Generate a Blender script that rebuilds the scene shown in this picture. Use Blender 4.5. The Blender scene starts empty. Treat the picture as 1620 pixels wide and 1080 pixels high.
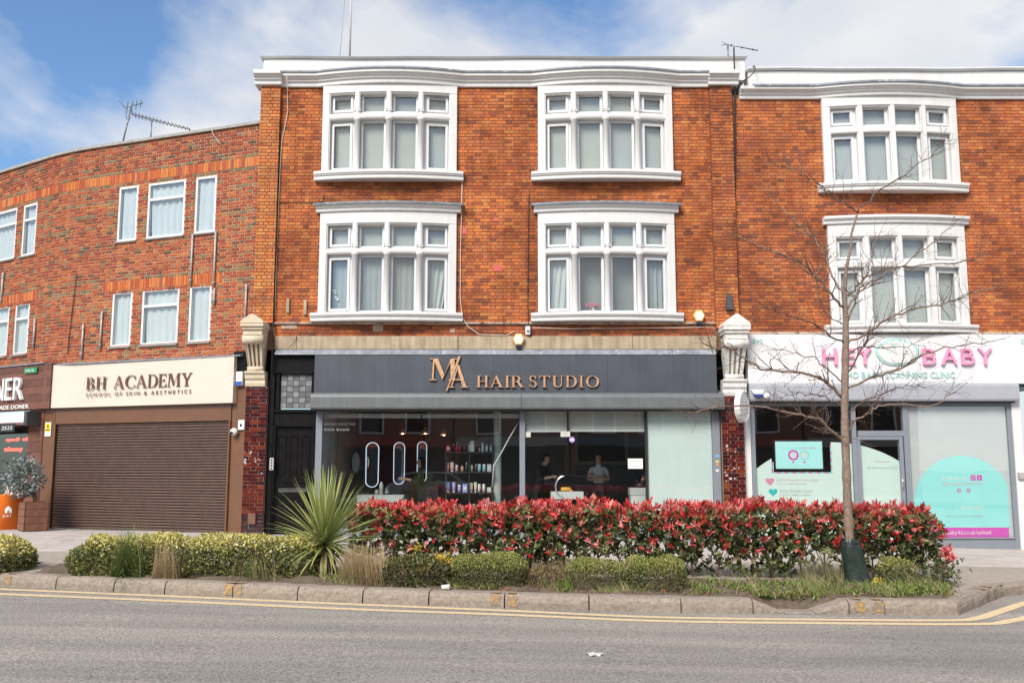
import bpy, bmesh, math, random
import numpy as np
from mathutils import Vector, Matrix, Euler
random.seed(7)
RNG = np.random.default_rng(11)
R = math.radians
SC = bpy.context.scene
COL = SC.collection

# ------------------------------------------------------------------ camera, sky, sun, exposure
F_PX, PITCH, EYE = 1500.0, R(7.6), 1.36          # focal length in photo pixels, upward tilt, eye height over the pavement
FAC = 20.0                                       # distance of the main facade
cam = bpy.data.cameras.new('camera'); cam.sensor_width = 36.0; cam.lens = F_PX / 1620 * 36.0
cam.clip_start = 0.1; cam.clip_end = 3000
camo = bpy.data.objects.new('camera', cam); COL.objects.link(camo)
camo.location = (0, 0, EYE); camo.rotation_euler = (R(90) + PITCH, 0, 0)
SC.camera = camo

SUN_EL, SUN_AZ = 41.0, 208.0                     # degrees; azimuth clockwise from +Y (behind the camera, to its left)
world = bpy.data.worlds.new('World'); SC.world = world; world.use_nodes = True
wt = world.node_tree; wn = wt.nodes; wl = wt.links
for n in list(wn): wn.remove(n)
w_out = wn.new('ShaderNodeOutputWorld'); w_bg = wn.new('ShaderNodeBackground')
sky = wn.new('ShaderNodeTexSky'); sky.sky_type = 'NISHITA'; sky.sun_disc = False
sky.sun_elevation = R(SUN_EL); sky.sun_rotation = R(SUN_AZ); sky.air_density = 1.0; sky.dust_density = 0.6; sky.ozone_density = 1.6
w_tc = wn.new('ShaderNodeTexCoord')
w_map = wn.new('ShaderNodeMapping'); w_map.inputs['Scale'].default_value = (1.0, 1.0, 2.0); w_map.inputs['Location'].default_value = (-19.473, 13.499, -9.626)
w_n = wn.new('ShaderNodeTexNoise'); w_n.inputs['Scale'].default_value = 2.6; w_n.inputs['Detail'].default_value = 9; w_n.inputs['Roughness'].default_value = 0.55; w_n.inputs['Distortion'].default_value = 0.25
w_r = wn.new('ShaderNodeValToRGB'); w_r.color_ramp.elements[0].position = 0.405; w_r.color_ramp.elements[1].position = 0.58; w_r.color_ramp.elements[1].color = (.93, .93, .93, 1)
w_n2 = wn.new('ShaderNodeTexNoise'); w_n2.inputs['Scale'].default_value = 5.5; w_n2.inputs['Detail'].default_value = 6
w_r2 = wn.new('ShaderNodeValToRGB')
w_r2.color_ramp.elements[0].position = 0.3; w_r2.color_ramp.elements[0].color = (2.80, 2.92, 3.15, 1)
w_r2.color_ramp.elements[1].position = 0.75; w_r2.color_ramp.elements[1].color = (3.65, 3.62, 3.58, 1)
w_mix = wn.new('ShaderNodeMix'); w_mix.data_type = 'RGBA'
wl.new(w_tc.outputs['Generated'], w_map.inputs['Vector'])
wl.new(w_map.outputs['Vector'], w_n.inputs['Vector']); wl.new(w_map.outputs['Vector'], w_n2.inputs['Vector'])
w_sx = wn.new('ShaderNodeSeparateXYZ'); wl.new(w_tc.outputs['Generated'], w_sx.inputs['Vector'])       # the cloud bank thickens towards one side of the sky
w_add = wn.new('ShaderNodeMath'); w_add.operation = 'MULTIPLY_ADD'; w_add.inputs[1].default_value = 0.13
wl.new(w_sx.outputs['X'], w_add.inputs[0]); wl.new(w_n.outputs['Fac'], w_add.inputs[2])
wl.new(w_add.outputs['Value'], w_r.inputs['Fac']); wl.new(w_n2.outputs['Fac'], w_r2.inputs['Fac'])
wl.new(w_r.outputs['Color'], w_mix.inputs['Factor'])
w_tint = wn.new('ShaderNodeMix'); w_tint.data_type = 'RGBA'; w_tint.blend_type = 'MULTIPLY'; w_tint.inputs['Factor'].default_value = 1.0
w_tint.inputs['B'].default_value = (0.50, 0.61, 0.70, 1); wl.new(sky.outputs['Color'], w_tint.inputs['A'])
wl.new(w_tint.outputs['Result'], w_mix.inputs['A']); wl.new(w_r2.outputs['Color'], w_mix.inputs['B'])
wl.new(w_mix.outputs['Result'], w_bg.inputs['Color'])
w_bg.inputs['Strength'].default_value = 0.12
wl.new(w_bg.outputs['Background'], w_out.inputs['Surface'])

sun = bpy.data.lights.new('sun', 'SUN'); sun.energy = 2.2; sun.angle = R(24); sun.color = (1.0, 0.93, 0.84)
suno = bpy.data.objects.new('sun', sun); COL.objects.link(suno)
_sd = Vector((math.sin(R(SUN_AZ)) * math.cos(R(SUN_EL)), math.cos(R(SUN_AZ)) * math.cos(R(SUN_EL)), math.sin(R(SUN_EL))))
suno.rotation_euler = (-_sd).to_track_quat('-Z', 'Y').to_euler(); suno.location = (0, -5, 30)
SC.view_settings.view_transform = 'Standard'; SC.view_settings.look = 'None'
SC.view_settings.gamma = 1.0; SC.view_settings.use_curve_mapping = False
SC.view_settings.exposure = 1.12
try:
    SC.cycles.max_bounces = 8; SC.cycles.transparent_max_bounces = 12; SC.cycles.use_denoising = True
    SC.cycles.caustics_reflective = False; SC.cycles.caustics_refractive = False
except Exception:
    pass

# ------------------------------------------------------------------ survey: photo pixel -> point in the place
CT, ST = math.cos(PITCH), math.sin(PITCH)
def ray(px, py):
    u, v = px - 810.0, 540.0 - py
    return (u, F_PX * CT - v * ST, F_PX * ST + v * CT)
def P(px, py, Y):
    d = ray(px, py); t = Y / d[1]
    return Vector((d[0] * t, Y, EYE + d[2] * t))
def X(px, py=400, Y=FAC): return P(px, py, Y).x
def Z(py, Y=FAC): return P(810, py, Y).z
def zg(x):                                       # pavement level: flat to the left, falling about 2 % to the right
    t = x + 5.4
    return -0.019 * (t if t > 1.5 else (0 if t < -1.5 else (t + 1.5) ** 2 / 6.0))
ROAD_DROP = 0.19
def zr(x): return zg(x) - ROAD_DROP
def G(px, py, drop):                             # where the ray meets the ground (pavement level minus drop)
    lo, hi = 3.0, 80.0
    for _ in range(60):
        m = (lo + hi) / 2; p = P(px, py, m)
        if p.z > zg(p.x) - drop: lo = m
        else: hi = m
    return P(px, py, lo)

# curved street line of the neighbouring parade: s runs from the joint with the main facade to the left
LA0, LA1, LS0, LS1 = R(20.6), R(33.0), 4.7, 6.4
_lp = []
_x, _y = X(409, 400, 20.2), 20.2
for i in range(0, 1801):
    s = i * 0.01
    a = LA0 if s < LS0 else (LA1 if s > LS1 else LA0 + (LA1 - LA0) * (s - LS0) / (LS1 - LS0))
    _lp.append((_x, _y, a)); _x -= math.cos(a) * 0.01; _y += math.sin(a) * 0.01
def lpath(s):
    if s < 0: return (_lp[0][0] - s * math.cos(LA0), _lp[0][1] + s * math.sin(LA0), LA0)
    i = min(int(s / 0.01), 1799); f = s / 0.01 - i
    a, b = _lp[i], _lp[i + 1]
    return (a[0] + (b[0] - a[0]) * f, a[1] + (b[1] - a[1]) * f, a[2])
def LW(px, py, n=0.0):                           # pixel -> (s, z) on the curved wall, n metres proud of it
    d = ray(px, py); r = d[0] / d[1]
    lo, hi = -1.0, 17.0
    for _ in range(50):
        m = (lo + hi) / 2; x, y, a = lpath(m); x -= n * math.sin(a); y -= n * math.cos(a)
        if x / y > r: lo = m
        else: hi = m
    x, y, a = lpath(lo); y -= n * math.cos(a)
    return lo, EYE + d[2] * y / d[1]

def map_main(u, n, z): return (u, FAC - n, z)
def map_left(s, n, z):
    x, y, a = lpath(s); return (x - n * math.sin(a), y - n * math.cos(a), z)
def map_id(x, y, z): return (x, y, z)

# ------------------------------------------------------------------ object helpers
def root_loc(o):
    v = Vector((0, 0, 0))
    while o is not None:
        v += o.location; o = o.parent
    return v
def props(o, label=None, cat=None, group=None, kind=None):
    if label: o['label'] = label
    if cat: o['category'] = cat
    if group: o['group'] = group
    if kind: o['kind'] = kind
    return o
def thing(name, label, cat, loc=(0, 0, 0), group=None):
    o = bpy.data.objects.new(name, None); o.empty_display_size = 0.2; COL.objects.link(o)
    o.location = loc
    return props(o, label, cat, group)
def link_mesh(name, me, parent=None, mat=None):
    o = bpy.data.objects.new(name, me); COL.objects.link(o)
    if mat is not None:
        me.materials.clear()
        for m in (mat if isinstance(mat, (list, tuple)) else [mat]): me.materials.append(m)
    if parent is not None: o.parent = parent
    return o

class MB:
    """collects shapes in (u, n, z) or world coordinates and links them as one mesh"""
    def __init__(self, mp=map_id): self.v = []; self.f = []; self.mi = []; self.mp = mp; self.m = 0; self.smooth = []; self.sm = False
    def add(self, vs, fs):
        b = len(self.v); self.v += [tuple(self.mp(*p)) for p in vs]
        for f in fs: self.f.append(tuple(b + i for i in f)); self.mi.append(self.m); self.smooth.append(self.sm)
        return self
    def box(self, a0, a1, b0, b1, c0, c1, seg=1):
        a0, a1 = min(a0, a1), max(a0, a1); b0, b1 = min(b0, b1), max(b0, b1); c0, c1 = min(c0, c1), max(c0, c1)
        vs, fs = [], []
        for i in range(seg + 1):
            u = a0 + (a1 - a0) * i / seg
            vs += [(u, b0, c0), (u, b1, c0), (u, b1, c1), (u, b0, c1)]
        for i in range(seg):
            k = 4 * i
            for j in range(4): fs.append((k + j, k + (j + 1) % 4, k + 4 + (j + 1) % 4, k + 4 + j))
        fs.append((3, 2, 1, 0)); k = 4 * seg; fs.append((k, k + 1, k + 2, k + 3))
        return self.add(vs, fs)
    def sweep(self, u0, u1, prof, seg=1):        # profile (n, z) swept along u
        k = len(prof); vs, fs = [], []
        for i in range(seg + 1):
            u = u0 + (u1 - u0) * i / seg
            vs += [(u, n, z) for n, z in prof]
        for i in range(seg):
            for j in range(k): fs.append((i * k + j, i * k + (j + 1) % k, (i + 1) * k + (j + 1) % k, (i + 1) * k + j))
        fs.append(tuple(range(k - 1, -1, -1))); fs.append(tuple(seg * k + j for j in range(k)))
        return self.add(vs, fs)
    def prism(self, poly, n0, n1):               # polygon in (u, z) given thickness from n0 to n1
        k = len(poly)
        vs = [(u, n0, z) for u, z in poly] + [(u, n1, z) for u, z in poly]
        fs = [tuple(range(k)), tuple(range(2 * k - 1, k - 1, -1))] + [(i, i + k, (i + 1) % k + k, (i + 1) % k) for i in range(k)]
        return self.add(vs, fs)
    def tube(self, pts, rad, n=6, cap=True):
        pts = [Vector(p) for p in pts]; k = len(pts)
        rad = rad if isinstance(rad, (list, tuple)) else [rad] * k
        vs, fs = [], []; up = None
        for i, p in enumerate(pts):
            t = (pts[min(i + 1, k - 1)] - pts[max(i - 1, 0)])
            t = t.normalized() if t.length > 1e-9 else Vector((0, 0, 1))
            if up is None: up = t.orthogonal().normalized()
            up = (up - t * up.dot(t)); up = up.normalized() if up.length > 1e-6 else t.orthogonal().normalized()
            b = t.cross(up)
            for j in range(n):
                a = 2 * math.pi * j / n; q = p + (up * math.cos(a) + b * math.sin(a)) * rad[i]; vs.append(tuple(q))
        for i in range(k - 1):
            for j in range(n): fs.append((i * n + j, i * n + (j + 1) % n, (i + 1) * n + (j + 1) % n, (i + 1) * n + j))
        if cap: fs.append(tuple(range(n - 1, -1, -1))); fs.append(tuple((k - 1) * n + j for j in range(n)))
        s = self.sm; self.sm = True; self.add(vs, fs); self.sm = s
        return self
    def lathe(self, c, prof, n=16, axis='z', arc=2 * math.pi, a0=0.0):
        vs, fs = [], []; k = len(prof); full = abs(arc - 2 * math.pi) < 1e-6; m = n if full else n + 1
        for j in range(m):
            a = a0 + arc * j / n
            for r, h in prof:
                q = (r * math.cos(a), r * math.sin(a), h)
                if axis == 'y': q = (q[0], q[2], q[1])
                if axis == 'x': q = (q[2], q[0], q[1])
                vs.append((c[0] + q[0], c[1] + q[1], c[2] + q[2]))
        for j in range(n if full else m - 1):
            for i in range(k - 1):
                a, b = j * k + i, ((j + 1) % m) * k + i
                fs.append((a, b, b + 1, a + 1))
        s = self.sm; self.sm = True; self.add(vs, fs); self.sm = s
        return self
    def ball(self, c, r, n=10, sq=(1, 1, 1)):
        pr = [(math.sin(math.pi * i / 6) * 1.0 + 1e-4, -math.cos(math.pi * i / 6)) for i in range(7)]
        vs, fs = [], []
        for j in range(n):
            a = 2 * math.pi * j / n
            for rr, h in pr: vs.append((c[0] + r * sq[0] * rr * math.cos(a), c[1] + r * sq[1] * rr * math.sin(a), c[2] + r * sq[2] * h))
        for j in range(n):
            for i in range(6):
                a, b = j * 7 + i, ((j + 1) % n) * 7 + i; fs.append((a, b, b + 1, a + 1))
        s = self.sm; self.sm = True; self.add(vs, fs); self.sm = s
        return self
    def build(self, name, mat, parent=None, bevel=0.0):
        off = root_loc(parent) if parent is not None else Vector((0, 0, 0))
        me = bpy.data.meshes.new(name)
        me.from_pydata([(v[0] - off.x, v[1] - off.y, v[2] - off.z) for v in self.v], [], self.f)
        o = link_mesh(name, me, parent, mat)
        if any(self.smooth): me.polygons.foreach_set('use_smooth', self.smooth)
        if any(self.mi): me.polygons.foreach_set('material_index', self.mi)
        bm = bmesh.new(); bm.from_mesh(me); bmesh.ops.recalc_face_normals(bm, faces=bm.faces)
        if bevel > 0:
            es = [e for e in bm.edges if len(e.link_faces) == 2 and e.calc_face_angle(0) > 0.6]
            bmesh.ops.bevel(bm, geom=es, offset=bevel, segments=1, affect='EDGES', clamp_overlap=True)
        bm.to_mesh(me); bm.free()
        return o

# ------------------------------------------------------------------ materials
MATS = {}
def nd(t, kind): return t.nodes.new(kind)
def mat(name, col, rough=0.6, var=0.12, scale=6.0, bump=0.0, bscale=60.0, metal=0.0, spec=0.5, emit=None, estr=0.0, streak=0.0, spots=None, coat=0.0, detail=5):
    if name in MATS: return MATS[name]
    m = bpy.data.materials.new(name); m.use_nodes = True; t = m.node_tree; L = t.links
    b = t.nodes['Principled BSDF']; b.inputs['Roughness'].default_value = rough; b.inputs['Metallic'].default_value = metal
    b.inputs['Specular IOR Level'].default_value = spec; b.inputs['Coat Weight'].default_value = coat
    b.inputs['Base Color'].default_value = (*col, 1)
    g = nd(t, 'ShaderNodeNewGeometry')
    cur = None
    if var > 0:
        n = nd(t, 'ShaderNodeTexNoise'); n.inputs['Scale'].default_value = scale; n.inputs['Detail'].default_value = detail; n.inputs['Roughness'].default_value = 0.65
        L.new(g.outputs['Position'], n.inputs['Vector'])
        r = nd(t, 'ShaderNodeValToRGB'); r.color_ramp.elements[0].position = 0.3; r.color_ramp.elements[1].position = 0.7
        r.color_ramp.elements[0].color = (*[max(0, c * (1 - var)) for c in col], 1)
        r.color_ramp.elements[1].color = (*[min(1, c * (1 + var)) for c in col], 1)
        L.new(n.outputs['Fac'], r.inputs['Fac']); cur = r.outputs['Color']
        mr = nd(t, 'ShaderNodeMapRange'); mr.inputs['To Min'].default_value = max(0.02, rough - 0.1); mr.inputs['To Max'].default_value = min(1, rough + 0.1)
        L.new(n.outputs['Fac'], mr.inputs['Value']); L.new(mr.outputs['Result'], b.inputs['Roughness'])
    if streak > 0:                               # rain streaks: noise stretched down the wall
        mp = nd(t, 'ShaderNodeMapping'); mp.inputs['Scale'].default_value = (9, 9, 0.5)
        L.new(g.outputs['Position'], mp.inputs['Vector'])
        n = nd(t, 'ShaderNodeTexNoise'); n.inputs['Scale'].default_value = 1.4; n.inputs['Detail'].default_value = 6
        L.new(mp.outputs['Vector'], n.inputs['Vector'])
        r = nd(t, 'ShaderNodeValToRGB'); r.color_ramp.elements[0].position = 0.3; r.color_ramp.elements[1].position = 0.62
        k = 1 - streak; r.color_ramp.elements[0].color = (k, k * .97, k * .93, 1); r.color_ramp.elements[1].color = (1, 1, 1, 1)
        L.new(n.outputs['Fac'], r.inputs['Fac'])
        mx = nd(t, 'ShaderNodeMix'); mx.data_type = 'RGBA'; mx.blend_type = 'MULTIPLY'; mx.inputs['Factor'].default_value = 1
        if cur: L.new(cur, mx.inputs['A'])
        else: mx.inputs['A'].default_value = (*col, 1)
        L.new(r.outputs['Color'], mx.inputs['B']); cur = mx.outputs['Result']
    if spots:                                    # (colour, scale, threshold): irregular stains
        scol, ssc, th = spots
        n = nd(t, 'ShaderNodeTexNoise'); n.inputs['Scale'].default_value = ssc; n.inputs['Detail'].default_value = 8; n.inputs['Roughness'].default_value = 0.7
        L.new(g.outputs['Position'], n.inputs['Vector'])
        r = nd(t, 'ShaderNodeValToRGB'); r.color_ramp.elements[0].position = th; r.color_ramp.elements[1].position = min(1, th + 0.12)
        L.new(n.outputs['Fac'], r.inputs['Fac'])
        mx = nd(t, 'ShaderNodeMix'); mx.data_type = 'RGBA'
        L.new(r.outputs['Color'], mx.inputs['Factor'])
        if cur: L.new(cur, mx.inputs['A'])
        else: mx.inputs['A'].default_value = (*col, 1)
        mx.inputs['B'].default_value = (*scol, 1); cur = mx.outputs['Result']
    if cur: L.new(cur, b.inputs['Base Color'])
    if bump > 0:
        n = nd(t, 'ShaderNodeTexNoise'); n.inputs['Scale'].default_value = bscale; n.inputs['Detail'].default_value = 6
        L.new(g.outputs['Position'], n.inputs['Vector'])
        bp = nd(t, 'ShaderNodeBump'); bp.inputs['Strength'].default_value = bump; bp.inputs['Distance'].default_value = 0.01
        L.new(n.outputs['Fac'], bp.inputs['Height']); L.new(bp.outputs['Normal'], b.inputs['Normal'])
    if emit:
        b.inputs['Emission Color'].default_value = (*emit, 1); b.inputs['Emission Strength'].default_value = estr
    MATS[name] = m; return m

def attr_mat(name, rough=0.7, soot=None, fine=0.25, bump=0.3, bscale=90, speck=None, spec=0.5, transl=0.0, coat=0.0, patches=None):
    """colour from the mesh attribute Col, broken up by noise; optional soot, pale specks and translucency"""
    m = bpy.data.materials.new(name); m.use_nodes = True; t = m.node_tree; L = t.links
    b = t.nodes['Principled BSDF']; b.inputs['Roughness'].default_value = rough; b.inputs['Specular IOR Level'].default_value = spec; b.inputs['Coat Weight'].default_value = coat
    b.inputs['Coat Roughness'].default_value = 0.12
    at = nd(t, 'ShaderNodeAttribute'); at.attribute_name = 'Col'; cur = at.outputs['Color']
    g = nd(t, 'ShaderNodeNewGeometry')
    def mul(cur, sc, lo, hi, c0, c1, det=6, rg=0.6, vec=None):
        n = nd(t, 'ShaderNodeTexNoise'); n.inputs['Scale'].default_value = sc; n.inputs['Detail'].default_value = det; n.inputs['Roughness'].default_value = rg
        if vec is not None:
            mp = nd(t, 'ShaderNodeMapping'); mp.inputs['Scale'].default_value = vec; L.new(g.outputs['Position'], mp.inputs['Vector']); L.new(mp.outputs['Vector'], n.inputs['Vector'])
        else: L.new(g.outputs['Position'], n.inputs['Vector'])
        r = nd(t, 'ShaderNodeValToRGB'); r.color_ramp.elements[0].position = lo; r.color_ramp.elements[1].position = hi
        r.color_ramp.elements[0].color = (*c0, 1); r.color_ramp.elements[1].color = (*c1, 1)
        L.new(n.outputs['Fac'], r.inputs['Fac'])
        x = nd(t, 'ShaderNodeMix'); x.data_type = 'RGBA'; x.blend_type = 'MULTIPLY'; x.inputs['Factor'].default_value = 1
        L.new(cur, x.inputs['A']); L.new(r.outputs['Color'], x.inputs['B']); return x.outputs['Result']
    if fine: cur = mul(cur, 38, 0.3, 0.7, (1 - fine,) * 3, (1 + fine * .6,) * 3)
    if soot: cur = mul(cur, soot[0], soot[1], soot[2], soot[3], (1.0, 1.0, 1.0), 8, 0.62)
    if patches: cur = mul(cur, patches[0], patches[1], patches[2], patches[3], (1, 1, 1), 7, 0.6, (3.0, 3.0, 0.7))
    if speck:
        n = nd(t, 'ShaderNodeTexNoise'); n.inputs['Scale'].default_value = speck[0]; n.inputs['Detail'].default_value = 3
        L.new(g.outputs['Position'], n.inputs['Vector'])
        r = nd(t, 'ShaderNodeValToRGB'); r.color_ramp.elements[0].position = speck[1]; r.color_ramp.elements[1].position = speck[1] + 0.05
        L.new(n.outputs['Fac'], r.inputs['Fac'])
        x = nd(t, 'ShaderNodeMix'); x.data_type = 'RGBA'; L.new(r.outputs['Color'], x.inputs['Factor']); L.new(cur, x.inputs['A']); x.inputs['B'].default_value = (*speck[2], 1); cur = x.outputs['Result']
    L.new(cur, b.inputs['Base Color'])
    if bump:
        n = nd(t, 'ShaderNodeTexNoise'); n.inputs['Scale'].default_value = bscale; n.inputs['Detail'].default_value = 5
        L.new(g.outputs['Position'], n.inputs['Vector'])
        bp = nd(t, 'ShaderNodeBump'); bp.inputs['Strength'].default_value = bump; bp.inputs['Distance'].default_value = 0.008
        L.new(n.outputs['Fac'], bp.inputs['Height']); L.new(bp.outputs['Normal'], b.inputs['Normal'])
    if transl:
        tr = nd(t, 'ShaderNodeBsdfTranslucent'); L.new(cur, tr.inputs['Color'])
        mx = nd(t, 'ShaderNodeMixShader'); mx.inputs['Fac'].default_value = transl
        L.new(b.outputs['BSDF'], mx.inputs[1]); L.new(tr.outputs['BSDF'], mx.inputs[2]); L.new(mx.outputs['Shader'], t.nodes['Material Output'].inputs['Surface'])
    return m

def glass_mat(name, tint=(0.93, 0.96, 0.95), ior=1.5, dirt=0.03, boost=1.0):
    m = bpy.data.materials.new(name); m.use_nodes = True; t = m.node_tree; L = t.links
    t.nodes.remove(t.nodes['Principled BSDF'])
    tr = nd(t, 'ShaderNodeBsdfTransparent'); tr.inputs['Color'].default_value = (*tint, 1)
    gl = nd(t, 'ShaderNodeBsdfGlossy'); gl.inputs['Roughness'].default_value = 0.0; gl.inputs['Color'].default_value = (0.95, 0.97, 1, 1)
    df = nd(t, 'ShaderNodeBsdfDiffuse'); df.inputs['Color'].default_value = (0.5, 0.5, 0.48, 1)
    g = nd(t, 'ShaderNodeNewGeometry'); n = nd(t, 'ShaderNodeTexNoise'); n.inputs['Scale'].default_value = 1.1; n.inputs['Detail'].default_value = 1
    L.new(g.outputs['Position'], n.inputs['Vector'])
    bp = nd(t, 'ShaderNodeBump'); bp.inputs['Strength'].default_value = 0.02; bp.inputs['Distance'].default_value = 0.05
    L.new(n.outputs['Fac'], bp.inputs['Height']); L.new(bp.outputs['Normal'], gl.inputs['Normal'])
    fr = nd(t, 'ShaderNodeLayerWeight'); fr.inputs['Blend'].default_value = 0.5      # Schlick reflectance, alike from both sides
    pw = nd(t, 'ShaderNodeMath'); pw.operation = 'POWER'; pw.inputs[1].default_value = 5.0; L.new(fr.outputs['Facing'], pw.inputs[0])
    f0 = ((ior - 1) / (ior + 1)) ** 2 * boost
    mm = nd(t, 'ShaderNodeMath'); mm.operation = 'MULTIPLY_ADD'; mm.inputs[1].default_value = 1 - f0; mm.inputs[2].default_value = f0; mm.use_clamp = True
    L.new(pw.outputs['Value'], mm.inputs[0])
    m1 = nd(t, 'ShaderNodeMixShader'); m1.inputs['Fac'].default_value = dirt
    L.new(tr.outputs['BSDF'], m1.inputs[1]); L.new(df.outputs['BSDF'], m1.inputs[2])
    m2 = nd(t, 'ShaderNodeMixShader'); L.new(mm.outputs['Value'], m2.inputs['Fac'])
    L.new(m1.outputs['Shader'], m2.inputs[1]); L.new(gl.outputs['BSDF'], m2.inputs[2])
    L.new(m2.outputs['Shader'], t.nodes['Material Output'].inputs['Surface'])
    return m

M_WHITE = mat('white_masonry_paint', (0.68, 0.675, 0.665), 0.55, 0.04, 3, 0.12, 30, streak=0.04, spots=((0.52, 0.50, 0.46), 4.3, 0.66))
M_UPVC = mat('white_upvc', (0.70, 0.70, 0.70), 0.3, 0.02, 4)
M_GASKET = mat('black_gasket', (0.02, 0.02, 0.02), 0.5, 0)
M_LEAD = mat('lead_flashing', (0.23, 0.25, 0.28), 0.5, 0.35, 5, 0.25, 30, spots=((0.5, 0.52, 0.54), 7, 0.56))
M_STONE = mat('sandstone_band', (0.44, 0.35, 0.24), 0.85, 0.18, 4, 0.3, 50, streak=0.32, spots=((0.24, 0.18, 0.12), 2.6, 0.60))
M_CORBEL = mat('weathered_stone', (0.62, 0.52, 0.38), 0.8, 0.15, 9, 0.3, 40, spots=((0.25, 0.2, 0.14), 9, 0.6))
M_RENDER = mat('stained_render', (0.42, 0.34, 0.27), 0.9, 0.3, 9, 0.4, 40, spots=((0.10, 0.07, 0.05), 5, 0.52))
M_MORTAR_MAIN = mat('dark_mortar', (0.19, 0.105, 0.06), 0.95, 0.35, 5, 0.3, 80)
M_MORTAR_LEFT = mat('pale_mortar', (0.50, 0.33, 0.20), 0.95, 0.2, 5, 0.3, 80)
M_MORTAR_TILE = mat('tile_joint', (0.40, 0.31, 0.25), 0.9, 0.2, 9)
M_COPING = mat('concrete_coping', (0.36, 0.35, 0.32), 0.9, 0.2, 6, 0.4, 40)
M_ROOF = mat('roof_felt', (0.12, 0.12, 0.12), 0.9, 0.2, 4)
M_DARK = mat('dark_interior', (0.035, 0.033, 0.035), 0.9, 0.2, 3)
M_GLASS = glass_mat('window_glass', ior=1.62, boost=1.3)
M_SHOPGLASS = glass_mat('shop_glass', (0.965, 0.98, 0.975), ior=1.55, dirt=0.0, boost=1.7)
M_CURTAIN = mat('net_curtain', (0.62, 0.62, 0.60), 0.9, 0.08, 3)
M_BLIND = mat('grey_blind', (0.50, 0.49, 0.47), 0.9, 0.05, 2)
M_BLACK = mat('black_gloss_paint', (0.009, 0.008, 0.008), 0.40, 0.3, 7, 0.1, 30, spec=0.12)
M_GREYALU = mat('grey_aluminium', (0.21, 0.23, 0.26), 0.42, 0.06, 4)
M_FASCIA = mat('slate_grey_fascia', (0.068, 0.076, 0.094), 0.45, 0.10, 2, streak=0.12)
M_SHUTTERBOX = mat('grey_shutter_box', (0.135, 0.145, 0.15), 0.45, 0.08, 3, streak=0.1)
M_PLASTIC = mat('white_plastic', (0.78, 0.78, 0.76), 0.4, 0.04, 5)
M_CHROME = mat('brushed_steel', (0.7, 0.7, 0.7), 0.22, 0.04, 20, metal=1.0)
M_CABLE = mat('black_cable', (0.015, 0.015, 0.015), 0.6, 0)
M_WCABLE = mat('white_cable', (0.62, 0.58, 0.5), 0.6, 0.1, 8)
M_GALV = mat('galvanised_pipe', (0.42, 0.40, 0.38), 0.55, 0.25, 10, metal=0.2, spots=((0.2, 0.12, 0.08), 12, 0.6))
M_AERIAL = mat('aerial_metal', (0.25, 0.25, 0.26), 0.45, 0.15, 10, metal=0.7)

# ------------------------------------------------------------------ brickwork
def brick_rects(u0, u1, z0, z1, ch, holes=(), bond='flemish', S=0.225, phase=0.0):
    out = []; H = S / 2; row = 0; z = z0
    while z < z1 - 0.01:
        zt = min(z + ch, z1); zm = (z + zt) / 2
        cuts = [(h[0], h[1]) for h in holes if h[2] < zm < h[3]]
        if bond == 'flemish': pat = [S, H]; off = (0.75 * S if row % 2 else 0.0)
        else: pat = [S] if row % 2 == 0 else [H]; off = 0.0 if row % 2 == 0 else H / 2
        u = u0 - off - phase % (S + H); i = 0
        while u < u1:
            w = pat[i % len(pat)]; a, b = max(u, u0), min(u + w, u1); u += w; i += 1
            if b - a < 0.02: continue
            segs = [(a, b)]
            for c0, c1 in cuts:
                ns = []
                for p, q in segs:
                    if q <= c0 or p >= c1: ns.append((p, q)); continue
                    if p < c0: ns.append((p, c0))
                    if q > c1: ns.append((c1, q))
                segs = ns
            for p, q in segs:
                if q - p > 0.02: out.append((p, q, z, zt, row))
        z = zt; row += 1
    return out

def col_mesh(name, vs, fs, cols):
    me = bpy.data.meshes.new(name); me.from_pydata(vs, [], fs)
    ca = me.color_attributes.new('Col', 'FLOAT_COLOR', 'POINT')
    a = np.ones((len(vs), 4), dtype=np.float32); a[:, :3] = np.asarray(cols, dtype=np.float32)
    ca.data.foreach_set('color', a.ravel())
    return me

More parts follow.
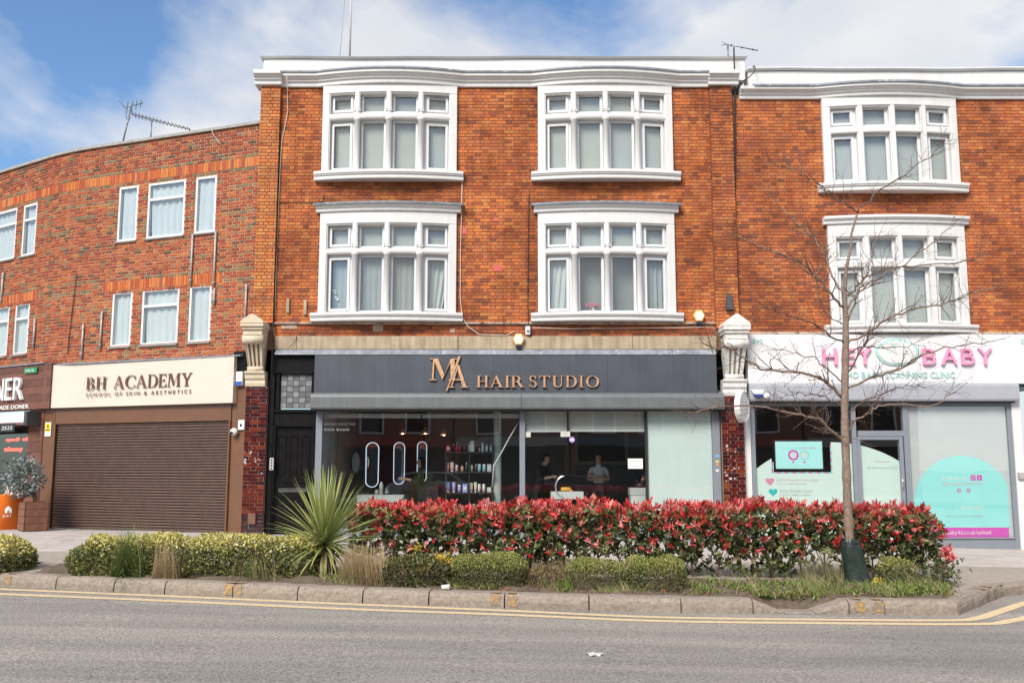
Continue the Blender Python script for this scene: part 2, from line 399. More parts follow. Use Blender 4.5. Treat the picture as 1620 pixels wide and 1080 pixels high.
_CUBE_V = [(-.5, -.5, -.5), (.5, -.5, -.5), (.5, .5, -.5), (-.5, .5, -.5), (-.5, -.5, .5), (.5, -.5, .5), (.5, .5, .5), (-.5, .5, .5)]
_CUBE_F = [(0, 1, 5, 4), (1, 2, 6, 5), (3, 0, 4, 7), (4, 5, 6, 7), (3, 2, 1, 0)]
def lay_bricks(parent, rects, mp, pick, palette, material, joint=0.011, depth=0.06, single=300, rest='brickwork', name='brick', rough=0.0035):
    """bricks standing proud of the mortar bed; the nearest `single` ones are objects of their own, the rest one mesh"""
    off = root_loc(parent)
    items = []
    for k, r in enumerate(rects):
        a, b, c, d = r[0] + joint / 2, r[1] - joint / 2, r[2] + joint / 2, r[3] - joint / 2
        if b - a < 0.012 or d - c < 0.012: continue
        j = lambda s: random.uniform(-s, s)
        a += j(.0025); b += j(.0025); c += j(.002); d += j(.002); n1 = j(rough)
        p0, p1 = mp(a, n1, c), mp(b, n1, c)
        ctr = Vector(((p0[0] + p1[0]) / 2, (p0[1] + p1[1]) / 2, (c + d) / 2))
        L = math.hypot(p1[0] - p0[0], p1[1] - p0[1])
        dx, dy = (p1[0] - p0[0]) / L, (p1[1] - p0[1]) / L
        if dx < 0: dx, dy = -dx, -dy
        area = L * (d - c) / (ctr - Vector((0, 0, EYE))).length_squared
        items.append((area, ctr, L, d - c, dx, dy, pick(r), ))
    items.sort(key=lambda t: -t[0])
    var = []
    for i, c in enumerate(palette):
        me = col_mesh(name, _CUBE_V, _CUBE_F, [c] * 8); me.materials.append(material); var.append(me)
    for t in items[:single]:
        _, ctr, L, h, dx, dy, ci = t
        o = bpy.data.objects.new(name, var[ci]); COL.objects.link(o); o.parent = parent
        o.location = ctr + Vector((-dy * -1, dx * 1, 0)) * 0 + Vector((-dy, dx, 0)) * (depth / 2) - off
        o.rotation_euler = (0, 0, math.atan2(dy, dx)); o.scale = (L, depth, h)
    if len(items) > single:
        vs, fs, cs = [], [], []
        for t in items[single:]:
            _, ctr, L, h, dx, dy, ci = t; b = len(vs)
            for x, y, z in _CUBE_V:
                yy = (y + .5) * depth; xx = x * L
                vs.append((ctr.x + xx * dx - yy * dy - off.x, ctr.y + xx * dy + yy * dx - off.y, ctr.z + z * h - off.z))
            fs += [tuple(b + i for i in f) for f in _CUBE_F]; cs += [palette[ci]] * 8
        o = link_mesh(rest, col_mesh(rest, vs, fs, cs), parent, material); o['kind'] = 'stuff'

def wall_holes(mp, u0, u1, z0, z1, holes, n0, n1, seglen=None):
    m = MB(mp)
    us = sorted({u0, u1, *[min(max(h[i], u0), u1) for h in holes for i in (0, 1)]})
    zs = sorted({z0, z1, *[min(max(h[i], z0), z1) for h in holes for i in (2, 3)]})
    for i in range(len(us) - 1):
        run = None
        for k in range(len(zs) - 1):
            uc, zc = (us[i] + us[i + 1]) / 2, (zs[k] + zs[k + 1]) / 2
            hit = any(h[0] < uc < h[1] and h[2] < zc < h[3] for h in holes)
            if not hit and run is None: run = zs[k]
            if (hit or k == len(zs) - 2) and run is not None:
                top = zs[k] if hit else zs[k + 1]
                sg = 1 if not seglen else max(1, int((us[i + 1] - us[i]) / seglen))
                if us[i + 1] - us[i] > 1e-4 and top - run > 1e-4: m.box(us[i], us[i + 1], n0, n1, run, top, sg)
                run = None
    return m

# ------------------------------------------------------------------ lettering
_TXT = {}
def glyph_mesh(ch):
    """(verts, faces, advance) of a built-in sans glyph, cap height 1"""
    if ch in _TXT: return _TXT[ch]
    c = bpy.data.curves.new('glyph', 'FONT'); c.body = ch; c.size = 1.0; c.resolution_u = 3
    o = bpy.data.objects.new('glyph', c); COL.objects.link(o)
    dg = bpy.context.evaluated_depsgraph_get(); dg.update()
    me = bpy.data.meshes.new_from_object(o.evaluated_get(dg))
    vs = [(v.co.x, v.co.y) for v in me.vertices]; fs = [tuple(p.vertices) for p in me.polygons]
    bpy.data.objects.remove(o); bpy.data.curves.remove(c); bpy.data.meshes.remove(me)
    cap = 0.729
    vs = [(x / cap, y / cap) for x, y in vs]
    if vs: lo, hi = min(v[0] for v in vs), max(v[0] for v in vs); vs = [(x - lo, y) for x, y in vs]; adv = hi - lo
    else: adv = 0.3
    _TXT[ch] = (vs, fs, adv); return _TXT[ch]

def extrude_flat(vs, fs, n0, n1):
    """flat (u, z) faces -> solid: front at n1, back at n0"""
    k = len(vs)
    V = [(u, n1, z) for u, z in vs] + [(u, n0, z) for u, z in vs]
    ec = {}
    for f in fs:
        for i in range(len(f)):
            e = (f[i], f[(i + 1) % len(f)]); ec[e] = ec.get(e, 0) + 1
    Fs = [tuple(f) for f in fs] + [tuple(i + k for i in reversed(f)) for f in fs]
    for (a, b) in ec:
        if (b, a) not in ec: Fs.append((a, a + k, b + k, b))
    return V, Fs

def sans(parent, txt, mp, u0, u1, z, h, n0, n1, material, gap=0.16, space=0.35, single=False, name='letter', slant=0.0, bold=0.0, flip=1):
    """text fitted between u0 and u1 on baseline z with cap height h; single: every letter a part of its own"""
    tot = 0; items = []
    for ch in txt:
        if ch == ' ': tot += space; continue
        vs, fs, adv = glyph_mesh(ch); items.append((tot, vs, fs)); tot += adv + gap
    tot -= gap
    sx = (u1 - u0) / tot
    m = MB(mp)
    for x0, vs, fs in items:
        q = [(u0 + (x0 + x + y * slant) * sx, z + y * h) for x, y in vs]
        V, Fs = extrude_flat(q, fs, n0, n1); m.add(V, Fs)
        if single: m.build(name, material, parent); m = MB(mp)
    if not single: return m.build(name, material, parent)

def _arc(cx, cy, rx, ry, ix, iy, a0, a1, n=12, dx=0.0):
    vs, fs = [], []
    for i in range(n + 1):
        a = R(a0 + (a1 - a0) * i / n)
        vs += [(cx + rx * math.cos(a), cy + ry * math.sin(a)), (cx + dx + ix * math.cos(a), cy + iy * math.sin(a))]
    for i in range(n): fs.append((2 * i, 2 * i + 2, 2 * i + 3, 2 * i + 1))
    return vs, fs
def _q(*p): return list(p), [tuple(range(len(p)))]
def _r(x0, x1, y0, y1): return _q((x0, y0), (x1, y0), (x1, y1), (x0, y1))
def serif_glyph(ch):
    """roman capitals with bracket-less serifs: list of (verts, faces), width; cap height 1"""
    T, t, s = 0.13, 0.05, 0.04
    ser = lambda a, b: [_r(a, b, 0, s), _r(a, b, 1 - s, 1)]
    if ch == 'I': return [_r(.08, .08 + T, s, 1 - s)] + ser(0, .31), .31
    if ch == 'H': return [_r(.07, .07 + T, s, 1 - s), _r(.55, .55 + T, s, 1 - s), _r(.22, .55, .48, .48 + t)] + ser(0, .29) + ser(.48, .77), .77
    if ch == 'T': return [_r(.29, .29 + T, s, .945), _r(0, .73, .945, 1), _q((0, .76), (.04, .76), (.09, .945), (0, .945)), _q((.73, .76), (.73, .945), (.64, .945), (.69, .76)), _r(.2, .53, 0, s)], .73
    if ch == 'E': return [_r(.07, .07 + T, s, 1 - s), _r(0, .58, 0, .055), _r(0, .56, .945, 1), _r(.22, .46, .48, .535), _q((.5, .055), (.58, .055), (.61, .24), (.58, .24)), _q((.49, .945), (.54, .78), (.57, .78), (.56, .945)), _r(.42, .46, .4, .48), _r(.42, .46, .535, .615)], .61
    if ch == 'D': return [_r(.07, .07 + T, s, 1 - s), _r(0, .34, 0, s), _r(0, .34, 1 - s, 1), _arc(.34, .5, .42, .5, .27, .455, -90, 90, 16)], .76
    if ch == 'B': return [_r(.07, .07 + T, s, 1 - s), _r(0, .36, 0, s), _r(0, .34, 1 - s, 1), _r(.22, .36, .5, .55), _arc(.34, .765, .22, .235, .1, .19, -76, 90, 12), _arc(.36, .27, .26, .27, .12, .225, -90, 84, 12)], .62
    if ch == 'R': return [_r(.07, .07 + T, s, 1 - s), _r(0, .29, 0, s), _r(0, .34, 1 - s, 1), _r(.22, .34, .46, .505), _arc(.34, .73, .24, .27, .1, .225, -90, 90, 12), _q((.36, .46), (.52, .48), (.74, s), (.56, s)), _r(.56, .8, 0, s)], .8
    if ch == 'A': return [_q((.07, s), (.13, s), (.40, .93), (.37, 1)), _q((.37, 1), (.43, 1), (.76, s), (.60, s), (.345, .84)), _r(.2, .53, .32, .37), _r(0, .23, 0, s), _r(.51, .84, 0, s)], .84
    if ch == 'M': return [_q((.09, s), (.145, s), (.18, 1 - s), (.125, 1 - s)), _q((.125, 1), (.3, 1), (.53, .24), (.46, .02)), _q((.46, .02), (.53, .24), (.8, 1), (.76, 1)), _q((.75, s), (.91, s), (.88, 1 - s), (.74, 1 - s)), _r(0, .24, 0, s), _r(.67, .99, 0, s), _r(.02, .13, 1 - s, 1), _r(.8, .97, 1 - s, 1)], .99
    if ch == 'Y': return [_q((.06, 1 - s), (.23, 1 - s), (.47, .46), (.33, .4)), _q((.33, .4), (.47, .46), (.70, 1 - s), (.64, 1 - s)), _r(.32, .47, s, .43), _r(.22, .57, 0, s), _r(0, .31, 1 - s, 1), _r(.55, .79, 1 - s, 1)], .79
    if ch == 'C': return [_arc(.46, .5, .46, .51, .32, .46, 42, 318, 22, .03), _q((.74, .66), (.78, .66), (.78, .97), (.70, .84)), _q((.72, .15), (.76, .19), (.79, .26), (.77, .26))], .79
    if ch == 'O': return [_arc(.44, .5, .44, .51, .29, .465, 0, 360, 28)], .88
    if ch == 'U': return [_r(.07, .22, .3, 1 - s), _r(.60, .655, .3, 1 - s), _arc(.3625, .3, .2925, .31, .19, .24, 180, 360, 14, .03), _r(0, .29, 1 - s, 1), _r(.52, .74, 1 - s, 1)], .74
    if ch == 'S': return [_arc(.27, .74, .23, .27, .12, .22, 30, 250, 14), _arc(.29, .26, .25, .27, .13, .22, -150, 75, 14), _q((.09, .62), (.18, .56), (.47, .34), (.42, .46), (.22, .60)), _q((.43, .72), (.48, .72), (.48, .97), (.42, .9)), _q((.04, .03), (.09, .1), (.07, .3), (.03, .3))], .54
    return [], .3
def serif_word(parent, txt, mp, u0, u1, z, h, n0, n1, material, gap=0.10, space=0.42, name='letter', widths=None):
    tot = 0; items = []
    for ch in txt:
        if ch == ' ': tot += space; continue
        g, w = serif_glyph(ch); items.append((tot, g)); tot += w + gap
    tot -= gap; sx = (u1 - u0) / tot
    for x0, g in items:
        m = MB(mp)
        for i, (vs, fs) in enumerate(g):
            q = [(u0 + (x0 + x) * sx, z + y * h) for x, y in vs]
            V, Fs = extrude_flat(q, fs, n0, n1 + 0.0009 * i); m.add(V, Fs)
        m.build(name, material, parent)

def disc(mp, u, z, r, n0, n1, k=20, ru=None):
    m = MB(mp); m.prism([(u + (ru or r) * math.cos(2 * math.pi * i / k), z + r * math.sin(2 * math.pi * i / k)) for i in range(k)], n0, n1); return m
def ring(mp, u, z, r0, r1, n0, n1, k=24, a0=0.0, a1=360.0):
    vs, fs = _arc(u, z, r1, r1, r0, r0, a0, a1, k)
    if abs(a1 - a0 - 360) < 1e-6:
        vs = vs[:-2]; fs = [tuple(i % len(vs) for i in f) for f in fs]
    m = MB(mp); V, Fs = extrude_flat(vs, fs, n0, n1); m.add(V, Fs); return m

# ------------------------------------------------------------------ bow windows of the brick terrace
def cloth(mp, u0, u1, z0, z1, n, folds, amp, material, parent, name='curtain', gather=0.0, nu=40):
    m = MB(mp); vs, fs = [], []
    for i in range(nu + 1):
        t = i / nu
        for k in range(6):
            s = k / 5; g = gather * (1 - s) ** 1.5
            u = u0 + (u1 - u0) * t; u = u * (1 - g) + (u0 if gather > 0 else u1) * g
            vs.append((u, n + amp * math.sin(t * folds * 2 * math.pi + 1.3 * math.sin(3 * t)) * (0.6 + 0.4 * (1 - s)), z0 + (z1 - z0) * s))
    for i in range(nu):
        for k in range(5): fs.append((i * 6 + k, (i + 1) * 6 + k, (i + 1) * 6 + k + 1, i * 6 + k + 1))
    m.sm = True; m.add(vs, fs)
    return m.build(name, material, parent)

BOW = 0.19
def bow_window(parent, uc, zs0, zs1, zl0, zt0, zt1, zh, ztop, hood=None, lead=True, round_mullion=True, dress='blind', vents=True):
    """sill zs0..zs1, lower lights up to zt0, transom zt0..zt1, upper lights to zh, frieze to ztop, optional hood (z0, z1)"""
    HW = 1.62
    bw = lambda u: BOW * max(0.0, 1 - ((u - uc) / HW) ** 2)
    def mp(u, n, z): return (u, FAC - n - bw(u), z)
    oi, oo = 1.32, 1.472
    m = MB(mp)                                    # surround: jambs and deep head
    for sgn in (-1, 1):
        a, b = uc + sgn * oi, uc + sgn * oo
        m.box(a, b, -0.25, 0.05, zs1 - 0.01, zh)
        m.box(uc + sgn * (oi - 0.022), uc + sgn * (oi + 0.02), -0.25, 0.028, zs1 - 0.01, zh - 0.002)
    m.box(uc - oo, uc + oo, -0.25, 0.052, zh, ztop, 16)
    m.box(uc - oi, uc + oi, -0.24, 0.022, zh - 0.03, zh + 0.01, 16)
    w = m.build('window', M_WHITE, parent, 0.006)
    s = MB(mp)                                    # moulded sill
    h = zs1 - zs0
    s.sweep(uc - 1.62, uc + 1.62, [(-0.2, zs0), (0.095, zs0), (0.105, zs0 + h * .10), (0.105, zs0 + h * .42), (0.092, zs0 + h * .46), (0.13, zs0 + h * .50), (0.135, zs0 + h * .64), (0.155, zs0 + h * .68), (0.155, zs1 - 0.012), (0.145, zs1), (-0.2, zs1 + 0.02)], 20)
    s.build('sill', M_WHITE, w)
    if hood:
        a, b = hood; k = MB(mp)
        k.sweep(uc - 1.56, uc + 1.56, [(-0.1, a), (0.09, a), (0.10, a + (b - a) * .08), (0.10, a + (b - a) * .42), (0.135, a + (b - a) * .50), (0.14, a + (b - a) * .62), (0.165, a + (b - a) * .66), (0.165, b), (-0.1, b)], 20)
        k.build('hood', M_WHITE, w)
        if lead:
            k = MB(mp); k.sweep(uc - 1.61, uc + 1.61, [(-0.1, b + 0.002), (0.2, b - 0.03), (0.205, b + 0.012), (0.12, b + 0.04), (0.0, b + 0.065), (-0.1, b + 0.065)], 22)
            k.build('lead_flashing', M_LEAD, w)
    t = MB(mp)                                    # transom
    if round_mullion:
        pr = [(-0.2, zt0)] + [(0.0 + 0.05 * math.cos(a), (zt0 + zt1) / 2 + (zt1 - zt0) / 2 * math.sin(a)) for a in [R(-90 + 22.5 * i) for i in range(9)]] + [(-0.2, zt1)]
    else: pr = [(-0.2, zt0), (0.03, zt0), (0.04, zt0 + 0.02), (0.04, zt1 - 0.03), (0.0, zt1), (-0.2, zt1)]
    t.sweep(uc - oi - 0.01, uc + oi + 0.01, pr, 16); t.build('transom', M_WHITE, w)
    cuts = [uc - oi] + [uc - 0.692, uc + 0.0, uc + 0.692] + [uc + oi]
    mw = 0.066
    for q in cuts[1:4]:
        k = MB(mp)
        if round_mullion:
            k.box(q - mw * .8, q + mw * .8, -0.2, -0.02, zs1, zh); k.sm = True
            k.lathe((q, 0.0, 0), [(mw, zs1), (mw, zt0 - 0.03), (mw * 1.25, zt0 - 0.02), (mw * 1.25, zt0 + 0.03), (mw * 1.05, zt0 + 0.045), (mw, zt0 + 0.05), (mw, zh + 0.03)], 14)
            k.sm = False; k.box(q - mw * 1.05, q + mw * 1.05, -0.02, 0.077, zt1 + 0.02, zt1 + 0.07)
            k.m = 1
            for d in (-0.04, 0.04): k.box(q + d - 0.014, q + d + 0.014, 0.06, 0.0815, zt1 + 0.05, zt1 + 0.062)
        else:
            k.box(q - mw, q + mw, -0.2, 0.02, zs1, zh); k.box(q - mw * .7, q + mw * .7, 0.02, 0.05, zs1, zh - 0.002)
        k.build('mullion', [M_WHITE, M_GASKET], w)
    for i in range(4):
        a, b = cuts[i] + (mw if i else 0) - 0.004, cuts[i + 1] - (mw if i < 3 else 0) + 0.004
        side = i in (0, 3)
        for (z0, z1, up) in ((zs1, zt0, False), (zt1, zh, True)):
            fo = 0.055; fi = 0.05 if side else 0.0
            k = MB(mp); n0, n1 = -0.16, -0.085
            def frame(a, b, z0, z1, t, n0, n1):
                k.box(a, a + t, n0, n1, z0, z1); k.box(b - t, b, n0, n1, z0, z1); k.box(a + t, b - t, n0, n1 - 0.001, z0, z0 + t); k.box(a + t, b - t, n0, n1 - 0.001, z1 - t, z1)
            frame(a, b, z0, z1, fo, n0, n1); ga, gb, g0, g1 = a + fo, b - fo, z0 + fo, z1 - fo
            if side: frame(ga, gb, g0, g1, fi, n0, n1 + 0.025); ga += fi; gb -= fi; g0 += fi; g1 -= fi
            k.m = 1; frame(ga - .001, gb + .001, g0 - .001, g1 + .001, 0.008, -0.135, -0.112)
            if side and up and vents: k.box(ga, gb, -0.06, -0.04, g1 + 0.012, g1 + 0.03)
            k.build('sash', [M_UPVC, M_GASKET], w, 0.003)
            p = MB(mp); p.box(ga, gb, -0.130, -0.124, g0, g1); p.build('pane', M_GLASS, w)
            if dress == 'blind' or (up and dress != 'open'):
                c = MB(mp); c.box(a + .01, b - .01, -0.212, -0.205, z0, z1); c.build('blind', M_BLIND, w)
    return w

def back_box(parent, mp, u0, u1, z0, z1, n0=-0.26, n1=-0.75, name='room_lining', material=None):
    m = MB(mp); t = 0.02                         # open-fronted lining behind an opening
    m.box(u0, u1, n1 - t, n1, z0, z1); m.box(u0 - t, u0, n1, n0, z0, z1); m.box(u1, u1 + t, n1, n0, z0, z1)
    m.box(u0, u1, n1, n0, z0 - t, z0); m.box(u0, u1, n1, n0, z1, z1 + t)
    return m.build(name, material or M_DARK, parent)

# ------------------------------------------------------------------ ground, road, pavement, kerb
M_ASPHALT = mat('asphalt', (0.285, 0.258, 0.230), 0.9, 0.60, 40, 1.0, 60, detail=4)
_t = M_ASPHALT.node_tree                          # broad wear bands and pale grit on the asphalt
_b = _t.nodes['Principled BSDF']; _src = _b.inputs['Base Color'].links[0].from_socket
_g = nd(_t, 'ShaderNodeNewGeometry'); _mp = nd(_t, 'ShaderNodeMapping'); _mp.inputs['Scale'].default_value = (0.22, 1.1, 1)
_t.links.new(_g.outputs['Position'], _mp.inputs['Vector'])
_n = nd(_t, 'ShaderNodeTexNoise'); _n.inputs['Scale'].default_value = 1.3; _n.inputs['Detail'].default_value = 7; _t.links.new(_mp.outputs['Vector'], _n.inputs['Vector'])
_rmp = nd(_t, 'ShaderNodeValToRGB'); _rmp.color_ramp.elements[0].position = 0.32; _rmp.color_ramp.elements[0].color = (0.80, 0.80, 0.81, 1); _rmp.color_ramp.elements[1].position = 0.68; _rmp.color_ramp.elements[1].color = (1.14, 1.12, 1.10, 1)
_t.links.new(_n.outputs['Fac'], _rmp.inputs['Fac'])
_x = nd(_t, 'ShaderNodeMix'); _x.data_type = 'RGBA'; _x.blend_type = 'MULTIPLY'; _x.inputs['Factor'].default_value = 1
_t.links.new(_src, _x.inputs['A']); _t.links.new(_rmp.outputs['Color'], _x.inputs['B'])
_v = nd(_t, 'ShaderNodeTexVoronoi'); _v.inputs['Scale'].default_value = 55; _t.links.new(_g.outputs['Position'], _v.inputs['Vector'])
_rmp2 = nd(_t, 'ShaderNodeValToRGB'); _rmp2.color_ramp.elements[0].position = 0.10; _rmp2.color_ramp.elements[0].color = (1, 1, 1, 1); _rmp2.color_ramp.elements[1].position = 0.22; _rmp2.color_ramp.elements[1].color = (0, 0, 0, 1)
_t.links.new(_v.outputs['Distance'], _rmp2.inputs['Fac'])
_wn = nd(_t, 'ShaderNodeMath'); _wn.operation = 'MULTIPLY'; _wn.inputs[1].default_value = 0.35; _t.links.new(_rmp2.outputs['Color'], _wn.inputs[0])
_x2 = nd(_t, 'ShaderNodeMix'); _x2.data_type = 'RGBA'; _t.links.new(_wn.outputs['Value'], _x2.inputs['Factor']); _t.links.new(_x.outputs['Result'], _x2.inputs['A']); _x2.inputs['B'].default_value = (0.50, 0.47, 0.44, 1)
_mp3 = nd(_t, 'ShaderNodeMapping'); _mp3.inputs['Scale'].default_value = (0.05, 1.3, 1); _t.links.new(_g.outputs['Position'], _mp3.inputs['Vector'])      # wheel-polished lanes
_n3 = nd(_t, 'ShaderNodeTexNoise'); _n3.inputs['Scale'].default_value = 1.0; _n3.inputs['Detail'].default_value = 5; _t.links.new(_mp3.outputs['Vector'], _n3.inputs['Vector'])
_rmp3 = nd(_t, 'ShaderNodeValToRGB'); _rmp3.color_ramp.elements[0].position = 0.35; _rmp3.color_ramp.elements[0].color = (0.82, 0.82, 0.83, 1); _rmp3.color_ramp.elements[1].position = 0.62; _rmp3.color_ramp.elements[1].color = (1.07, 1.06, 1.05, 1)
_t.links.new(_n3.outputs['Fac'], _rmp3.inputs['Fac'])
_x3 = nd(_t, 'ShaderNodeMix'); _x3.data_type = 'RGBA'; _x3.blend_type = 'MULTIPLY'; _x3.inputs['Factor'].default_value = 1; _t.links.new(_x2.outputs['Result'], _x3.inputs['A']); _t.links.new(_rmp3.outputs['Color'], _x3.inputs['B'])
_n4 = nd(_t, 'ShaderNodeTexNoise'); _n4.inputs['Scale'].default_value = 0.9; _n4.inputs['Detail'].default_value = 8; _t.links.new(_g.outputs['Position'], _n4.inputs['Vector'])                   # hairline cracks, only here and there
_v4 = nd(_t, 'ShaderNodeTexVoronoi'); _v4.feature = 'DISTANCE_TO_EDGE'; _v4.inputs['Scale'].default_value = 0.85
_vm = nd(_t, 'ShaderNodeVectorMath'); _vm.operation = 'MULTIPLY_ADD'; _vm.inputs[1].default_value = (.9, .9, .9); _t.links.new(_n4.outputs['Color'], _vm.inputs[0]); _t.links.new(_g.outputs['Position'], _vm.inputs[2]); _t.links.new(_vm.outputs['Vector'], _v4.inputs['Vector'])
_rc = nd(_t, 'ShaderNodeValToRGB'); _rc.color_ramp.elements[0].position = 0.002; _rc.color_ramp.elements[0].color = (.42, .41, .40, 1); _rc.color_ramp.elements[1].position = 0.009; _rc.color_ramp.elements[1].color = (1, 1, 1, 1); _t.links.new(_v4.outputs['Distance'], _rc.inputs['Fac'])
_n5 = nd(_t, 'ShaderNodeTexNoise'); _n5.inputs['Scale'].default_value = 0.32; _t.links.new(_g.outputs['Position'], _n5.inputs['Vector'])
_r5 = nd(_t, 'ShaderNodeValToRGB'); _r5.color_ramp.elements[0].position = 0.57; _r5.color_ramp.elements[1].position = 0.7; _t.links.new(_n5.outputs['Fac'], _r5.inputs['Fac'])
_x4 = nd(_t, 'ShaderNodeMix'); _x4.data_type = 'RGBA'; _x4.blend_type = 'MULTIPLY'; _t.links.new(_r5.outputs['Color'], _x4.inputs['Factor']); _t.links.new(_x3.outputs['Result'], _x4.inputs['A']); _t.links.new(_rc.outputs['Color'], _x4.inputs['B'])
_t.links.new(_x4.outputs['Result'], _b.inputs['Base Color'])
M_PATH = mat('tan_asphalt_path', (0.34, 0.29, 0.24), 0.9, 0.18, 9, 0.4, 90, spots=((0.2, 0.17, 0.15), 2.5, 0.6))
M_SLAB = mat('paving_slab', (0.46, 0.41, 0.37), 0.85, 0.16, 2.3, 0.25, 60, spots=((0.30, 0.26, 0.23), 3.1, 0.58))
M_KERB = mat('granite_kerb', (0.280, 0.228, 0.182), 0.85, 0.30, 22, 0.8, 45, spots=((0.12, 0.10, 0.085), 6, 0.62))
M_YELLOW = mat('worn_yellow_paint', (0.66, 0.50, 0.29), 0.7, 0.18, 18, 0.3, 120, spots=((0.28, 0.24, 0.19), 14, 0.62))
M_YMARK = mat('yellow_kerb_paint', (0.55, 0.31, 0.06), 0.8, 0.3, 20, 0.3, 60, spots=((0.24, 0.19, 0.155), 26, 0.40))
M_SOIL = mat('dry_soil', (0.13, 0.095, 0.065), 0.95, 0.4, 14, 0.8, 40)
M_GROUND = mat('far_ground', (0.16, 0.16, 0.13), 0.95, 0.2, 0.3)

def sheet(name, cols, material, kind='structure', parent=None):
    """cols: list of lists of points; neighbouring columns are joined"""
    k = len(cols[0]); vs = [tuple(p) for c in cols for p in c]; fs = []
    for i in range(len(cols) - 1):
        for j in range(k - 1): fs.append((i * k + j, (i + 1) * k + j, (i + 1) * k + j + 1, i * k + j + 1))
    m = MB(); m.add(vs, fs); o = m.build(name, material, parent)
    if kind: o['kind'] = kind
    return o
KP = [G(0, 928, ROAD_DROP), G(250, 939.5, ROAD_DROP), G(500, 951, ROAD_DROP), G(797, 962, ROAD_DROP), G(1079, 969.5, ROAD_DROP), G(1516, 973, ROAD_DROP)]
KC = KP[-1]; KR = [G(1588, 943, ROAD_DROP), G(1700, 934, ROAD_DROP)]
_d = (KP[0] - KP[1]); KP = [KP[0] + _d * 6] + KP
KR.append(KR[-1] + (KR[-1] - KR[0]) * 12)
def kerb_y(x):
    for a, b in zip(KP[:-1], KP[1:]):
        if x <= b.x: return a.y + (b.y - a.y) * (x - a.x) / (b.x - a.x)
    return ret_y(x)
def ret_y(x):
    pts = [KC] + KR
    for a, b in zip(pts[:-1], pts[1:]):
        if x <= b.x: return a.y + (b.y - a.y) * (x - a.x) / (b.x - a.x)
    return pts[-1].y
_lx = sorted([(p[0], p[1]) for p in _lp[::10]])
def back_y(x):
    if x > _lx[-1][0]: return FAC + 0.12
    for a, b in zip(_lx[:-1], _lx[1:]):
        if x <= b[0]: return (a[1] + (b[1] - a[1]) * max(0, (x - a[0])) / (b[0] - a[0])) + 0.12
    return FAC
def kpt(px):
    lo, hi = KP[0].x, KC.x                        # point of the kerb line under a photo column
    for _ in range(50):
        mid = (lo + hi) / 2; yy = kerb_y(mid); zz = zr(mid)
        pxx = 810 + F_PX * mid / (yy * CT + (zz - EYE) * ST)
        if pxx < px: lo = mid
        else: hi = mid
    return Vector((lo, kerb_y(lo), zr(lo)))
def gap_dip(x):                                   # the bed runs down to the road where the kerb is dropped
    c, hw = (kpt(1241).x + kpt(1290).x) / 2, (kpt(1290).x - kpt(1241).x) / 2
    d = abs(x - c); t = max(0.0, min(1.0, (hw + .38 - d) / .40)); return 0.125 * t * t * (3 - 2 * t)
ground = sheet('ground', [[(x, y, -1.6) for y in (-900, 900)] for x in (-900, 900)], M_GROUND)
xs = [-60 + i * 1.0 for i in range(121)]
road = sheet('road', [[(x, y, zr(x)) for y in (-60, -15, 0, 6, 9, 11, 13, 17)] for x in xs], M_ASPHALT)
xs = [-30 + i * 0.25 for i in range(181)]
def in_bed(x): return P(92, 905, 13.6).x + .1 < x < KC.x - .3
pavement = sheet('pavement', [[(x, kerb_y(x) + (1.7 if in_bed(x) else 0.07) + (back_y(x) - kerb_y(x) - (1.7 if in_bed(x) else .07)) * t, (zg(x) - 0.014) if t > .1 else zg(x) - .03) for t in (0, .2, .4, .6, .8, 1)] for x in xs], M_PATH)
# paving slabs in courses along the shops
SLAB0 = 16.15
slab_cache = {}
row = 0; y = SLAB0; nsl = 0
for row in range(12):
    dep = 0.16 if row == 0 else 0.62
    x = -14.0 + (0.45 if row % 2 else 0.0)
    while x < 12.5:
        w = 0.915 if row % 3 else 0.76
        x1 = x + w; xc, yc = (x + x1) / 2, y + dep / 2
        if yc < back_y(xc) - 0.2 and nsl < 300 and xc / yc > -0.62:
            key = (round(w, 2), dep)
            if key not in slab_cache:
                m = MB(); m.box(-w / 2 + .006, w / 2 - .006, -dep / 2 + .006, dep / 2 - .006, -0.04, 0.0); o = m.build('paving_slab', M_SLAB, pavement, 0.005); slab_cache[key] = o.data
            else: o = link_mesh('paving_slab', slab_cache[key], pavement)
            o.location = (xc, yc, zg(xc) + random.uniform(-.003, .003))
            o.rotation_euler = (random.uniform(-.003, .003), -math.atan((zg(xc + .4) - zg(xc - .4)) / .8) + random.uniform(-.003, .003), 0); nsl += 1
        x = x1
    y += dep
